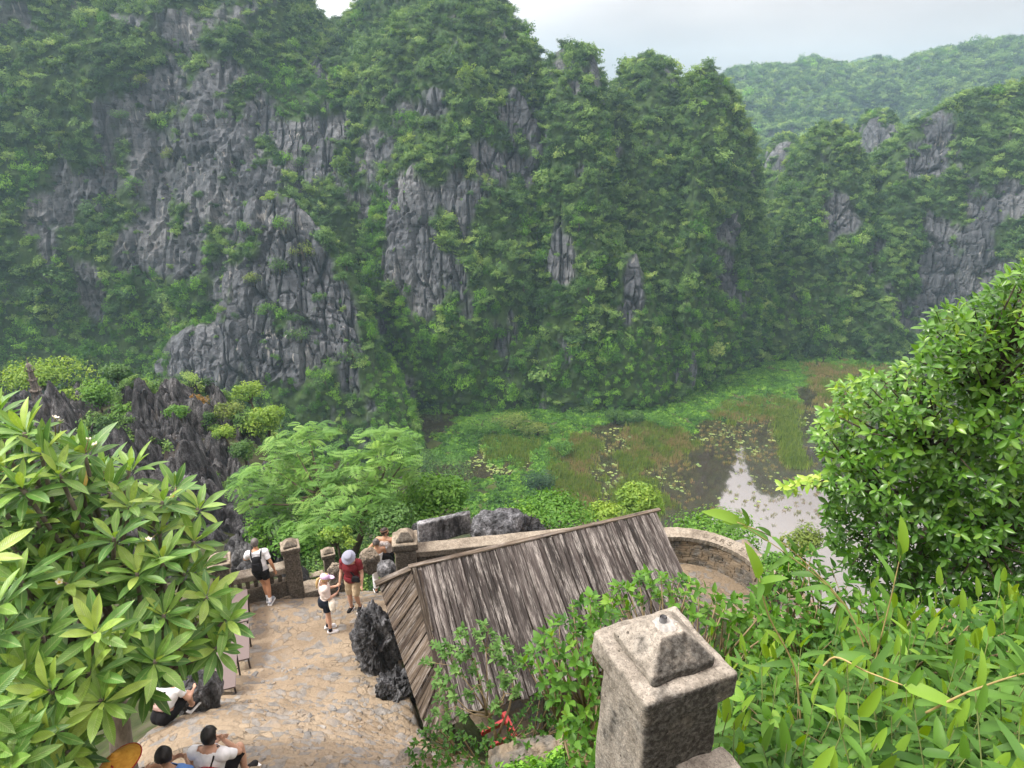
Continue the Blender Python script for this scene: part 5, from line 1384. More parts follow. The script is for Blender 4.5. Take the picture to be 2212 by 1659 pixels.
# ------------------------------------------------------------------ frangipani on the left
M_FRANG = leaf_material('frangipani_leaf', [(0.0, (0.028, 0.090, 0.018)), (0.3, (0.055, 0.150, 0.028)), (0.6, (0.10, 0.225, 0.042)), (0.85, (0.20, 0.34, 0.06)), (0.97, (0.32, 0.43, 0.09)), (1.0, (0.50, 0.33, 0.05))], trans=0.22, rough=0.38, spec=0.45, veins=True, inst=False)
FR = [leaf_proto(0.25, 0.56, 0.22, 0.10, 6), leaf_proto(0.28, 0.54, 0.12, 0.22, 6, wave=0.004), leaf_proto(0.22, 0.55, 0.30, -0.05, 6), leaf_proto(0.26, 0.58, 0.10, 0.36, 6, wave=0.008)]
FPOLY = [(-40, 885), (40, 895), (110, 935), (225, 960), (310, 1000), (395, 1060), (430, 1095), (415, 1150), (445, 1200), (435, 1245), (478, 1285), (502, 1310), (498, 1355), (478, 1390), (455, 1425), (400, 1440), (370, 1455), (300, 1485), (240, 1505), (190, 1575), (135, 1650), (120, 1720), (-60, 1720)]
_fl = lambda x, y, s: float(noise(np.array([[x/s, y/s, 3.3]]))[0])
def fdepth(x, y): return 0.35*_fl(x, y, 110.0) + 6.3 + 1.7*x/550 - 1.55*np.clip((y-890)/770, 0, 1)**1.2
tips = []
for layer, (sp, dz) in enumerate(((57, 0.0), (68, 0.5), (86, 1.1))):
    c = fill_px(FPOLY, sp, 60+layer)
    for x, y in c:
        if layer and 190 < x < 330 and 1300 < y < 1440 and layer < 3 and random.random() < 0.8: continue
        tips.append((x, y, fdepth(x, y) + dz + random.uniform(-0.25, 0.25), layer))
fr_base = np.array(rel(-5.3, 6.3, 0)); fr_base[2] = gz(-5.3, 6.3)-0.3
fr = thing('frangipani_tree', 'large frangipani tree with long glossy leaves and white flowers at left', 'tree', tuple(fr_base))
pos, ax, upv, sz, pi_, tn = [], [], [], [], [], []
rg = np.random.default_rng(77); tip_pts = []
ctr = np.array(rel(-4.6, 6.0, -6.2))
for (x, y, d, layer) in tips:
    T0 = P(x, y, d=d); tip_pts.append(T0)
    out = T0-ctr; out /= np.linalg.norm(out)
    axis0 = out*0.55 + np.array([0, -0.18, 0.75]) + rg.normal(size=3)*0.22; axis0 /= np.linalg.norm(axis0)
    e1 = np.cross(axis0, [0.2, 1, 0.1]); e1 /= np.linalg.norm(e1); e2 = np.cross(axis0, e1)
    n = rg.integers(13, 19); young = rg.random()*0.25
    for k in range(n):
        th = k*2.39996 + rg.random()*0.35; fr_ = k/n
        el = R(66) - fr_*R(82) + rg.normal()*0.13
        rad = math.cos(th)*e1 + math.sin(th)*e2
        a = rad*math.cos(el) + axis0*math.sin(el); u = axis0*math.cos(el) - rad*math.sin(el)
        pos.append(T0 - axis0*0.11*fr_ + rad*0.015); ax.append(a); upv.append(u)
        sz.append((0.19+0.17*math.sin(math.pi*min(0.15+fr_*0.75, 1)))*rg.uniform(0.80, 1.22)*0.95); pi_.append(rg.integers(0, 4))
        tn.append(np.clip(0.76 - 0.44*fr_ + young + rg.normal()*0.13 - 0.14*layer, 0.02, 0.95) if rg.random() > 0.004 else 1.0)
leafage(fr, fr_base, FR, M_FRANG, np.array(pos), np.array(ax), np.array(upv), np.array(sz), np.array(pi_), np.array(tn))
tip_pts = np.array(tip_pts)
# limbs
root_top = fr_base + np.array([0.15, 0.1, 2.0])
limb(curve(fr_base, root_top, 0, 4, 0.04), [0.17, 0.15, 0.14, 0.13, 0.13], 'trunk', M_BARK, fr, fr_base, 10)
km = tip_pts[rg.choice(len(tip_pts), 11, False)]
for _ in range(8):
    lab = np.argmin(((tip_pts[:, None]-km[None])**2).sum(-1), 1); km = np.array([tip_pts[lab == k].mean(0) if np.any(lab == k) else km[k] for k in range(11)])
for k in range(11):
    fork = km[k]*0.62 + root_top*0.38; fork[2] -= 0.35
    m = MB(); bb = Vector(fr_base)
    m.tube([Vector(p)-bb for p in curve(root_top, fork, 0.12, 4, 0.06)], [0.085, 0.075, 0.068, 0.06, 0.052], 7)
    for tp_ in tip_pts[lab == k]:
        mid = fork*0.5+tp_*0.5 + rg.normal(size=3)*0.08; mid[2] -= 0.08
        m.tube([Vector(p)-bb for p in (fork, mid, tp_*0.97+mid*0.03)], [0.036, 0.026, 0.018], 6)
    m.build('branch', M_BARK, fr, smooth=True)
# flowers: five pale petals round a yellow throat
g = NG('frangipani_petal'); M_PETAL = g.done(g.bsdf(g.mix(g.ramp(g.attr('lv'), [(0.1, 1.0), (0.5, 0.0)]), (0.85, 0.80, 0.68), (0.85, 0.55, 0.06)), 0.5, None, 0.3))
pv, pf, plu, plv = leaf_proto(0.55, 0.6, 0.15, -0.25, 4)
def flower_mesh():
    V, F, T = [], [], []
    for k in range(5):
        M = Matrix.Rotation(k*2*math.pi/5, 3, 'Z') @ Matrix.Rotation(R(28), 3, 'X'); b = len(V)
        V += [tuple(M @ Vector(p)) for p in pv]; F += [[b+i for i in q] for q in pf]; T += list(plv)
    me = mesh('flower', np.array(V)*0.045, F, {'lv': T}); me.materials.append(M_PETAL); return me
FLW = flower_mesh()
for (x, y) in ((232, 1238), (430, 1337), (128, 1258), (376, 1072), (207, 962), (190, 952), (320, 1168), (118, 905), (130, 912)):
    k = int(np.argmin((proj(tip_pts)[0]-x)**2 + (proj(tip_pts)[1]-y)**2)); p = P(x, y, d=fdepth(x, y)-0.22)
    o = obj('flower', FLW, parent=fr); o.location = tuple(p-fr_base); o.rotation_euler = (rg.uniform(0.2, 0.8), rg.uniform(-0.3, 0.3), rg.random()*6)
    m = MB(); m.tube([Vector(tip_pts[k]-fr_base), Vector(p-fr_base)+Vector((0, 0, -0.004))], [0.008, 0.004], 5); m.build('flower_stalk', M_STEM, fr)

# ------------------------------------------------------------------ big glossy tree on the right
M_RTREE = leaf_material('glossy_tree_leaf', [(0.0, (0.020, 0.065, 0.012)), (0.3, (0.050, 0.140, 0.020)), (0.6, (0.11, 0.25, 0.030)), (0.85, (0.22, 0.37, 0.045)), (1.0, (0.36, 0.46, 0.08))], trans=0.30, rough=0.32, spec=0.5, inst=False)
RT = [leaf_proto(0.40, 0.58, 0.18, 0.30, 4), leaf_proto(0.44, 0.55, 0.10, 0.45, 4), leaf_proto(0.36, 0.56, 0.25, 0.15, 4)]
RPOLY = [(2230, 555), (2185, 580), (2150, 605), (2125, 640), (2060, 655), (2010, 680), (1992, 720), (1985, 765), (1945, 785), (1930, 805), (1880, 800), (1840, 815), (1800, 830), (1815, 865), (1772, 890), (1762, 950), (1775, 985), (1795, 1010), (1762, 1030), (1785, 1075), (1775, 1110), (1790, 1160), (1820, 1215), (1880, 1270), (1960, 1305), (2100, 1320), (2290, 1330), (2290, 560)]
def cluster_leaves(pts_px, depth_fn, nleaf, L, protos, layers, seed, tone_fn, ctr, upbias=0.4, droop=0.25):
    r = np.random.default_rng(seed); pos, ax, upv, sz, pi_, tn, tips = [], [], [], [], [], [], []
    for layer, (pts_, dz) in enumerate(zip(pts_px, layers)):
        for x, y in pts_:
            d = depth_fn(x, y) + dz + r.normal()*0.12*max(1, depth_fn(x, y)/8)
            T0 = P(x, y, d=d); tips.append(T0)
            out = T0-ctr; out /= np.linalg.norm(out)+1e-6
            a0 = out*0.7 + np.array([0, -0.15, upbias]) + r.normal(size=3)*0.35; a0 /= np.linalg.norm(a0)
            e1 = np.cross(a0, [0.3, 0.9, 0.2]); e1 /= np.linalg.norm(e1); e2 = np.cross(a0, e1)
            n = max(3, int(nleaf*r.uniform(0.75, 1.3))); yg = tone_fn(x, y, layer) + r.normal()*0.10
            for k in range(n):
                th = k*2.39996 + r.random()*0.5; f_ = k/n; el = R(60) - f_*R(70) + r.normal()*0.2
                rad = math.cos(th)*e1+math.sin(th)*e2; a = rad*math.cos(el)+a0*math.sin(el); a[2] -= droop*f_
                pos.append(T0 - a0*0.35*L*f_*2); ax.append(a); upv.append(a0*math.cos(el)-rad*math.sin(el)+np.array([0, 0, 0.3]))
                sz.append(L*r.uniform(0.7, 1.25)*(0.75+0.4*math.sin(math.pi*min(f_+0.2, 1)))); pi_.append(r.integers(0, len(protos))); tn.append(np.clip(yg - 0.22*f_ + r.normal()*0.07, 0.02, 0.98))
    return [np.array(q) for q in (pos, ax, upv, sz, pi_, tn)] + [np.array(tips)]
def rdepth(x, y): return 0.34*_fl(x, y, 85.0) + 0.22*_fl(x, y, 40.0) + 6.9 - 0.9*np.clip((x-1750)/460, 0, 1) + 0.5*np.clip((y-1000)/300, -1, 1)
rt_base = np.array([4.9, 6.6, gz(4.9, 6.6)-0.2])
rt = thing('glossy_tree', 'dense glossy leaved tree filling the right edge of the view', 'tree', tuple(rt_base))
r_ctr = np.array(rel(5.1, 6.6, -3.6))
layers = [fill_px(RPOLY, 20, 31), fill_px(RPOLY, 20, 32), fill_px(RPOLY, 24, 33), fill_px(RPOLY, 32, 34)]
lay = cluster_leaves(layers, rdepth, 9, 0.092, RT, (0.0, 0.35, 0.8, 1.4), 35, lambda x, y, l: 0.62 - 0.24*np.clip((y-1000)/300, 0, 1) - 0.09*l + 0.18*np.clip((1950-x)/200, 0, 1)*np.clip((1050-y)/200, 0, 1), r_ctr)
# a spray reaching out over the water
ex = np.array([(1690+t*9, 1052-t*2.0+6*math.sin(t)) for t in range(0, 10)])
l2 = cluster_leaves([ex], lambda x, y: 6.7, 6, 0.10, RT, (0.0,), 36, lambda x, y, l: 0.92, r_ctr)
allp = [np.concatenate([a, b]) for a, b in zip(lay, l2)]
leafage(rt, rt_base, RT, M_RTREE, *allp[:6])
tips = allp[6]
top_ = rt_base + np.array([0.2, 0.1, 1.9])
limb(curve(rt_base, top_, 0, 4, 0.05), [0.13, 0.12, 0.11, 0.10, 0.10], 'trunk', M_BARKD, rt, rt_base, 9)
km = tips[rg.choice(len(tips), 9, False)]
for _ in range(6):
    lab = np.argmin(((tips[:, None]-km[None])**2).sum(-1), 1); km = np.array([tips[lab == k].mean(0) if np.any(lab == k) else km[k] for k in range(9)])
for k in range(9):
    m = MB(); bb = Vector(rt_base); fork = km[k]*0.7+top_*0.3
    m.tube([Vector(p)-bb for p in curve(top_, fork, 0.1, 4, 0.06)], [0.07, 0.06, 0.05, 0.04, 0.03], 6)
    for tp_ in tips[lab == k][::4]:
        m.tube([Vector(p)-bb for p in (fork, fork*0.45+tp_*0.55+rg.normal(size=3)*0.05, tp_)], [0.018, 0.011, 0.005], 4)
    m.build('branch', M_BARKD, rt, smooth=True)
m = MB(); bb = Vector(rt_base); m.tube([Vector(P(1790, 1035, d=6.9))-bb, Vector(P(1740, 1048, d=6.75))-bb, Vector(P(1692, 1052, d=6.7))-bb], [0.012, 0.008, 0.004], 5); m.build('branch', M_BARKD, rt)

# ------------------------------------------------------------------ shrubs and herbs
M_SHRUB = leaf_material('shrub_leaf', [(0.0, (0.022, 0.075, 0.012)), (0.35, (0.050, 0.140, 0.020)), (0.65, (0.105, 0.24, 0.030)), (0.9, (0.19, 0.34, 0.05)), (1.0, (0.27, 0.40, 0.07))], trans=0.35, rough=0.5, spec=0.3, inst=False)
M_MINT = leaf_material('downy_leaf', [(0.0, (0.035, 0.095, 0.022)), (0.4, (0.085, 0.185, 0.045)), (0.75, (0.155, 0.275, 0.080)), (1.0, (0.23, 0.36, 0.11))], trans=0.3, rough=0.65, spec=0.2, inst=False)
SH = [leaf_proto(0.50, 0.40, 0.15, 0.20, 4), leaf_proto(0.56, 0.42, 0.08, 0.35, 4), leaf_proto(0.44, 0.40, 0.22, 0.10, 4)]
def shrub(name, label, poly, spacing, depth_fn, L, nleaf, root, mat, seed, layers=(0.0, 0.3, 0.65), tone=0.6, cat='shrub', stem=M_STEM, n_stem=10, protos=SH, n_parts=300, group=None, tone_grad=None, upbias=0.6):
    base = np.array([root[0], root[1], gz(root[0], root[1])-0.1])
    t = thing(name, label, cat, tuple(base), group=group)
    pts_ = [fill_px(poly, spacing*(1+0.15*k), seed+k) for k in range(len(layers))]
    c = np.mean([P(x, y, d=depth_fn(x, y)) for x, y in pts_[0]], 0); ctr = c*0.65 + base*0.35
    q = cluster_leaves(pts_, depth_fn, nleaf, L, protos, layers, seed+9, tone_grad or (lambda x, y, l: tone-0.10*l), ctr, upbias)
    leafage(t, base, protos, mat, *q[:6], n_parts=n_parts)
    tips = q[6]; r = np.random.default_rng(seed); bb = Vector(base)
    km = tips[r.choice(len(tips), min(n_stem, len(tips)), False)]
    lab = np.argmin(((tips[:, None]-km[None])**2).sum(-1), 1)
    for k in range(len(km)):
        m = MB(); fk = base*0.45+km[k]*0.55 + r.normal(size=3)*0.05
        Ls = np.linalg.norm(km[k]-base)
        m.tube([Vector(p)-bb for p in (base + r.normal(size=3)*np.array([0.05, 0.05, 0]), base*0.7+fk*0.3+r.normal(size=3)*0.04, fk)], [0.012*Ls, 0.010*Ls, 0.007*Ls], 5)
        for tp_ in tips[lab == k][::2]:
            m.tube([Vector(p)-bb for p in (fk, fk*0.4+tp_*0.6, tp_)], [0.005*Ls, 0.004*Ls, 0.002*Ls], 4)
        m.build('stem', stem, t, smooth=True)
    return t
cst = lambda d: (lambda x, y: d)
shrub('leafy_shrub', 'bright leafy shrub hanging between the shed and the foreground pillar', [(1125, 1440), (1150, 1380), (1205, 1330), (1270, 1285), (1330, 1320), (1285, 1370), (1290, 1460), (1292, 1560), (1280, 1690), (1235, 1690), (1225, 1600), (1190, 1520), (1170, 1470)], 24, lambda x, y: 5.6+0.4*(1300-x)/170, 0.085, 7, (0.75, 4.6), M_SHRUB, 110, tone=0.62)
shrub('leafy_shrub', 'yellow green shrub spreading behind the cap of the foreground pillar', [(1300, 1300), (1340, 1258), (1395, 1235), (1470, 1245), (1560, 1285), (1640, 1300), (1700, 1330), (1720, 1420), (1640, 1440), (1570, 1400), (1500, 1330), (1440, 1300), (1380, 1310), (1330, 1330)], 24, lambda x, y: 6.6-0.9*(x-1300)/400, 0.085, 7, (1.7, 5.2), M_SHRUB, 120, tone=0.66)
shrub('leafy_shrub', 'spread of broad leaved herbs in front of the glossy tree', [(1600, 1290), (1650, 1240), (1720, 1185), (1760, 1190), (1830, 1240), (1900, 1290), (2000, 1320), (2120, 1330), (2260, 1320), (2260, 1450), (2100, 1450), (1980, 1420), (1850, 1400), (1740, 1380), (1660, 1350)], 27, lambda x, y: 6.4-1.5*np.clip((x-1600)/600, 0, 1)-0.8*np.clip((y-1250)/200, 0, 1), 0.095, 7, (3.2, 4.8), M_SHRUB, 130, tone=0.55)
shrub('leafy_shrub', 'low dark green weeds in the hollow below the shed eave', [(905, 1580), (960, 1565), (1010, 1590), (1070, 1600), (1120, 1540), (1160, 1500), (1215, 1520), (1230, 1590), (1180, 1620), (1130, 1650), (1100, 1690), (880, 1690), (885, 1620)], 17, lambda x, y: 9.0-0.6*(y-1500)/180, 0.065, 7, (-0.3, 7.6), M_SHRUB, 140, tone=0.42, layers=(0.0, 0.25))
shrub('leafy_shrub', 'broad leaved weeds mixed into the bamboo at the lower right', [(1600, 1480), (1660, 1420), (1800, 1430), (1950, 1450), (2100, 1470), (2260, 1480), (2260, 1700), (1640, 1700), (1590, 1580)], 46, lambda x, y: 4.7-1.5*np.clip((y-1430)/250, 0, 1), 0.085, 7, (2.3, 2.9), M_SHRUB, 180, tone=0.5, layers=(0.0, 0.35), n_stem=14)
# the lantana in front of the roof with its bare tan stems
lan_base = P(1072, 1598, d=8.9)
t = thing('lantana_bush', 'open lantana bush with tan stems and downy leaves before the shed roof', 'shrub', tuple(lan_base))
LC = [(940, 1395), (965, 1415), (990, 1375), (1010, 1400), (1045, 1350), (1040, 1380), (1075, 1345 + 45), (1060, 1420), (1085, 1425), (1100, 1400), (935, 1460), (960, 1475), (985, 1445), (1020, 1440), (1040, 1470), (945, 1535), (975, 1505), (960, 1560), (1010, 1500), (1000, 1545), (1090, 1480), (1110, 1500), (1070, 1520), (1095, 1455), (1050, 1560), (925, 1430), (1118, 1425), (1000, 1420), (975, 1395), (950, 1505)]
lp = []
for x, y in LC:
    for _ in range(4): lp.append((x+random.gauss(0, 9), y+random.gauss(0, 8)))
q = cluster_leaves([lp], lambda x, y: 8.6+0.2*math.sin(x*0.05), 9, 0.072, SH, (0.0,), 150, lambda x, y, l: 0.55, lan_base, 0.6)
leafage(t, lan_base, SH, M_MINT, *q[:6])
bb = Vector(lan_base); fk0 = P(1056, 1548, d=8.8)
FK = [P(x, y, d=8.7) for x, y in ((955, 1480), (985, 1440), (1025, 1425), (1050, 1400), (1088, 1452), (985, 1525), (1092, 1498), (1030, 1480))]
FM = [fk0*0.55+f_*0.45+rg.normal(size=3)*0.05+np.array([0, 0, -0.04]) for f_ in FK]
for f_, g_ in zip(FK, FM):
    m = MB(); m.tube([Vector(p)-bb for p in (fk0+rg.normal(size=3)*0.02, g_, f_)], [0.012, 0.009, 0.006], 5); m.build('stem', M_STEM, t, smooth=True)
for x, y in LC:
    tp_ = P(x, y, d=8.62); f_ = FK[int(np.argmin([np.linalg.norm(q_-tp_) for q_ in FK]))]; mid = f_*0.5+tp_*0.5 + rg.normal(size=3)*0.025
    m = MB(); m.tube([Vector(p)-bb for p in (f_, mid, tp_)], [0.006, 0.005, 0.003], 4); m.build('stem', M_STEM, t, smooth=True)
m = MB(); m.tube([Vector(p)-bb for p in curve(lan_base, fk0, 0, 3, 0.02)], [0.026, 0.022, 0.020, 0.016], 7); m.build('stem', M_STEM, t, smooth=True)
tp_ = P(1105, 1440, d=8.7)
m = MB(); m.tube([Vector(p)-bb for p in (lan_base, P(1100, 1530, d=8.8), P(1108, 1490, d=8.75), tp_)], [0.020, 0.016, 0.013, 0.008], 6); m.build('stem', M_STEM, t, smooth=True)

# ------------------------------------------------------------------ dwarf bamboo on the right
M_BAM = leaf_material('bamboo_leaf', [(0.0, (0.015, 0.048, 0.010)), (0.4, (0.045, 0.120, 0.020)), (0.7, (0.090, 0.200, 0.030)), (0.9, (0.17, 0.30, 0.038)), (1.0, (0.28, 0.40, 0.05))], trans=0.30, rough=0.5, spec=0.25, inst=False)
BM = [leaf_proto(0.25, 0.34, 0.12, 0.60, 6, 0.6), leaf_proto(0.30, 0.34, 0.18, 0.30, 6, 0.6), leaf_proto(0.22, 0.32, 0.10, 0.90, 6, 0.6), leaf_proto(0.28, 0.34, 0.22, 0.08, 6, 0.6)]
r = np.random.default_rng(160)
roots = np.column_stack([r.uniform(1.0, 6.2, 2200), r.uniform(1.0, 5.6, 2200)])
zz = HGT(roots[:, 0], roots[:, 1])+CAMZ
hx_, hy_, hd_ = proj(np.column_stack([roots, zz+0.9]))
keep = (hx_ > 1500) & (hx_ < 2330) & (hy_ > 1330) & (hy_ < 2100) & (hd_ > 1.9)
roots, zz, hx_ = roots[keep], zz[keep], hx_[keep]
# nothing grows inside the pillar or the wall
loc_ = (roots-np.array([0.735, 2.49])) @ np.array([[math.cos(RZ), -math.sin(RZ)], [math.sin(RZ), math.cos(RZ)]])
keep = ~((loc_[:, 0] < 0.42) & (loc_[:, 1] < 0.5)); roots, zz = roots[keep][:430], zz[keep][:430]
M_CANEG = bark_material('green_cane', (0.07, 0.10, 0.03), (0.16, 0.19, 0.06))
GROUPS = 5
gid = np.argmin(np.abs(np.arctan2(roots[:, 0], roots[:, 1])[:, None] - np.quantile(np.arctan2(roots[:, 0], roots[:, 1]), [0.1, 0.3, 0.5, 0.7, 0.9])[None]), 1)
LABB = ['clump of dwarf bamboo touching the right side of the foreground pillar', 'second clump of dwarf bamboo from the foreground pillar', 'middle clump of dwarf bamboo in the lower right', 'dense dwarf bamboo towards the right edge', 'dwarf bamboo cut by the right edge of the view']
for gI in range(GROUPS):
    k = np.where(gid == gI)[0]
    if not len(k): continue
    base = np.array([roots[k, 0].mean(), roots[k, 1].mean(), zz[k].min()])
    t = thing('bamboo_clump', LABB[gI], 'bamboo', tuple(base), group='dwarf bamboo on the slope')
    pos, ax, upv, sz, pi_, tn = [], [], [], [], [], []
    bb = Vector(base)
    for i in k:
        H = r.uniform(0.75, 1.3); a = r.random()*6.28; ln_ = H*r.uniform(0.05, 0.35)
        p0 = np.array([roots[i, 0], roots[i, 1], zz[i]-0.05]); p2 = p0+np.array([ln_*math.cos(a), ln_*math.sin(a), H]); p1 = p0*0.5+p2*0.5 + np.array([-ln_*math.cos(a)*0.15, -ln_*math.sin(a)*0.15, 0])
        m = MB(); m.tube([Vector(p)-bb for p in (p0, p1, p2)], [0.005, 0.004, 0.0025], 4); m.build('cane', M_CANEG, t, smooth=True)
        nl = r.integers(9, 14); yg = r.normal()*0.08
        for j in range(nl):
            f_ = 0.25+0.75*(j+r.random()*0.5)/nl; pp = p0*(1-f_)**2+2*p1*f_*(1-f_)+p2*f_*f_
            th = a + (0 if j % 2 else math.pi) + r.normal()*0.8; el = r.uniform(0.1, 0.9) if j < nl-1 else 1.3
            d_ = np.array([math.cos(th)*math.cos(el), math.sin(th)*math.cos(el), math.sin(el)])
            pos.append(pp); ax.append(d_); upv.append(np.array([0, -0.1, 1.0]) + r.normal(size=3)*0.2); sz.append(r.uniform(0.12, 0.21)); pi_.append(r.integers(0, 4) if j < nl-1 else 3)
            tn.append(np.clip(0.36+yg+0.48*(f_-0.3)+r.normal()*0.08 + (0.25 if j == nl-1 else 0), 0.03, 0.98))
    leafage(t, base, BM, M_BAM, np.array(pos), np.array(ax), np.array(upv), np.array(sz), np.array(pi_), np.array(tn))
# tall canes that lean out across the view
CN = [([(1905, 1560), (1840, 1330), (1700, 1180), (1592, 1128)], 4.6, 'long bamboo cane arching left towards the curved parapet'), ([(1900, 1450), (1800, 1280), (1690, 1190), (1600, 1132)], 5.0, 'thin bamboo cane beside the long arching one'), ([(1890, 1430), (1905, 1370), (1925, 1290), (1945, 1200)], 4.3, 'upright bamboo cane with one pointed leaf before the glossy tree'),
      ([(1750, 1480), (1800, 1420), (1870, 1450), (1950, 1480)], 3.6, 'dry tan cane lying across the bamboo leaves'), ([(2000, 1540), (2080, 1500), (2160, 1470), (2230, 1450)], 3.2, 'tan cane slanting to the right edge'), ([(1730, 1560), (1715, 1440), (1660, 1330), (1640, 1250)], 4.2, 'bamboo shoot standing beside the pillar cap')]
for ctl, d0, lab in CN:
    w_ = [P(x, y, d=d0-0.12*i) for i, (x, y) in enumerate(ctl)]; base = w_[0]
    t = thing('bamboo_cane', lab, 'bamboo', tuple(base), group='leaning bamboo canes'); bb = Vector(base)
    g0 = np.array([base[0], base[1], gz(base[0], base[1])-0.05])
    cp = interp_rows(np.array(([g0] if 'tan' not in lab else [])+w_), np.linspace(0, 1, 18))
    m = MB(); m.tube([Vector(p)-bb for p in cp], list(np.linspace(0.0065, 0.003, 18)), 6); m.build('cane', M_CANE, t, smooth=True)
    pos, ax, upv, sz, pi_, tn = [], [], [], [], [], []
    for j in range(6, 18, 2 if 'dry' not in lab else 6):
        tdir = cp[min(j+1, 17)]-cp[j-1]; tdir /= np.linalg.norm(tdir)
        for s in (-1, 1):
            if s > 0 and j < 14: continue
            d_ = tdir*0.8 + r.normal(size=3)*0.45; d_[2] += 0.1
            pos.append(cp[j]); ax.append(d_); upv.append(np.array([0.1, -0.5, 1.0])); sz.append(r.uniform(0.13, 0.20)); pi_.append(r.integers(0, 4)); tn.append(r.uniform(0.5, 0.9))
    pos.append(cp[17]); ax.append((cp[17]-cp[15])/np.linalg.norm(cp[17]-cp[15])+np.array([0, 0, 0.1])); upv.append(np.array([0, -0.6, 1.0])); sz.append(0.24); pi_.append(1); tn.append(0.85)
    leafage(t, base, BM, M_BAM, np.array(pos), np.array(ax), np.array(upv), np.array(sz), np.array(pi_), np.array(tn))
# ================================================================== middle-distance trees
PN = [pinnate_proto(8, 0.62, 0.11, 0.22), pinnate_proto(9, 0.55, 0.10, 0.40), pinnate_proto(7, 0.7, 0.12, 0.12)]
M_FEATHER = leaf_material('feathery_leaf', [(0.0, (0.030, 0.095, 0.018)), (0.35, (0.075, 0.185, 0.035)), (0.65, (0.135, 0.275, 0.055)), (0.9, (0.215, 0.36, 0.085)), (1.0, (0.29, 0.42, 0.12))], trans=0.35, rough=0.5, spec=0.3, inst=False)
fb = P(742, 1225, d=22.0)
ft = thing('feathery_tree', 'pale green feathery leaved tree beyond the terrace balustrade', 'tree', tuple(fb))
FPO = [(498, 1045), (530, 1015), (585, 1005), (548, 968), (600, 945), (650, 925), (700, 913), (722, 955), (765, 965), (800, 930), (855, 913), (900, 938), (897, 985), (882, 1005), (902, 1025), (850, 1045), (858, 1085), (790, 1110), (720, 1140), (650, 1145), (590, 1135), (545, 1095), (505, 1070)]
def fdep(x, y): return 23.0 - 2.2*np.clip((y-920)/220, 0, 1) + 0.6*math.sin(x*0.021+y*0.013)
pos, ax, upv, sz, pi_, tn, tips = [], [], [], [], [], [], []
r = np.random.default_rng(170)
for layer, (sp, dz) in enumerate(((30, 0.0), (34, 0.9), (42, 1.8))):
    for x, y in fill_px(FPO, sp, 171+layer):
        T0 = P(x, y, d=fdep(x, y)+dz+r.normal()*0.25); tips.append(T0); yg = r.normal()*0.10
        for k in range(11):
            th = r.random()*6.28; el = r.uniform(-0.35, 0.35)
            d_ = np.array([math.cos(th)*math.cos(el), math.sin(th)*math.cos(el), math.sin(el)])
            pos.append(T0+r.normal(size=3)*np.array([0.12, 0.12, 0.10])); ax.append(d_); upv.append(np.array([0, -0.15, 1])+r.normal(size=3)*0.2); sz.append(r.uniform(0.34, 0.58)); pi_.append(r.integers(0, 3)); tn.append(np.clip(0.62-0.15*layer+yg+r.normal()*0.1, 0.02, 0.98))
leafage(ft, fb, PN, M_FEATHER, np.array(pos), np.array(ax), np.array(upv), np.array(sz), np.array(pi_), np.array(tn), n_parts=300)
tips = np.array(tips); bb = Vector(fb)
f1 = P(790, 1085, d=22.0); f2 = P(700, 1070, d=22.0)
m = MB(); m.tube([Vector(p)-bb for p in (fb, P(768, 1190, d=21.9), P(782, 1150, d=21.9), f1)], [0.16, 0.13, 0.11, 0.09], 8); m.build('trunk', M_BARKD, ft, smooth=True)
m = MB(); m.tube([Vector(p)-bb for p in (P(722, 1210, d=22.2), P(718, 1150, d=22.2), f2)], [0.11, 0.09, 0.07], 7); m.build('trunk', M_BARK, ft, smooth=True)
for k, tp_ in enumerate(tips[::5]):
    fk = f1 if np.linalg.norm(tp_-f1) < np.linalg.norm(tp_-f2) else f2
    mid = fk*0.5+tp_*0.5+np.array([0, 0, -0.2]); m = MB(); m.tube([Vector(p)-bb for p in (fk, mid, tp_)], [0.055, 0.035, 0.012], 5); m.build('branch', M_BARKD, ft, smooth=True)

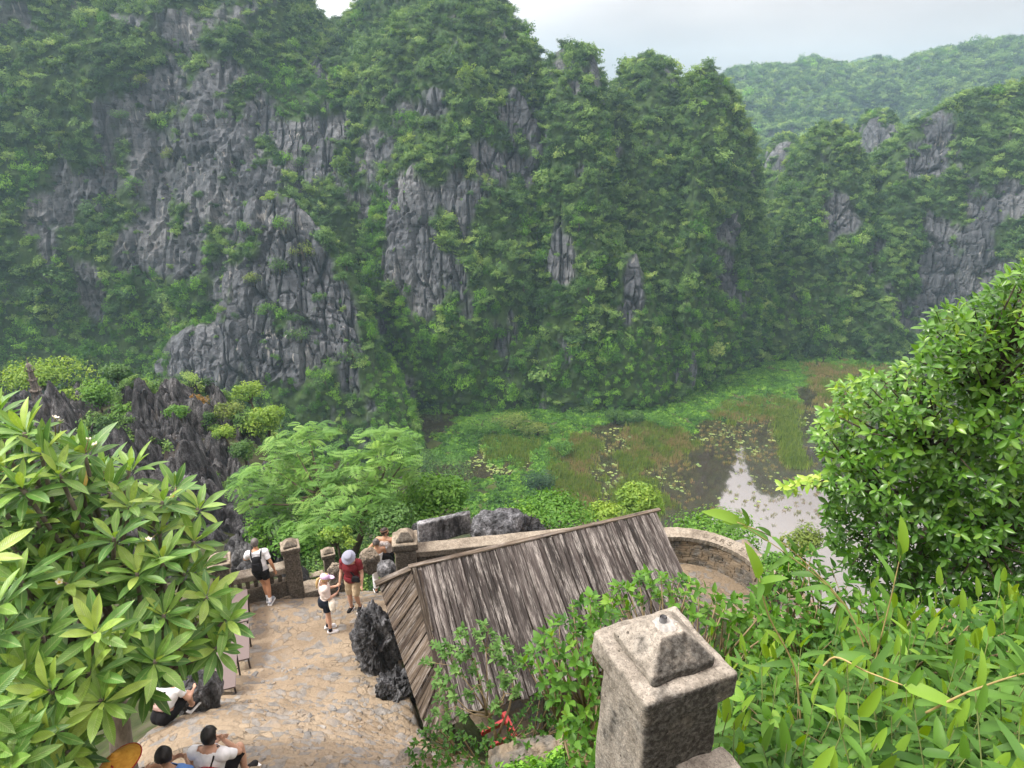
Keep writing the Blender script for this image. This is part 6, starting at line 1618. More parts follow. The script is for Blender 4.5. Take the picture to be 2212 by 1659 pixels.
def crown_tree(name, label, px, py, d, rx, ry, mat, seed, leaf=0.20, n=700, base_drop=None, tone=(0.15, 0.95), cat='tree', group=None, lobes=7, parent_z=None, aspect=0.5):
    """px,py,d: middle of the crown; rx, ry its half-size in the view"""
    c = P(px, py, d=d); s = d/FPX; RX, RZ_ = rx*s, ry*s
    r = np.random.default_rng(seed)
    z0 = base_drop if base_drop is not None else c[2]-RZ_*1.25
    base = np.array([c[0], c[1]+0.2*RX, z0])
    t = thing(name, label, cat, tuple(base), group=group)
    lc = r.normal(size=(lobes, 3)); lc /= np.linalg.norm(lc, axis=1)[:, None]; lc[:, 2] = np.abs(lc[:, 2])*1.1-0.45
    lc = lc*np.array([RX, RX, RZ_])*0.58*(0.7+0.5*r.random((lobes, 1))); lr = 0.38+0.22*r.random(lobes)
    k = r.integers(0, lobes, n)
    d_ = r.normal(size=(n, 3)); d_[:, 2] = d_[:, 2]*0.9+0.15; d_ /= np.linalg.norm(d_, axis=1)[:, None]
    rad = (0.45+0.60*r.random(n)**0.6)*(0.85+0.3*noise(d_*2.3+seed))
    p = c + lc[k] + d_*np.array([RX, RX, RZ_])*(lr[k]*rad)[:, None]
    nr = d_*0.8 + np.array([0, -0.1, 0.6]) + r.normal(size=(n, 3))*0.4; nr /= np.linalg.norm(nr, axis=1)[:, None]
    tt = np.cross(nr, r.normal(size=(n, 3))); tt /= np.linalg.norm(tt, axis=1)[:, None]; bt = np.cross(nr, tt)
    L = leaf*(0.6+0.8*r.random(n))[:, None]; W = L*aspect
    v = np.stack([p-tt*L*.5, p+bt*W*.5+nr*L*.08, p+tt*L*.5, p-bt*W*.5+nr*L*.08], 1).reshape(-1, 3)-base
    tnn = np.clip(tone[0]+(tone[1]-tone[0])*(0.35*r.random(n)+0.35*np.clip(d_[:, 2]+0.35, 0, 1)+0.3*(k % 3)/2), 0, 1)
    me = mesh('crown', v, np.arange(n*4).reshape(-1, 4), {'tone': np.repeat(tnn, 4)}, smooth=False)
    obj('crown', me, mat, t, kind='stuff')
    m = MB(); cc = Vector(c-base)
    m.tube([Vector((0, 0, 0)), cc*0.5+Vector((0.1*RX, 0, 0)), cc*0.9], [0.07*RX+0.02, 0.055*RX+0.015, 0.03*RX+0.01], 6)
    for q in lc[:5]: m.tube([cc*0.7, cc+Vector(q)*0.9], [0.03*RX+0.008, 0.012*RX+0.004], 4)
    m.build('trunk', M_BARKD, t, smooth=True)
    return t
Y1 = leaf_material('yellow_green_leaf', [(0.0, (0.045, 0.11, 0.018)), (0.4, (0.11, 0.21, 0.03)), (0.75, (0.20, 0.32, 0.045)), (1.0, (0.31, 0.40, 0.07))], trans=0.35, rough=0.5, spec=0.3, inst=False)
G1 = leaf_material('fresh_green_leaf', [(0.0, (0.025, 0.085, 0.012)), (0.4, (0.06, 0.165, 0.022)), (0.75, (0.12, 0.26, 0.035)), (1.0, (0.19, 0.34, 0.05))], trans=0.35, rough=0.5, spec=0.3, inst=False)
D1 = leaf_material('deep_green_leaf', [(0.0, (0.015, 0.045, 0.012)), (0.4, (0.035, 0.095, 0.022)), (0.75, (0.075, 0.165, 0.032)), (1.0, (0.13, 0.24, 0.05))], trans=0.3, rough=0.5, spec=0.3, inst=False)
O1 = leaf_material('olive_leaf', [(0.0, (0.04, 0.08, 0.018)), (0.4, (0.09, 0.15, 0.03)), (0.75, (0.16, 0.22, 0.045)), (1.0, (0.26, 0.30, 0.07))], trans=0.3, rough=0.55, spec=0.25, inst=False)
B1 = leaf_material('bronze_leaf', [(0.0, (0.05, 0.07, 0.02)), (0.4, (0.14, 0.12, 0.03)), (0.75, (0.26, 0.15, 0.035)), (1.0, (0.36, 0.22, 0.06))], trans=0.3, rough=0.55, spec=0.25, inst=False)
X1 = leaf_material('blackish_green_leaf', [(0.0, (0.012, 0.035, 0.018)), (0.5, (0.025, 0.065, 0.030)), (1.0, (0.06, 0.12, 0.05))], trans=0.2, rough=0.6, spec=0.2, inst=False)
TR = [('bush', 'bright green leafy tree right of the feathery tree', 930, 1080, 23.5, 105, 78, G1, 0.15, 5200, 'tree'),
      ('bush', 'small green bush below the feathery tree by its trunk', 655, 1165, 21.0, 70, 45, G1, 0.13, 1600, 'bush'),
      ('bush', 'vine covered shrub beside the dark pillar of the lower stairs', 725, 1160, 20.0, 45, 32, Y1, 0.10, 1100, 'bush'),
      ('bush', 'dark green bush behind the couple and the square pillar', 850, 1135, 20.5, 75, 55, D1, 0.12, 2600, 'bush'),
      ('bush', 'dark understorey bush under the right side of the feathery tree', 800, 1090, 25.0, 90, 60, D1, 0.16, 2600, 'bush'),
      ('bush', 'yellow green scrub crowning the ridge behind the pagoda', 85, 812, 55, 105, 44, Y1, 0.24, 3400, 'bush'),
      ('bush', 'yellowish bush right of the pagoda', 138, 856, 51.5, 40, 24, Y1, 0.20, 900, 'bush'),
      ('tree', 'bright green tree on the ridge right of the pagoda', 205, 855, 50, 42, 48, G1, 0.22, 1500, 'tree'),
      ('tree', 'darker tree behind the bright one on the ridge', 252, 815, 55, 45, 38, D1, 0.24, 1400, 'tree'),
      ('bush', 'wide creeper covered bush lying over the dark rocks', 300, 878, 45, 58, 36, G1, 0.18, 1900, 'bush'),
      ('bush', 'creeper hanging down the rock right of the wide bush', 383, 893, 43.5, 34, 30, G1, 0.16, 1000, 'bush'),
      ('bush', 'bronze leaved bush among the ridge rocks', 420, 868, 47, 32, 22, B1, 0.18, 800, 'bush'),
      ('bush', 'deep green bush below the bronze one', 446, 902, 45, 26, 26, D1, 0.18, 700, 'bush'),
      ('tree', 'olive tree with yellow tips on the ridge', 492, 884, 46, 38, 32, O1, 0.18, 1100, 'tree'),
      ('tree', 'rounded yellow green tree below the pinnacled outcrop', 536, 845, 55, 42, 28, Y1, 0.22, 1200, 'tree'),
      ('tree', 'vivid yellow green tree at the end of the ridge', 572, 905, 46, 46, 46, Y1, 0.19, 2000, 'tree'),
      ('bush', 'small yellow green bush on the cut rock edge', 484, 938, 42, 32, 24, Y1, 0.15, 800, 'bush'),
      ('bush', 'dark bush in the cleft right of the small yellow green bush', 522, 972, 40, 36, 30, D1, 0.16, 1300, 'bush'),
      ('bush', 'sprawling shrub on the rock face left of the feathery tree', 560, 1150, 21.5, 40, 50, G1, 0.12, 900, 'bush'),
      ('tree', 'bright leafy tree top above the shed roof beside the pond', 1385, 1075, 29, 58, 50, Y1, 0.17, 2600, 'tree'),
      ('bush', 'dense shrub behind the shed ridge left of the pond', 1180, 1120, 21, 130, 30, G1, 0.12, 3600, 'bush'),
      ('bush', 'shrub line just beyond the curved parapet', 1560, 1155, 19.5, 120, 34, G1, 0.11, 3600, 'bush'),
      ('bush', 'russet tinged bush at the right end of the parapet', 1735, 1168, 17.5, 55, 42, O1, 0.09, 1800, 'bush'),
      ('bush', 'leafy undergrowth outside the parapet end block', 1680, 1225, 14.0, 60, 32, G1, 0.08, 1500, 'bush'),
      ('bush', 'leafy bush rising over the shed ridge near its right end', 1310, 1110, 23, 60, 26, Y1, 0.12, 1300, 'bush')]
for k, (nm, lab, x, y, d, rx, ry, mt, lf, n, ct) in enumerate(TR):
    c = P(x, y, d=d); bz = (karst_z(c[0], c[1])-0.3) if (x < 560 and d > 30) else gz(c[0], c[1])-0.3
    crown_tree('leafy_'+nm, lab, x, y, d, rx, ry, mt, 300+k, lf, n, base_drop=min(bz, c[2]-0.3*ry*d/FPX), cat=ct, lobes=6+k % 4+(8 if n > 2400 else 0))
# valley shrubs
crown_tree('dark_bush', 'round blackish green bush between the two ponds', 1165, 1048, 128, 46, 42, X1, 401, 0.55, 1800, base_drop=0.0, cat='bush', lobes=9, aspect=0.3)
for k, (x, y, rx, ry, mt, lab) in enumerate([(1110, 912, 56, 26, O1, 'broad willowy thicket on the islet of the small pond'), (1160, 930, 40, 18, O1, 'lower right half of the willowy islet thicket'), (1330, 896, 26, 20, D1, 'dark shrub on the far shore left of the pair'), (1372, 900, 22, 18, D1, 'dark shrub on the far shore right of the pair'), (960, 1015, 70, 55, D1, 'drooping grey green thicket at the foot of the outcrop'), (905, 1000, 50, 60, D1, 'vine curtain bush falling from the end of the outcrop'), (1040, 915, 50, 22, G1, 'bright creeping thicket left of the islet'), (1430, 905, 40, 14, G1, 'green shore shrub under the split spire'), (1215, 965, 30, 22, G1, 'leafy clump on the strip between the ponds')]):
    g0 = P(x, y+ry, z=0.0); d = g0[1]*CP-(g0[2]-CAMZ)*SP
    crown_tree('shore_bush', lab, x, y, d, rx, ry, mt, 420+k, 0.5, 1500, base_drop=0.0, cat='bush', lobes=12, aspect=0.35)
# trees one can pick out on the rock faces
bv = []
for S2, nv_ in HILL_BVH:
    nu_, nt_ = S2.shape[:2]; f = grid_faces(nu_, nt_)
    bv.append(BVHTree.FromPolygons(S2.reshape(-1, 3)[:, :].tolist(), f.tolist()))
def hit(px, py):
    o = Vector((0, 0, CAMZ)); d = Vector(ray(px, py)); dl = d.length; d.normalize(); best = None
    for b in bv:
        loc, nr, idx, dist = b.ray_cast(o, d)
        if loc is not None and (best is None or dist < best): best = dist
    return None if best is None else best/dl
CL = [(612, 480, 34, 26, G1), (650, 540, 38, 30, O1), (600, 570, 30, 26, D1), (545, 600, 28, 20, O1), (578, 668, 34, 26, G1), (645, 718, 36, 24, D1), (745, 565, 30, 24, G1), (738, 600, 26, 20, D1), (410, 690, 58, 38, O1), (580, 425, 24, 12, Y1), (525, 490, 20, 24, G1), (690, 640, 20, 18, D1), (760, 760, 40, 40, D1), (700, 820, 40, 30, D1),
      (215, 350, 38, 34, D1), (430, 255, 22, 20, D1), (255, 245, 26, 22, D1), (290, 395, 26, 22, G1), (370, 330, 26, 20, O1), (480, 250, 20, 16, D1), (430, 420, 18, 14, D1), (560, 350, 22, 18, D1), (650, 350, 22, 20, D1), (120, 300, 30, 22, D1), (300, 170, 22, 18, O1), (520, 180, 22, 18, O1),
      (780, 330, 20, 16, D1), (980, 345, 24, 20, D1), (1130, 330, 24, 20, D1), (1040, 230, 22, 18, D1), (860, 200, 22, 18, D1), (1190, 400, 20, 16, D1), (1300, 350, 20, 18, D1), (1400, 260, 22, 18, D1), (1500, 330, 22, 18, D1), (1600, 380, 20, 20, D1), (940, 480, 24, 20, D1), (1080, 420, 24, 20, D1), (1250, 480, 26, 20, G1), (1010, 560, 30, 24, D1), (1130, 620, 30, 24, D1), (1270, 620, 26, 22, D1), (1430, 520, 22, 20, D1), (820, 470, 20, 16, Y1), (748, 328, 10, 14, Y1),
      (2110, 198, 22, 16, Y1), (2055, 212, 18, 12, O1), (1880, 250, 14, 12, Y1), (1905, 262, 12, 10, Y1), (2120, 420, 26, 22, D1), (2000, 420, 22, 18, D1), (1780, 420, 20, 18, D1), (1830, 560, 24, 20, D1)]
names_pos = lambda x, y: ('upper ' if y < 300 else 'lower ' if y > 560 else 'middle ') + ('left' if x < 400 else 'outcrop' if x < 800 and y > 400 else 'great massif' if x < 1180 else 'slender peak' if x < 1330 else 'right hand')
ORD = ['leftmost', 'second from left', 'third from left', 'fourth from left', 'fifth from left', 'sixth from left', 'seventh from left', 'eighth from left', 'ninth from left', 'tenth from left']
fam = {}
for k, (x, y, rx, ry, mt) in enumerate(CL):
    fam.setdefault((mt.name, names_pos(x, y)), []).append((x, k))
for key in fam: fam[key].sort()
for k, (x, y, rx, ry, mt) in enumerate(CL):
    d = hit(x, y)
    if d is None: continue
    d -= 1.5; tone_w = {G1.name: 'fresh green', O1.name: 'olive green', D1.name: 'deep green', Y1.name: 'yellow green'}[mt.name]
    f_ = fam[(mt.name, names_pos(x, y))]; rank = [q_[1] for q_ in f_].index(k)
    lab = '%s tree on the %s cliff' % (tone_w, names_pos(x, y))
    if len(f_) > 1: lab += ', ' + ORD[rank]
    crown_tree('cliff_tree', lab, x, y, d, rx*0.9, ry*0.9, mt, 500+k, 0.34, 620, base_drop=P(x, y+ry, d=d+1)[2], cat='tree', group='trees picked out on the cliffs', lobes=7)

# low scrub over the slope that falls to the pond, and weeds round the shed
r = np.random.default_rng(900)
c = np.column_stack([r.uniform(-30, 45, 16000), 15.2 + 62*r.random(16000)**1.4])
sd_ = (c[:, 0]-lx[0])*ln[0] + (c[:, 1]-lx[1])*ln[1]
ok = (sd_ > 0.6) & (poly_dist(c[:, 0], c[:, 1], PATH_W) < -0.3) & (np.hypot(c[:, 0]-AC[0], c[:, 1]-AC[1]) > 3.0)
ok &= ~((c[:, 0] > -3.2) & (c[:, 0] < 7.0) & (c[:, 1] < 16.6))
c = c[ok]; z = HGT(c[:, 0], c[:, 1])+CAMZ; s = np.clip(0.02*c[:, 1], 0.35, 1.2)*(0.6+0.9*r.random(len(c)))
instancer('slope_scrub', BUSH[:5], np.column_stack([c, z]), s, np.column_stack([r.normal(size=(len(c), 2))*0.2, r.random(len(c))*6.28]), r.integers(0, 5, len(c)), 'low green scrub covering the slope below the terrace')
c = np.column_stack([r.uniform(-0.2, 9, 5000), r.uniform(3.0, 16, 5000)])
q_ = (c-RL[:2]) @ np.array([[rd[0], pd_[0]], [rd[1], pd_[1]]])
ok = ~((q_[:, 0] > -0.9) & (q_[:, 0] < Lr+0.5) & (q_[:, 1] > -4) & (q_[:, 1] < RUN-0.35)) & (np.hypot(c[:, 0]-AC[0], c[:, 1]-AC[1]) > 2.6) & (poly_dist(c[:, 0], c[:, 1], PATH_W) < -0.25)
l_ = (c-np.array([0.735, 2.49])) @ np.array([[math.cos(RZ), -math.sin(RZ)], [math.sin(RZ), math.cos(RZ)]])
ok &= ~((np.abs(l_[:, 0]) < 0.45) & (l_[:, 1] < 0.45)) & (np.hypot(c[:, 0], c[:, 1]) > 3.4) & ~((c[:, 1] > 10.5) & (c[:, 0] < 6.6))
c = c[ok]; z = HGT(c[:, 0], c[:, 1])+CAMZ
HERB = [clump_mesh('herb_leaves', 90, 0.30, M_VINE, 950+k, flat=0.7, tone=((0.1, 0.6), (0.3, 0.9))[k], hollow=0.3) for k in range(2)]
instancer('slope_weeds', HERB, np.column_stack([c, z]), 0.14+0.16*r.random(len(c)), np.column_stack([r.normal(size=(len(c), 2))*0.2, r.random(len(c))*6.28]), r.integers(0, 2, len(c)), 'small leafy weeds covering the bank right of the shed')

c = np.column_stack([r.uniform(-45, -8, 9000), r.uniform(17, 62, 9000)])
m_ = fbm(np.column_stack([c/6.0, 0*c[:, 0]])+40, 3) > 0.16 - 0.012*(c[:, 1]-38)
a_ = np.degrees(np.arctan2(c[:, 0], c[:, 1])); sd_ = (c[:, 0]-lx[0])*ln[0] + (c[:, 1]-lx[1])*ln[1]
c = c[m_ & (a_ > -64) & (a_ < -14) & (sd_ < 1.5)]
z = np.array([karst_z(x, y) for x, y in c])
instancer('ridge_scrub', BUSH[:5], np.column_stack([c, z]), 0.35+0.6*r.random(len(c))**2, np.column_stack([r.normal(size=(len(c), 2))*0.3, r.random(len(c))*6.28]), r.integers(0, 5, len(c)), 'scrub rooted in the hollows of the dark rock ridge')
# ================================================================== people
def ell(m, c, rad, M=None, n=14):
    b = len(m.v); k = n//2+1; Mr = M or Matrix.Identity(3)
    for i in range(k+1):
        ph = -math.pi/2+math.pi*i/k
        for j in range(n):
            th = 2*math.pi*j/n
            q = Mr @ Vector((rad[0]*math.cos(ph)*math.cos(th), rad[1]*math.cos(ph)*math.sin(th), rad[2]*math.sin(ph)))
            m.v.append(tuple(Vector(c)+q))
    for i in range(k):
        for j in range(n): m.f.append([b+i*n+j, b+i*n+(j+1) % n, b+(i+1)*n+(j+1) % n, b+(i+1)*n+j])
def cap(m, a, b, ra, rb, n=12):
    m.tube([a, b], [ra, rb], n); ell(m, a, (ra,)*3, None, n); ell(m, b, (rb,)*3, None, n)
def remeshed(m, name, vox, smooth=6):
    me = mesh(name, np.array(m.v), m.f); o = obj(name, me)
    md = o.modifiers.new('r', 'REMESH'); md.mode = 'VOXEL'; md.voxel_size = vox
    sm = o.modifiers.new('s', 'SMOOTH'); sm.factor = 0.5; sm.iterations = smooth
    dg = bpy.context.evaluated_depsgraph_get(); out = bpy.data.meshes.new_from_object(o.evaluated_get(dg))
    bpy.data.objects.remove(o); out.name = name
    out.polygons.foreach_set('use_smooth', np.ones(len(out.polygons), bool))
    return out
def skin(name, col):
    g = NG(name); n = g.noise(g.objc(), 40.0, 3)
    c = g.mix(1.0, (*col, 1), g.ramp(n, [(0.3, 0.9), (0.7, 1.06)]), 'MULTIPLY')
    return g.done(g.bsdf(c, 0.5, None, 0.35, **{'Subsurface Weight': 0.08, 'Subsurface Radius': (0.02, 0.01, 0.005)}))
SK_T = skin('tanned_skin', (0.42, 0.22, 0.13)); SK_P = skin('fair_skin', (0.52, 0.31, 0.22)); SK_O = skin('olive_skin', (0.40, 0.23, 0.145))
def cloth(name, col, var=0.08):
    g = NG(name); p = g.objc(); n = g.noise(p, 14.0, 4); w_ = g.noise(p, 5.0, 3, dist=1.0)
    c = g.mix(1.0, (*col, 1), g.ramp(n, [(0.3, 1-var), (0.7, 1+var*0.5)]), 'MULTIPLY')
    return g.done(g.bsdf(c, 0.9, g.bump(w_, 0.6, 0.03), 0.15))
C_WHITE = cloth('white_cotton', (0.74, 0.75, 0.78)); C_BLACK = cloth('black_cloth', (0.013, 0.013, 0.015), 0.2); C_MAROON = cloth('maroon_cotton', (0.16, 0.022, 0.028)); C_KHAKI = cloth('khaki_cotton', (0.50, 0.40, 0.27)); C_BLUSH = cloth('blush_cotton', (0.70, 0.60, 0.56)); C_GREYT = cloth('pale_grey_mesh', (0.50, 0.45, 0.43)); C_BLUE = cloth('blue_cotton', (0.12, 0.24, 0.55)); C_NAVY = cloth('navy_cloth', (0.014, 0.018, 0.028), 0.2); C_CREAM = cloth('cream_canvas', (0.66, 0.61, 0.52)); C_PINKB = cloth('dusty_pink_leather', (0.50, 0.34, 0.31)); C_LILAC = cloth('lilac_cotton', (0.60, 0.43, 0.66)); C_HAT = cloth('slate_grey_cotton', (0.25, 0.26, 0.33)); C_RED = cloth('red_piping', (0.42, 0.02, 0.03))
SHOE = cloth('grey_shoe', (0.34, 0.37, 0.42)); SHOEW = cloth('pale_shoe', (0.66, 0.66, 0.68)); SHOEB = cloth('black_shoe', (0.02, 0.02, 0.022)); SOLE = plain('white_sole', (0.75, 0.75, 0.75), 0.6)
def hairm(name, col):
    g = NG(name); n = g.noise(g.mapp(g.objc(), (60, 60, 12)), 1.0, 4)
    return g.done(g.bsdf(g.ramp(n, [(0.3, tuple(c*0.6 for c in col)), (0.7, tuple(c*1.4 for c in col))]), 0.45, g.bump(n, 0.7, 0.01), 0.4))
H_BLACK = hairm('black_hair', (0.010, 0.008, 0.008)); H_GREY = hairm('short_grey_hair', (0.10, 0.09, 0.085)); H_BLOND = hairm('blond_hair', (0.46, 0.32, 0.14)); H_BROWN = hairm('dark_brown_hair', (0.022, 0.014, 0.010)); H_ASH = hairm('ash_hair', (0.09, 0.08, 0.075))
M_EYE = plain('dark_eye', (0.02, 0.015, 0.012), 0.3)
V = Vector
def person(label, loc, rz, J, skin_m, clothes, hair=None, hair_fn=None, build=1.0, vox=0.011, shoes=None, head_rot=(0, 0, 0), group=None, socks=None):
    """J: joints in metres, x right, y ahead, z up. Returns the Empty at the feet."""
    t = thing('person', label, 'person', loc, rz, group)
    m = MB(); B = {}
    pel, wai, che, nek, hd = [V(J[k]) for k in ('pelvis', 'waist', 'chest', 'neck', 'head')]
    up = (che-pel).normalized(); sr = V(J['shR'])-V(J['shL']); sr.normalize(); fw = up.cross(sr).normalized()
    Mt = Matrix((sr, fw, up)).transposed()
    hp = (V(J['hipR'])-V(J['hipL'])).normalized(); Mp = Matrix((hp, up.cross(hp).normalized(), up)).transposed()
    b = build
    ell(m, pel, (0.170*b, 0.120*b, 0.135), Mp); ell(m, wai, (0.145*b, 0.105*b, 0.15), Mt); ell(m, che, (0.172*b, 0.118*b, 0.19), Mt)
    ell(m, (wai+che)*0.5, (0.155*b, 0.11*b, 0.16), Mt)
    for s in 'LR': ell(m, pel*0.55+V(J['hip'+s])*0.45+V((0, 0, -0.02))-fw*0.05, (0.105*b, 0.115*b, 0.12), Mp)
    cap(m, V(J['shL']), V(J['shR']), 0.068*b, 0.068*b); cap(m, che+up*0.13, nek, 0.085*b, 0.055)
    Mh = Matrix.Rotation(head_rot[2], 3, 'Z') @ Matrix.Rotation(head_rot[0], 3, 'X') @ Matrix.Rotation(head_rot[1], 3, 'Y')
    cap(m, nek, hd+Mh @ V((0, -0.02, -0.05)), 0.054, 0.05)
    ell(m, hd+Mh @ V((0, -0.010, 0.022)), (0.076, 0.094, 0.100), Mh, 18); ell(m, hd+Mh @ V((0, 0.022, -0.050)), (0.056, 0.066, 0.070), Mh)
    cap(m, hd+Mh @ V((0, 0.085, 0.012)), hd+Mh @ V((0, 0.108, -0.022)), 0.010, 0.016, 8)
    for s in (-1, 1): ell(m, hd+Mh @ V((s*0.078, -0.008, -0.008)), (0.010, 0.020, 0.032), Mh, 8)
    bones = [('torso', pel, wai, 0.14), ('torso2', wai, che+up*0.16, 0.14), ('shoulder', V(J['shL']), V(J['shR']), 0.075), ('neck', che+up*0.19, nek+(hd-nek)*0.3, 0.055), ('head', hd+Mh @ V((0, 0, -0.06)), hd+Mh @ V((0, 0, 0.06)), 0.085)]
    for s in 'LR':
        sh, el_, wr, hi, kn, an, to = [V(J[k+s]) for k in ('sh', 'el', 'wr', 'hip', 'kn', 'an', 'toe')]
        cap(m, sh, el_, 0.054*b, 0.041*b); mid = el_*0.65+wr*0.35; cap(m, el_, mid, 0.041*b, 0.041*b); cap(m, mid, wr, 0.041*b, 0.027)
        cap(m, hi, kn, 0.088*b, 0.056*b); mid = kn*0.65+an*0.35; cap(m, kn, mid, 0.056*b, 0.058*b); cap(m, mid, an, 0.058*b, 0.036)
        heel = an+V((0, 0, -0.05))-(to-an).normalized()*0.04; cap(m, heel, to, 0.036, 0.032)
        # hand: palm, four unequal bent fingers, thumb from the side of the palm
        hd_ = V(J.get('hand'+s, wr+(wr-el_).normalized()*0.09)); ax = (hd_-wr).normalized(); sd = ax.cross(fw)
        if sd.length < 0.1: sd = ax.cross(sr)
        sd.normalize(); sd *= (1 if s == 'R' else -1); nr = sd.cross(ax)*(1 if s == 'R' else -1)
        pm = wr+ax*0.05
        ell(m, pm, (0.030, 0.042, 0.020), Matrix((sd, ax, nr)).transposed(), 10)
        for q, L in zip((-0.026, -0.009, 0.009, 0.025), (0.062, 0.072, 0.068, 0.052)):
            k0 = wr+ax*0.085+sd*q; k1 = k0+ax*L*0.55-nr*0.012; k2 = k1+ax*L*0.35-nr*0.026
            cap(m, k0, k1, 0.0092, 0.0085, 6); cap(m, k1, k2, 0.0085, 0.0075, 6)
        k0 = wr+ax*0.03+sd*-0.028; k1 = k0+ax*0.028-sd*0.022; cap(m, k0, k1, 0.0115, 0.010, 6); cap(m, k1, k1+ax*0.028-nr*0.006, 0.010, 0.0085, 6)
        bones += [('uarm'+s, sh, el_, 0.05*b), ('farm'+s, el_, wr, 0.038*b), ('hand'+s, wr, wr+ax*0.16, 0.03), ('thigh'+s, hi, kn, 0.075*b), ('calf'+s, kn, an, 0.05*b), ('foot'+s, heel, to, 0.035)]
    me = remeshed(m, 'body', vox); body = obj('body', me, skin_m, t)
    n = len(me.vertices); co = np.empty(n*3); me.vertices.foreach_get('co', co); co = co.reshape(-1, 3)
    no = np.empty(n*3); me.vertices.foreach_get('normal', no); no = no.reshape(-1, 3)
    best = np.full(n, 1e9); bi = np.zeros(n, int); bt = np.zeros(n)
    for k, (nm, a, c, rr) in enumerate(bones):
        a_, c_ = np.array(a), np.array(c); ab = c_-a_; L2 = ab@ab+1e-9; t0 = ((co-a_)@ab)/L2; tt = np.clip(t0, 0, 1)
        d = np.linalg.norm(co-(a_+tt[:, None]*ab), axis=1)/rr
        u = d < best; best[u] = d[u]; bi[u] = k; bt[u] = t0[u]
    names = np.array([q[0] for q in bones])[bi]
    polys = [list(p.vertices) for p in me.polygons]
    def piece(name, mask, infl, mat, wob=0.0):
        keep = [p for p in polys if mask[p].all()]
        if not keep: return None
        ids = sorted({i for p in keep for i in p}); mp_ = {a: k for k, a in enumerate(ids)}
        vv = co[ids]+no[ids]*(infl + (wob*fbm(co[ids]*9.0, 2)[:, None] if wob else 0))
        mm = mesh(name, vv, [[mp_[i] for i in p] for p in keep]); 
        o = obj(name, mm, mat, t); sd_ = o.modifiers.new('thick', 'SOLIDIFY'); sd_.thickness = 0.008; sd_.offset = -1
        return o
    for nm, mat, spec, infl in clothes:
        mask = np.zeros(n, bool)
        for bn, (lo, hi_) in spec.items(): mask |= (names == bn) & (bt >= lo) & (bt <= hi_)
        piece(nm, mask, infl, mat, 0.012 if infl > 0.012 else 0.0)
    lc = (co-np.array(hd)) @ np.array(Mh)
    if hair is not None:
        fn = hair_fn or (lambda p: (p[:, 2] > -0.02+0.9*np.clip(p[:, 1], -0.03, 0.1)+0.0) | (p[:, 1] < -0.02) & (p[:, 2] > -0.075))
        piece('hair', (names == 'head') & fn(lc) & (np.abs(lc[:, 0]) < 0.082), 0.014, hair, 0.012)
    for s in (-1, 1):
        q = MB(); ell(q, hd+Mh @ V((s*0.032, 0.079, 0.012)), (0.012, 0.006, 0.007), Mh, 8); q.build('eye', M_EYE, t, smooth=True)
    q = MB(); ell(q, hd+Mh @ V((0, 0.083, -0.055)), (0.022, 0.006, 0.007), Mh, 8); q.build('mouth', plain('lip', (0.34, 0.13, 0.11), 0.5), t, smooth=True)
    if socks:
        for s in 'LR': piece('sock', (names == 'calf'+s) & (bt > 0.78) | (names == 'foot'+s) & (bt < -0.05), 0.006, socks)
    if shoes:
        for s in 'LR':
            o = piece('shoe', (names == 'foot'+s), 0.014, shoes)
            an, to = V(J['an'+s]), V(J['toe'+s]); q = MB(); dr = (to-an); dr.z = 0; dr.normalize(); sd = V((dr.y, -dr.x, 0))
            c = (an+to)*0.5-dr*0.02; c.z = min(an.z-0.08, to.z)-0.022
            q.box((0, 0, 0), (0.10, 0.29, 0.03), Matrix((sd, dr, V((0, 0, 1)))).transposed()); 
            if o is not None: q.build('sole', SOLE, t, bevel=0.008, loc=tuple(c))
    return t, hd, Mh
def stand(h=1.75, **kw):
    k = h/1.75
    J = dict(pelvis=(0, 0, .98), waist=(0, 0.01, 1.14), chest=(0, 0, 1.32), neck=(0, 0.0, 1.50), head=(0, 0.02, 1.635), shL=(-.185, -.01, 1.42), shR=(.185, -.01, 1.42), elL=(-.235, -.04, 1.13), elR=(.235, -.04, 1.13), wrL=(-.24, .05, .88), wrR=(.24, .05, .88), hipL=(-.09, 0, .93), hipR=(.09, 0, .93), knL=(-.10, .02, .50), knR=(.10, .02, .50), anL=(-.11, -.02, .09), anR=(.11, -.02, .09), toeL=(-.13, .13, .035), toeR=(.13, .13, .035))
    J.update(kw)
    return {a: tuple(c*k for c in p) for a, p in J.items()}
TEE = {'torso': (-.15, 2), 'torso2': (-1, 0.93), 'shoulder': (-9, 9), 'uarmL': (-1, .62), 'uarmR': (-1, .62)}
SHORT = {'torso': (-9, .45), 'thighL': (-1, .72), 'thighR': (-1, .72)}
def strap(pts, w_, mat, parent, name='strap'):
    q = MB(); q.tube(pts, w_, 6); return q.build(name, mat, parent, smooth=True)
def pack(label, loc, rz, size, mat, cat, tilt=0.0, name='backpack', flap=True):
    o = thing(name, label, cat, loc, rz)
    v, f = rough_box((0, 0, 0), size, cuts=8, amp=0.010, freq=7, seed=3, round_=min(size)*0.42, top=(0.72, 0.9))
    a = obj('pouch', mesh('pouch', v, f), mat, o); a.rotation_euler = (tilt, 0, 0)
    if flap:
        v, f = rough_box((0, -size[1]*0.42, -size[2]*0.12), (size[0]*0.72, size[1]*0.4, size[2]*0.5), cuts=6, amp=0.006, seed=4, round_=0.02); a2 = obj('pocket', mesh('pocket', v, f), mat, o); a2.rotation_euler = (tilt, 0, 0)
    return o
def wpt(t, p):      # local point of a person -> world
    return Matrix.Translation(t.location) @ Matrix.Rotation(t.rotation_euler.z, 4, 'Z') @ V(p)
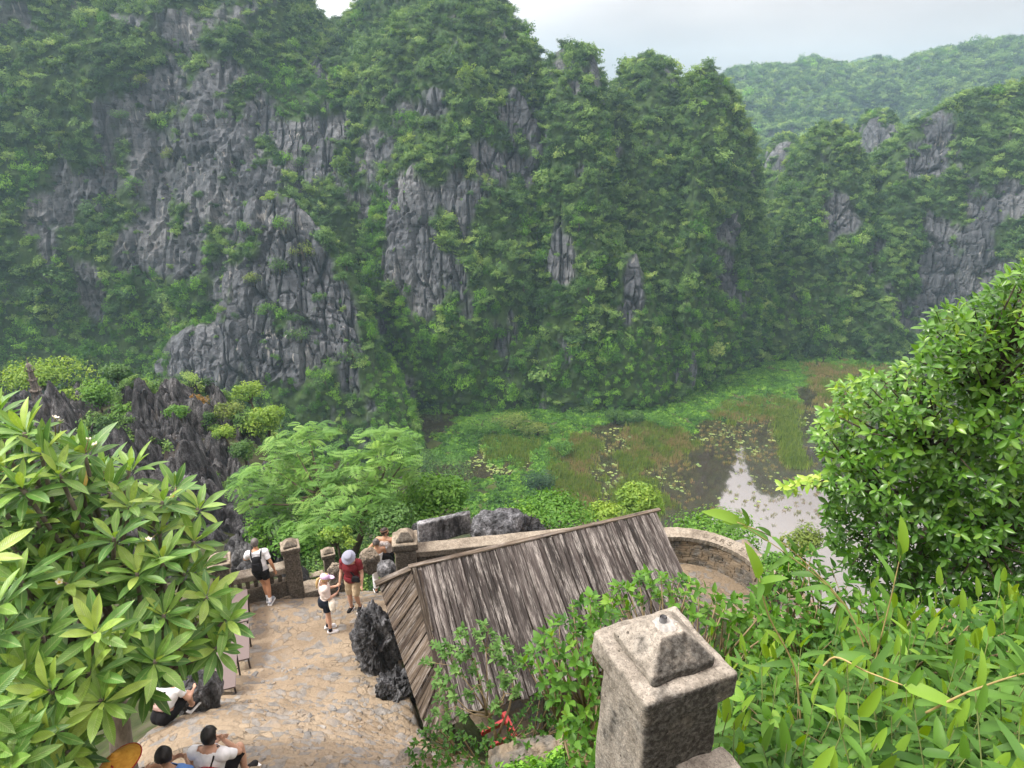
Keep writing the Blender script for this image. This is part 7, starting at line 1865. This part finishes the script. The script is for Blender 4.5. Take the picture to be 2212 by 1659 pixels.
# --- man in white, leaning on the balustrade
z0 = float(path_z(np.array([-6.1]), np.array([12.9]))[0])
J = stand(1.80, pelvis=(.02, -.02, .97), waist=(.0, .03, 1.12), chest=(-.03, .08, 1.29), neck=(-.04, .12, 1.47), head=(-.05, .16, 1.60), shL=(-.215, .06, 1.39), shR=(.155, .06, 1.39), elL=(-.33, .20, 1.16), wrL=(-.12, .36, 1.09), handL=(-.02, .40, 1.08), elR=(.27, -.03, 1.12), wrR=(.31, .03, .87), knR=(.12, .0, .49), anR=(.12, -.08, .09), toeR=(.17, .08, .035), knL=(.02, .07, .50), anL=(.06, .02, .11), toeL=(.04, .17, .04))
pw = P(574, 1300, z=z0); pw[2] = z0
man, hd, Mh = person('man in white shirt and black shorts leaning on the stone balustrade', tuple(pw), R(14), J, SK_T, [('shorts', C_BLACK, {**SHORT, 'thighL': (-1, .55), 'thighR': (-1, .55)}, .022), ('shirt', C_WHITE, TEE, .022)], H_GREY, shoes=SHOE, socks=C_WHITE)
bp = wpt(man, (-.03, -.155, 1.24)); pk = pack('small black backpack worn by the man in white', tuple(bp), R(14), (.27, .13, .40), C_BLACK, 'backpack', R(-12))
for s in (-1, 1): strap([V((s*.10, .06, .10)), V((s*.115, .10, .25)), V((s*.12, .22, .27)), V((s*.13, .30, .12))], .018, C_BLACK, pk)
# --- woman with cap and phone
J = stand(1.63, head=(.02, .05, 1.62), neck=(0, .02, 1.49), elL=(-.20, .08, 1.15), wrL=(-.08, .30, 1.24), handL=(-.03, .37, 1.30), elR=(.21, .05, 1.14), wrR=(.09, .27, 1.15), handR=(.04, .34, 1.20), anR=(.10, .02, .09), toeR=(.13, .17, .035))
z1 = float(path_z(np.array([-4.25]), np.array([12.1]))[0]); pq = P(712, 1362, z=z1)
z1 = float(path_z(np.array([pq[0]]), np.array([pq[1]]))[0]); pq[2] = z1
wom, hd, Mh = person('woman in lilac cap and pale shirt looking at her phone', tuple(pq), R(-68), J, SK_P, [('shorts', C_NAVY, {**SHORT, 'thighL': (-1, .50), 'thighR': (-1, .50)}, .030), ('shirt', C_BLUSH, {**TEE, 'uarmL': (-1, .85), 'uarmR': (-1, .85)}, .028)], H_BLOND, build=.90, shoes=SHOEW, socks=C_NAVY, head_rot=(R(-18), 0, 0))
q = MB(); ell(q, hd+Mh @ V((0, -.012, .045)), (.093, .112, .085), Mh, 18); q.v = [tuple(p) for p in q.v]; capo = q.build('cap', C_LILAC, wom, smooth=True)
q = MB(); ell(q, hd+Mh @ V((0, .125, .045)), (.075, .085, .012), Mh, 16); q.build('cap_brim', C_LILAC, wom, smooth=True)
q = MB(); q.tube([hd+Mh @ V((0, -.11, .02)), hd+Mh @ V((0, -.155, -.03)), hd+Mh @ V((0, -.15, -.15)), hd+Mh @ V((0.01, -.13, -.27))], [.022, .036, .036, .012], 8); q.build('ponytail', H_BLOND, wom, smooth=True)
p_ = wpt(wom, (0.0, .375, 1.19)); ph = MB(); ph.box((0, 0, 0), (.072, .012, .145)); pho = ph.build('phone', plain('phone_glass', (.02, .02, .025), .2, .6), bevel=.003, loc=tuple(p_)); pho.rotation_euler = (R(-35), 0, R(-68)); tag(pho, 'dark phone held by the woman in the lilac cap', 'phone')
bg = pack('cream canvas bag at the hip of the woman in the cap', tuple(wpt(wom, (.20, .12, .90))), R(-68), (.30, .15, .24), C_CREAM, 'bag', 0, 'shoulder_bag', False)
strap([V((-.02, 0, .08)), V((-.12, -.05, .28)), V((-.24, -.12, .50))], .010, C_CREAM, bg)
# --- man in maroon with a bucket hat
J = stand(1.76, head=(.0, .07, 1.60), neck=(0, .02, 1.485), chest=(0, .02, 1.31), elL=(-.26, .0, 1.14), wrL=(-.30, .16, .93), elR=(.26, .0, 1.12), wrR=(.27, .12, .90), knL=(-.10, .10, .52), anL=(-.10, -.05, .12), toeL=(-.12, .10, .05))
z2 = float(HGT(np.array([-3.3]), np.array([13.2]))[0])+CAMZ; pr = P(768, 1316, z=z2); pr[2] = float(path_z(np.array([pr[0]]), np.array([pr[1]]))[0])
mar, hd, Mh = person('man in maroon shirt and grey bucket hat coming up the stairs', tuple(pr), R(172), J, SK_P, [('shorts', C_KHAKI, {**SHORT, 'thighL': (-1, .95), 'thighR': (-1, .95)}, .026), ('shirt', C_MAROON, {**TEE, 'torso': (-.35, 2)}, .028)], H_GREY, build=1.08, shoes=SHOEB, head_rot=(R(-30), 0, R(8)))
q = MB(); n_ = 20
rings = [(.070, .135), (.098, .118), (.105, .060), (.112, .045), (.165, .008), (.168, .0), (.108, .035)]
vv = []; 
for rr_, zz_ in rings: vv += [hd+Mh @ V((rr_*math.cos(6.2832*k/n_), rr_*1.12*math.sin(6.2832*k/n_)-.008, zz_+.015)) for k in range(n_)]
q.v = [tuple(p) for p in vv]; q.f = [[i*n_+k, i*n_+(k+1) % n_, (i+1)*n_+(k+1) % n_, (i+1)*n_+k] for i in range(len(rings)-1) for k in range(n_)] + [list(range(n_))[::-1]]
q.build('bucket_hat', C_HAT, mar, smooth=True)
bgm = pack('black sling bag across the maroon shirt', tuple(wpt(mar, (-.17, .19, 1.10))), R(172), (.22, .09, .16), C_BLACK, 'bag', 0, 'sling_bag', False)
strap([V((.02, -.02, .06)), V((.16, -.04, .22)), V((.27, -.10, .36)), V((.30, -.2, .40))], .018, C_BLACK, bgm)
cm = thing('camera', 'black camera in the hand of the man in maroon', 'camera', tuple(wpt(mar, (.28, .20, .80))), R(172)); q = MB(); q.box((0, 0, 0), (.12, .06, .085)); q.build('camera_body', SHOEB, cm, bevel=.01); q = MB(); q.tube([V((0, .03, 0)), V((0, .09, 0))], .03, 12); q.build('lens', SHOEB, cm)
# --- couple beyond the square pillar
gzc = CAMZ-11.75
pc = P(830, 1141, z=gzc+1.82); pc[2] = gzc
J = stand(1.82, head=(.0, .01, 1.635), elL=(-.42, -.10, 1.17), wrL=(-.20, -.03, 1.03), handL=(-.14, .0, 1.0))
tank, hd, Mh = person('bearded man in pale tank top with headband beside the square pillar', tuple(pc), R(-4), J, SK_O, [('shorts', C_BLACK, SHORT, .024), ('tank_top', C_GREYT, {'torso': (-.1, 2), 'torso2': (-1, .86), 'shoulder': (.22, .78)}, .016)], H_BROWN, build=1.05, shoes=SHOEB, head_rot=(R(6), 0, R(-62)))
q = MB(); nn = 20; vv = []
for rr_, zz_ in ((.094, .035), (.096, .060)): vv += [hd+Mh @ V((rr_*.90*math.cos(6.2832*k/nn), rr_*1.12*math.sin(6.2832*k/nn)-.012, zz_+.02)) for k in range(nn)]
q.v = [tuple(p) for p in vv]; q.f = [[k, (k+1) % nn, nn+(k+1) % nn, nn+k] for k in range(nn)]; q.build('headband', SK_P, tank)
q = MB(); ell(q, hd+Mh @ V((0, .055, -.085)), (.058, .052, .045), Mh, 12); q.build('beard', H_BROWN, tank, smooth=True)
ME_ = text_obj('N.X.P', .085, C_WHITE, extrude=.004, name='print'); o = obj('printed_letters', ME_, None, tank); o.location = (-.105, -.158, 1.405); o.rotation_euler = (R(84), 0, 0)
def tri_ring(r0, r1, ph):
    v = [(r0*math.cos(ph+k*2.0944), 0, r0*math.sin(ph+k*2.0944)) for k in range(3)] + [(r1*math.cos(ph+k*2.0944), 0, r1*math.sin(ph+k*2.0944)) for k in range(3)]
    return np.array(v), [[k, (k+1) % 3, 3+(k+1) % 3, 3+k] for k in range(3)]
v, f = tri_ring(.115, .085, R(-90)); o = obj('printed_emblem', mesh('printed_emblem', v, f, smooth=False), C_WHITE, tank); o.location = (0, -.168, 1.30); o.rotation_euler = (R(-4), 0, 0)
for k in range(3):
    a = R(-90)+k*2.0944; q = MB(); q.tube([V((0, 0, 0)), V((.09*math.cos(a), 0, .09*math.sin(a)))], .008, 4); o = q.build('printed_emblem', C_WHITE, tank, loc=(0, -.168, 1.30))
bgt = pack('large black sling bag on the back of the man in the tank top', tuple(wpt(tank, (.02, -.20, 1.06))), R(-4), (.36, .12, .24), C_BLACK, 'bag', 0, 'sling_bag', False)
strap([V((-.12, .02, .06)), V((-.19, .03, .22)), V((-.20, .10, .36)), V((-.17, .22, .38))], .024, C_BLACK, bgt)
pc2 = P(812, 1168, z=gzc+1.60); pc2[2] = gzc-.02
J = stand(1.66, head=(.0, .01, 1.635), elR=(.26, .02, 1.14), wrR=(.22, .12, .92))
w2, hd, Mh = person('woman in white trousers partly hidden behind the man in the tank top', tuple(pc2), R(20), J, SK_O, [('trousers', C_WHITE, {'torso': (-9, .6), 'thighL': (-1, 2), 'thighR': (-1, 2), 'calfL': (-1, .8), 'calfR': (-1, .8)}, .030), ('top', C_WHITE, {'torso2': (-1, .55), 'torso': (.4, 2)}, .014)], H_ASH, build=.88, shoes=SHOEB)
q = MB(); ell(q, hd+Mh @ V((0, -.06, .10)), (.055, .05, .045), Mh, 10); q.build('hair_bun', H_ASH, w2, smooth=True)
# --- seated people on the steps
def sit(h=1.6, **kw):
    k = h/1.75
    J = dict(pelvis=(0, 0, .12), waist=(0, .03, .29), chest=(0, .08, .46), neck=(0, .11, .635), head=(0, .15, .77), shL=(-.18, .09, .555), shR=(.18, .09, .555), elL=(-.24, .24, .36), elR=(.24, .24, .36), wrL=(-.12, .42, .34), wrR=(.12, .42, .34), hipL=(-.10, .03, .10), hipR=(.10, .03, .10), knL=(-.15, .42, .26), knR=(.15, .42, .26), anL=(-.13, .50, -.14), anR=(.13, .50, -.14), toeL=(-.14, .64, -.19), toeR=(.14, .64, -.19))
    J.update(kw)
    return {a: tuple(c*k for c in p) for a, p in J.items()}
def seat_at(px, py, d, head_h):     # place so that the head shows at px,py
    p = P(px, py, d=d); return (p[0], p[1], p[2]-head_h)
# crouching girl with the pink bag
J = sit(1.58, chest=(.02, .18, .40), neck=(.02, .30, .53), head=(.02, .40, .60), waist=(0, .07, .27), shL=(-.16, .24, .47), shR=(.19, .24, .47), elL=(-.26, .22, .24), wrL=(-.24, .44, .16), elR=(.30, .30, .24), wrR=(.22, .50, .2), knR=(.20, .40, .24), knL=(-.22, .38, .22))
pg = P(352, 1540, d=10.4)
girl, hd, Mh = person('crouching girl in black skirt with a pink bag on her back', (pg[0], pg[1], pg[2]-.13), R(-14), J, SK_P, [('skirt', C_BLACK, {'torso': (-9, .5), 'thighL': (-1, .75), 'thighR': (-1, .75)}, .030), ('top', C_WHITE, {'torso2': (-1, .9), 'torso': (.75, 2), 'shoulder': (-9, 9), 'uarmL': (-1, .5), 'uarmR': (-1, .5)}, .016)], H_BROWN, build=.95, shoes=SHOEB, head_rot=(R(-45), 0, 0))
bgg = pack('dusty pink bag with a dark strap on the crouching girl', tuple(wpt(girl, (.0, -.02, .36))), R(-14), (.25, .10, .22), C_PINKB, 'bag', R(-38), 'shoulder_bag')
strap([V((-.25, .06, .11)), V((-.12, -.03, .15)), V((0.02, -.02, .17)), V((.12, .05, .20))], .018, C_BLACK, bgg)
# boy in the white shirt, hand to his cheek
J = sit(1.68, head=(.02, .14, .78), elR=(.27, .26, .40), wrR=(.145, .20, .66), handR=(.115, .18, .75), knR=(.22, .36, .36), anR=(.24, .34, -.02), toeR=(.31, .46, -.06), anL=(-.13, .48, -.12))
pl = seat_at(436, 1612, 7.4, .75)
boyw, hd, Mh = person('boy in white shirt with dark red piping sitting with hand to cheek', pl, R(-4), J, SK_P, [('shorts', C_BLACK, {**SHORT, 'thighL': (-1, .9), 'thighR': (-1, .9)}, .024), ('shirt', C_WHITE, TEE, .022)], H_BLACK, hair_fn=lambda p: (p[:, 2] > .0+.7*np.clip(p[:, 1], -.05, .1)) | (p[:, 1] < .0) & (p[:, 2] > -.085), build=.95, shoes=SHOEB, vox=.010, head_rot=(0, 0, R(8)))
q = MB(); q.tube([V((-.15, -.02, .30)), V((-.10, -.06, .44)), V((.0, -.065, .50)), V((.10, -.055, .49)), V((.165, -.01, .42)), V((.17, .02, .36))], .006, 5); q.build('piping', C_RED, boyw, smooth=True)
strap([V((-.08, -.125, .05)), V((-.02, -.10, .25)), V((.06, -.07, .42)), V((.10, .02, .575)), V((.08, .14, .58))], .013, C_BLACK, boyw, 'bag_strap')
# boy in blue
pl = seat_at(344, 1654, 7.1, .75)
boyb, hd, Mh = person('boy with black hair and blue shirt at the bottom edge', pl, R(10), sit(1.62), SK_O, [('shorts', C_NAVY, SHORT, .024), ('shirt', C_BLUE, TEE, .022)], H_BLACK, hair_fn=lambda p: (p[:, 2] > .0+.7*np.clip(p[:, 1], -.05, .1)) | (p[:, 1] < .0) & (p[:, 2] > -.085), build=.95, vox=.010)
# person under the conical hat
pl = seat_at(236, 1676, 6.3, .75)
hat, hd, Mh = person('seated person under a yellow conical hat at the bottom left edge', pl, R(-20), sit(1.6), SK_O, [('trousers', C_NAVY, {**SHORT, 'calfL': (-1, .9), 'calfR': (-1, .9), 'thighL': (-1, 2), 'thighR': (-1, 2)}, .02), ('shirt', C_WHITE, TEE, .022)], H_BLACK, build=.9, vox=.012)
g = NG('straw_hat'); p = g.objc(); M_STRAW = g.done(g.bsdf(g.ramp(g.noise(g.mapp(p, (20, 20, 90)), 1, 4), [(.3, (.55, .25, .03)), (.7, (.70, .38, .06))]), .6, None, .3))
nn = 36; hr, hh = .21, .15; Mc = Matrix.Rotation(R(-14), 3, 'Y') @ Matrix.Rotation(R(8), 3, 'X')
vv = [hd+Mc @ V((rr_*math.cos(6.2832*k/nn), rr_*math.sin(6.2832*k/nn), .03+hh*(1-rr_/hr)+.03)) for rr_ in (.008, .07, .14, hr) for k in range(nn)]
q = MB(); q.v = [tuple(p_) for p_ in vv]; q.f = [[i*nn+k, i*nn+(k+1) % nn, (i+1)*nn+(k+1) % nn, (i+1)*nn+k] for i in range(3) for k in range(nn)] + [list(range(nn))]
q.build('conical_hat', M_STRAW, hat, smooth=True)
q = MB(); q.tube([hd+Mc @ V((hr*math.cos(6.2832*k/nn), hr*math.sin(6.2832*k/nn), .06)) for k in range(nn+1)], .006, 5); q.build('hat_rim', C_RED, hat, smooth=True)
for a, r0_, r1_, b_ in ((R(-60), .09, .16, .25), (R(-52), .10, .17, -.2), (R(-68), .12, .15, .5), (R(-46), .12, .18, .1)):
    pts = []
    for i in range(5):
        rr_ = r0_+(r1_-r0_)*i/4; aa = a+b_*math.sin(i*1.3)*.35; pts.append(hd+Mc @ V((rr_*math.cos(aa), rr_*math.sin(aa), .064+hh*(1-rr_/hr))))
    q = MB(); q.tube(pts, .006, 4); q.build('red_print', C_RED, hat, smooth=True)
q = MB(); r_ = random.Random(3)
for k in range(24):
    a = 6.2832*k/24; q.tube([hd+Mc @ V((.03*math.cos(a), .03*math.sin(a), .17)), hd+Mc @ V(((hr-.004)*math.cos(a), (hr-.004)*math.sin(a), .056))], .003, 4)
for rr_ in (.06, .10, .14, .18): q.tube([hd+Mc @ V((rr_*math.cos(6.2832*k/24), rr_*math.sin(6.2832*k/24), .05+hh*(1-rr_/hr))) for k in range(25)], .003, 4)
q.build('hat_lattice', C_MAROON, hat)
# ================================================================== the humid air
g = NG('haze_air')
pv = g.n('ShaderNodeVolumePrincipled', {'Color': (0.55, 0.80, 1.0, 1), 'Density': 0.00036, 'Anisotropy': 0.3})
g.t.links.new(pv.outputs[0], g.out.inputs['Volume'])
hb = MB(); hb.box((0, 650, 110), (2600, 2200, 240))
hz = hb.build('haze', g.m, kind='stuff'); hz['label'] = 'pale blue humid haze filling the valley'
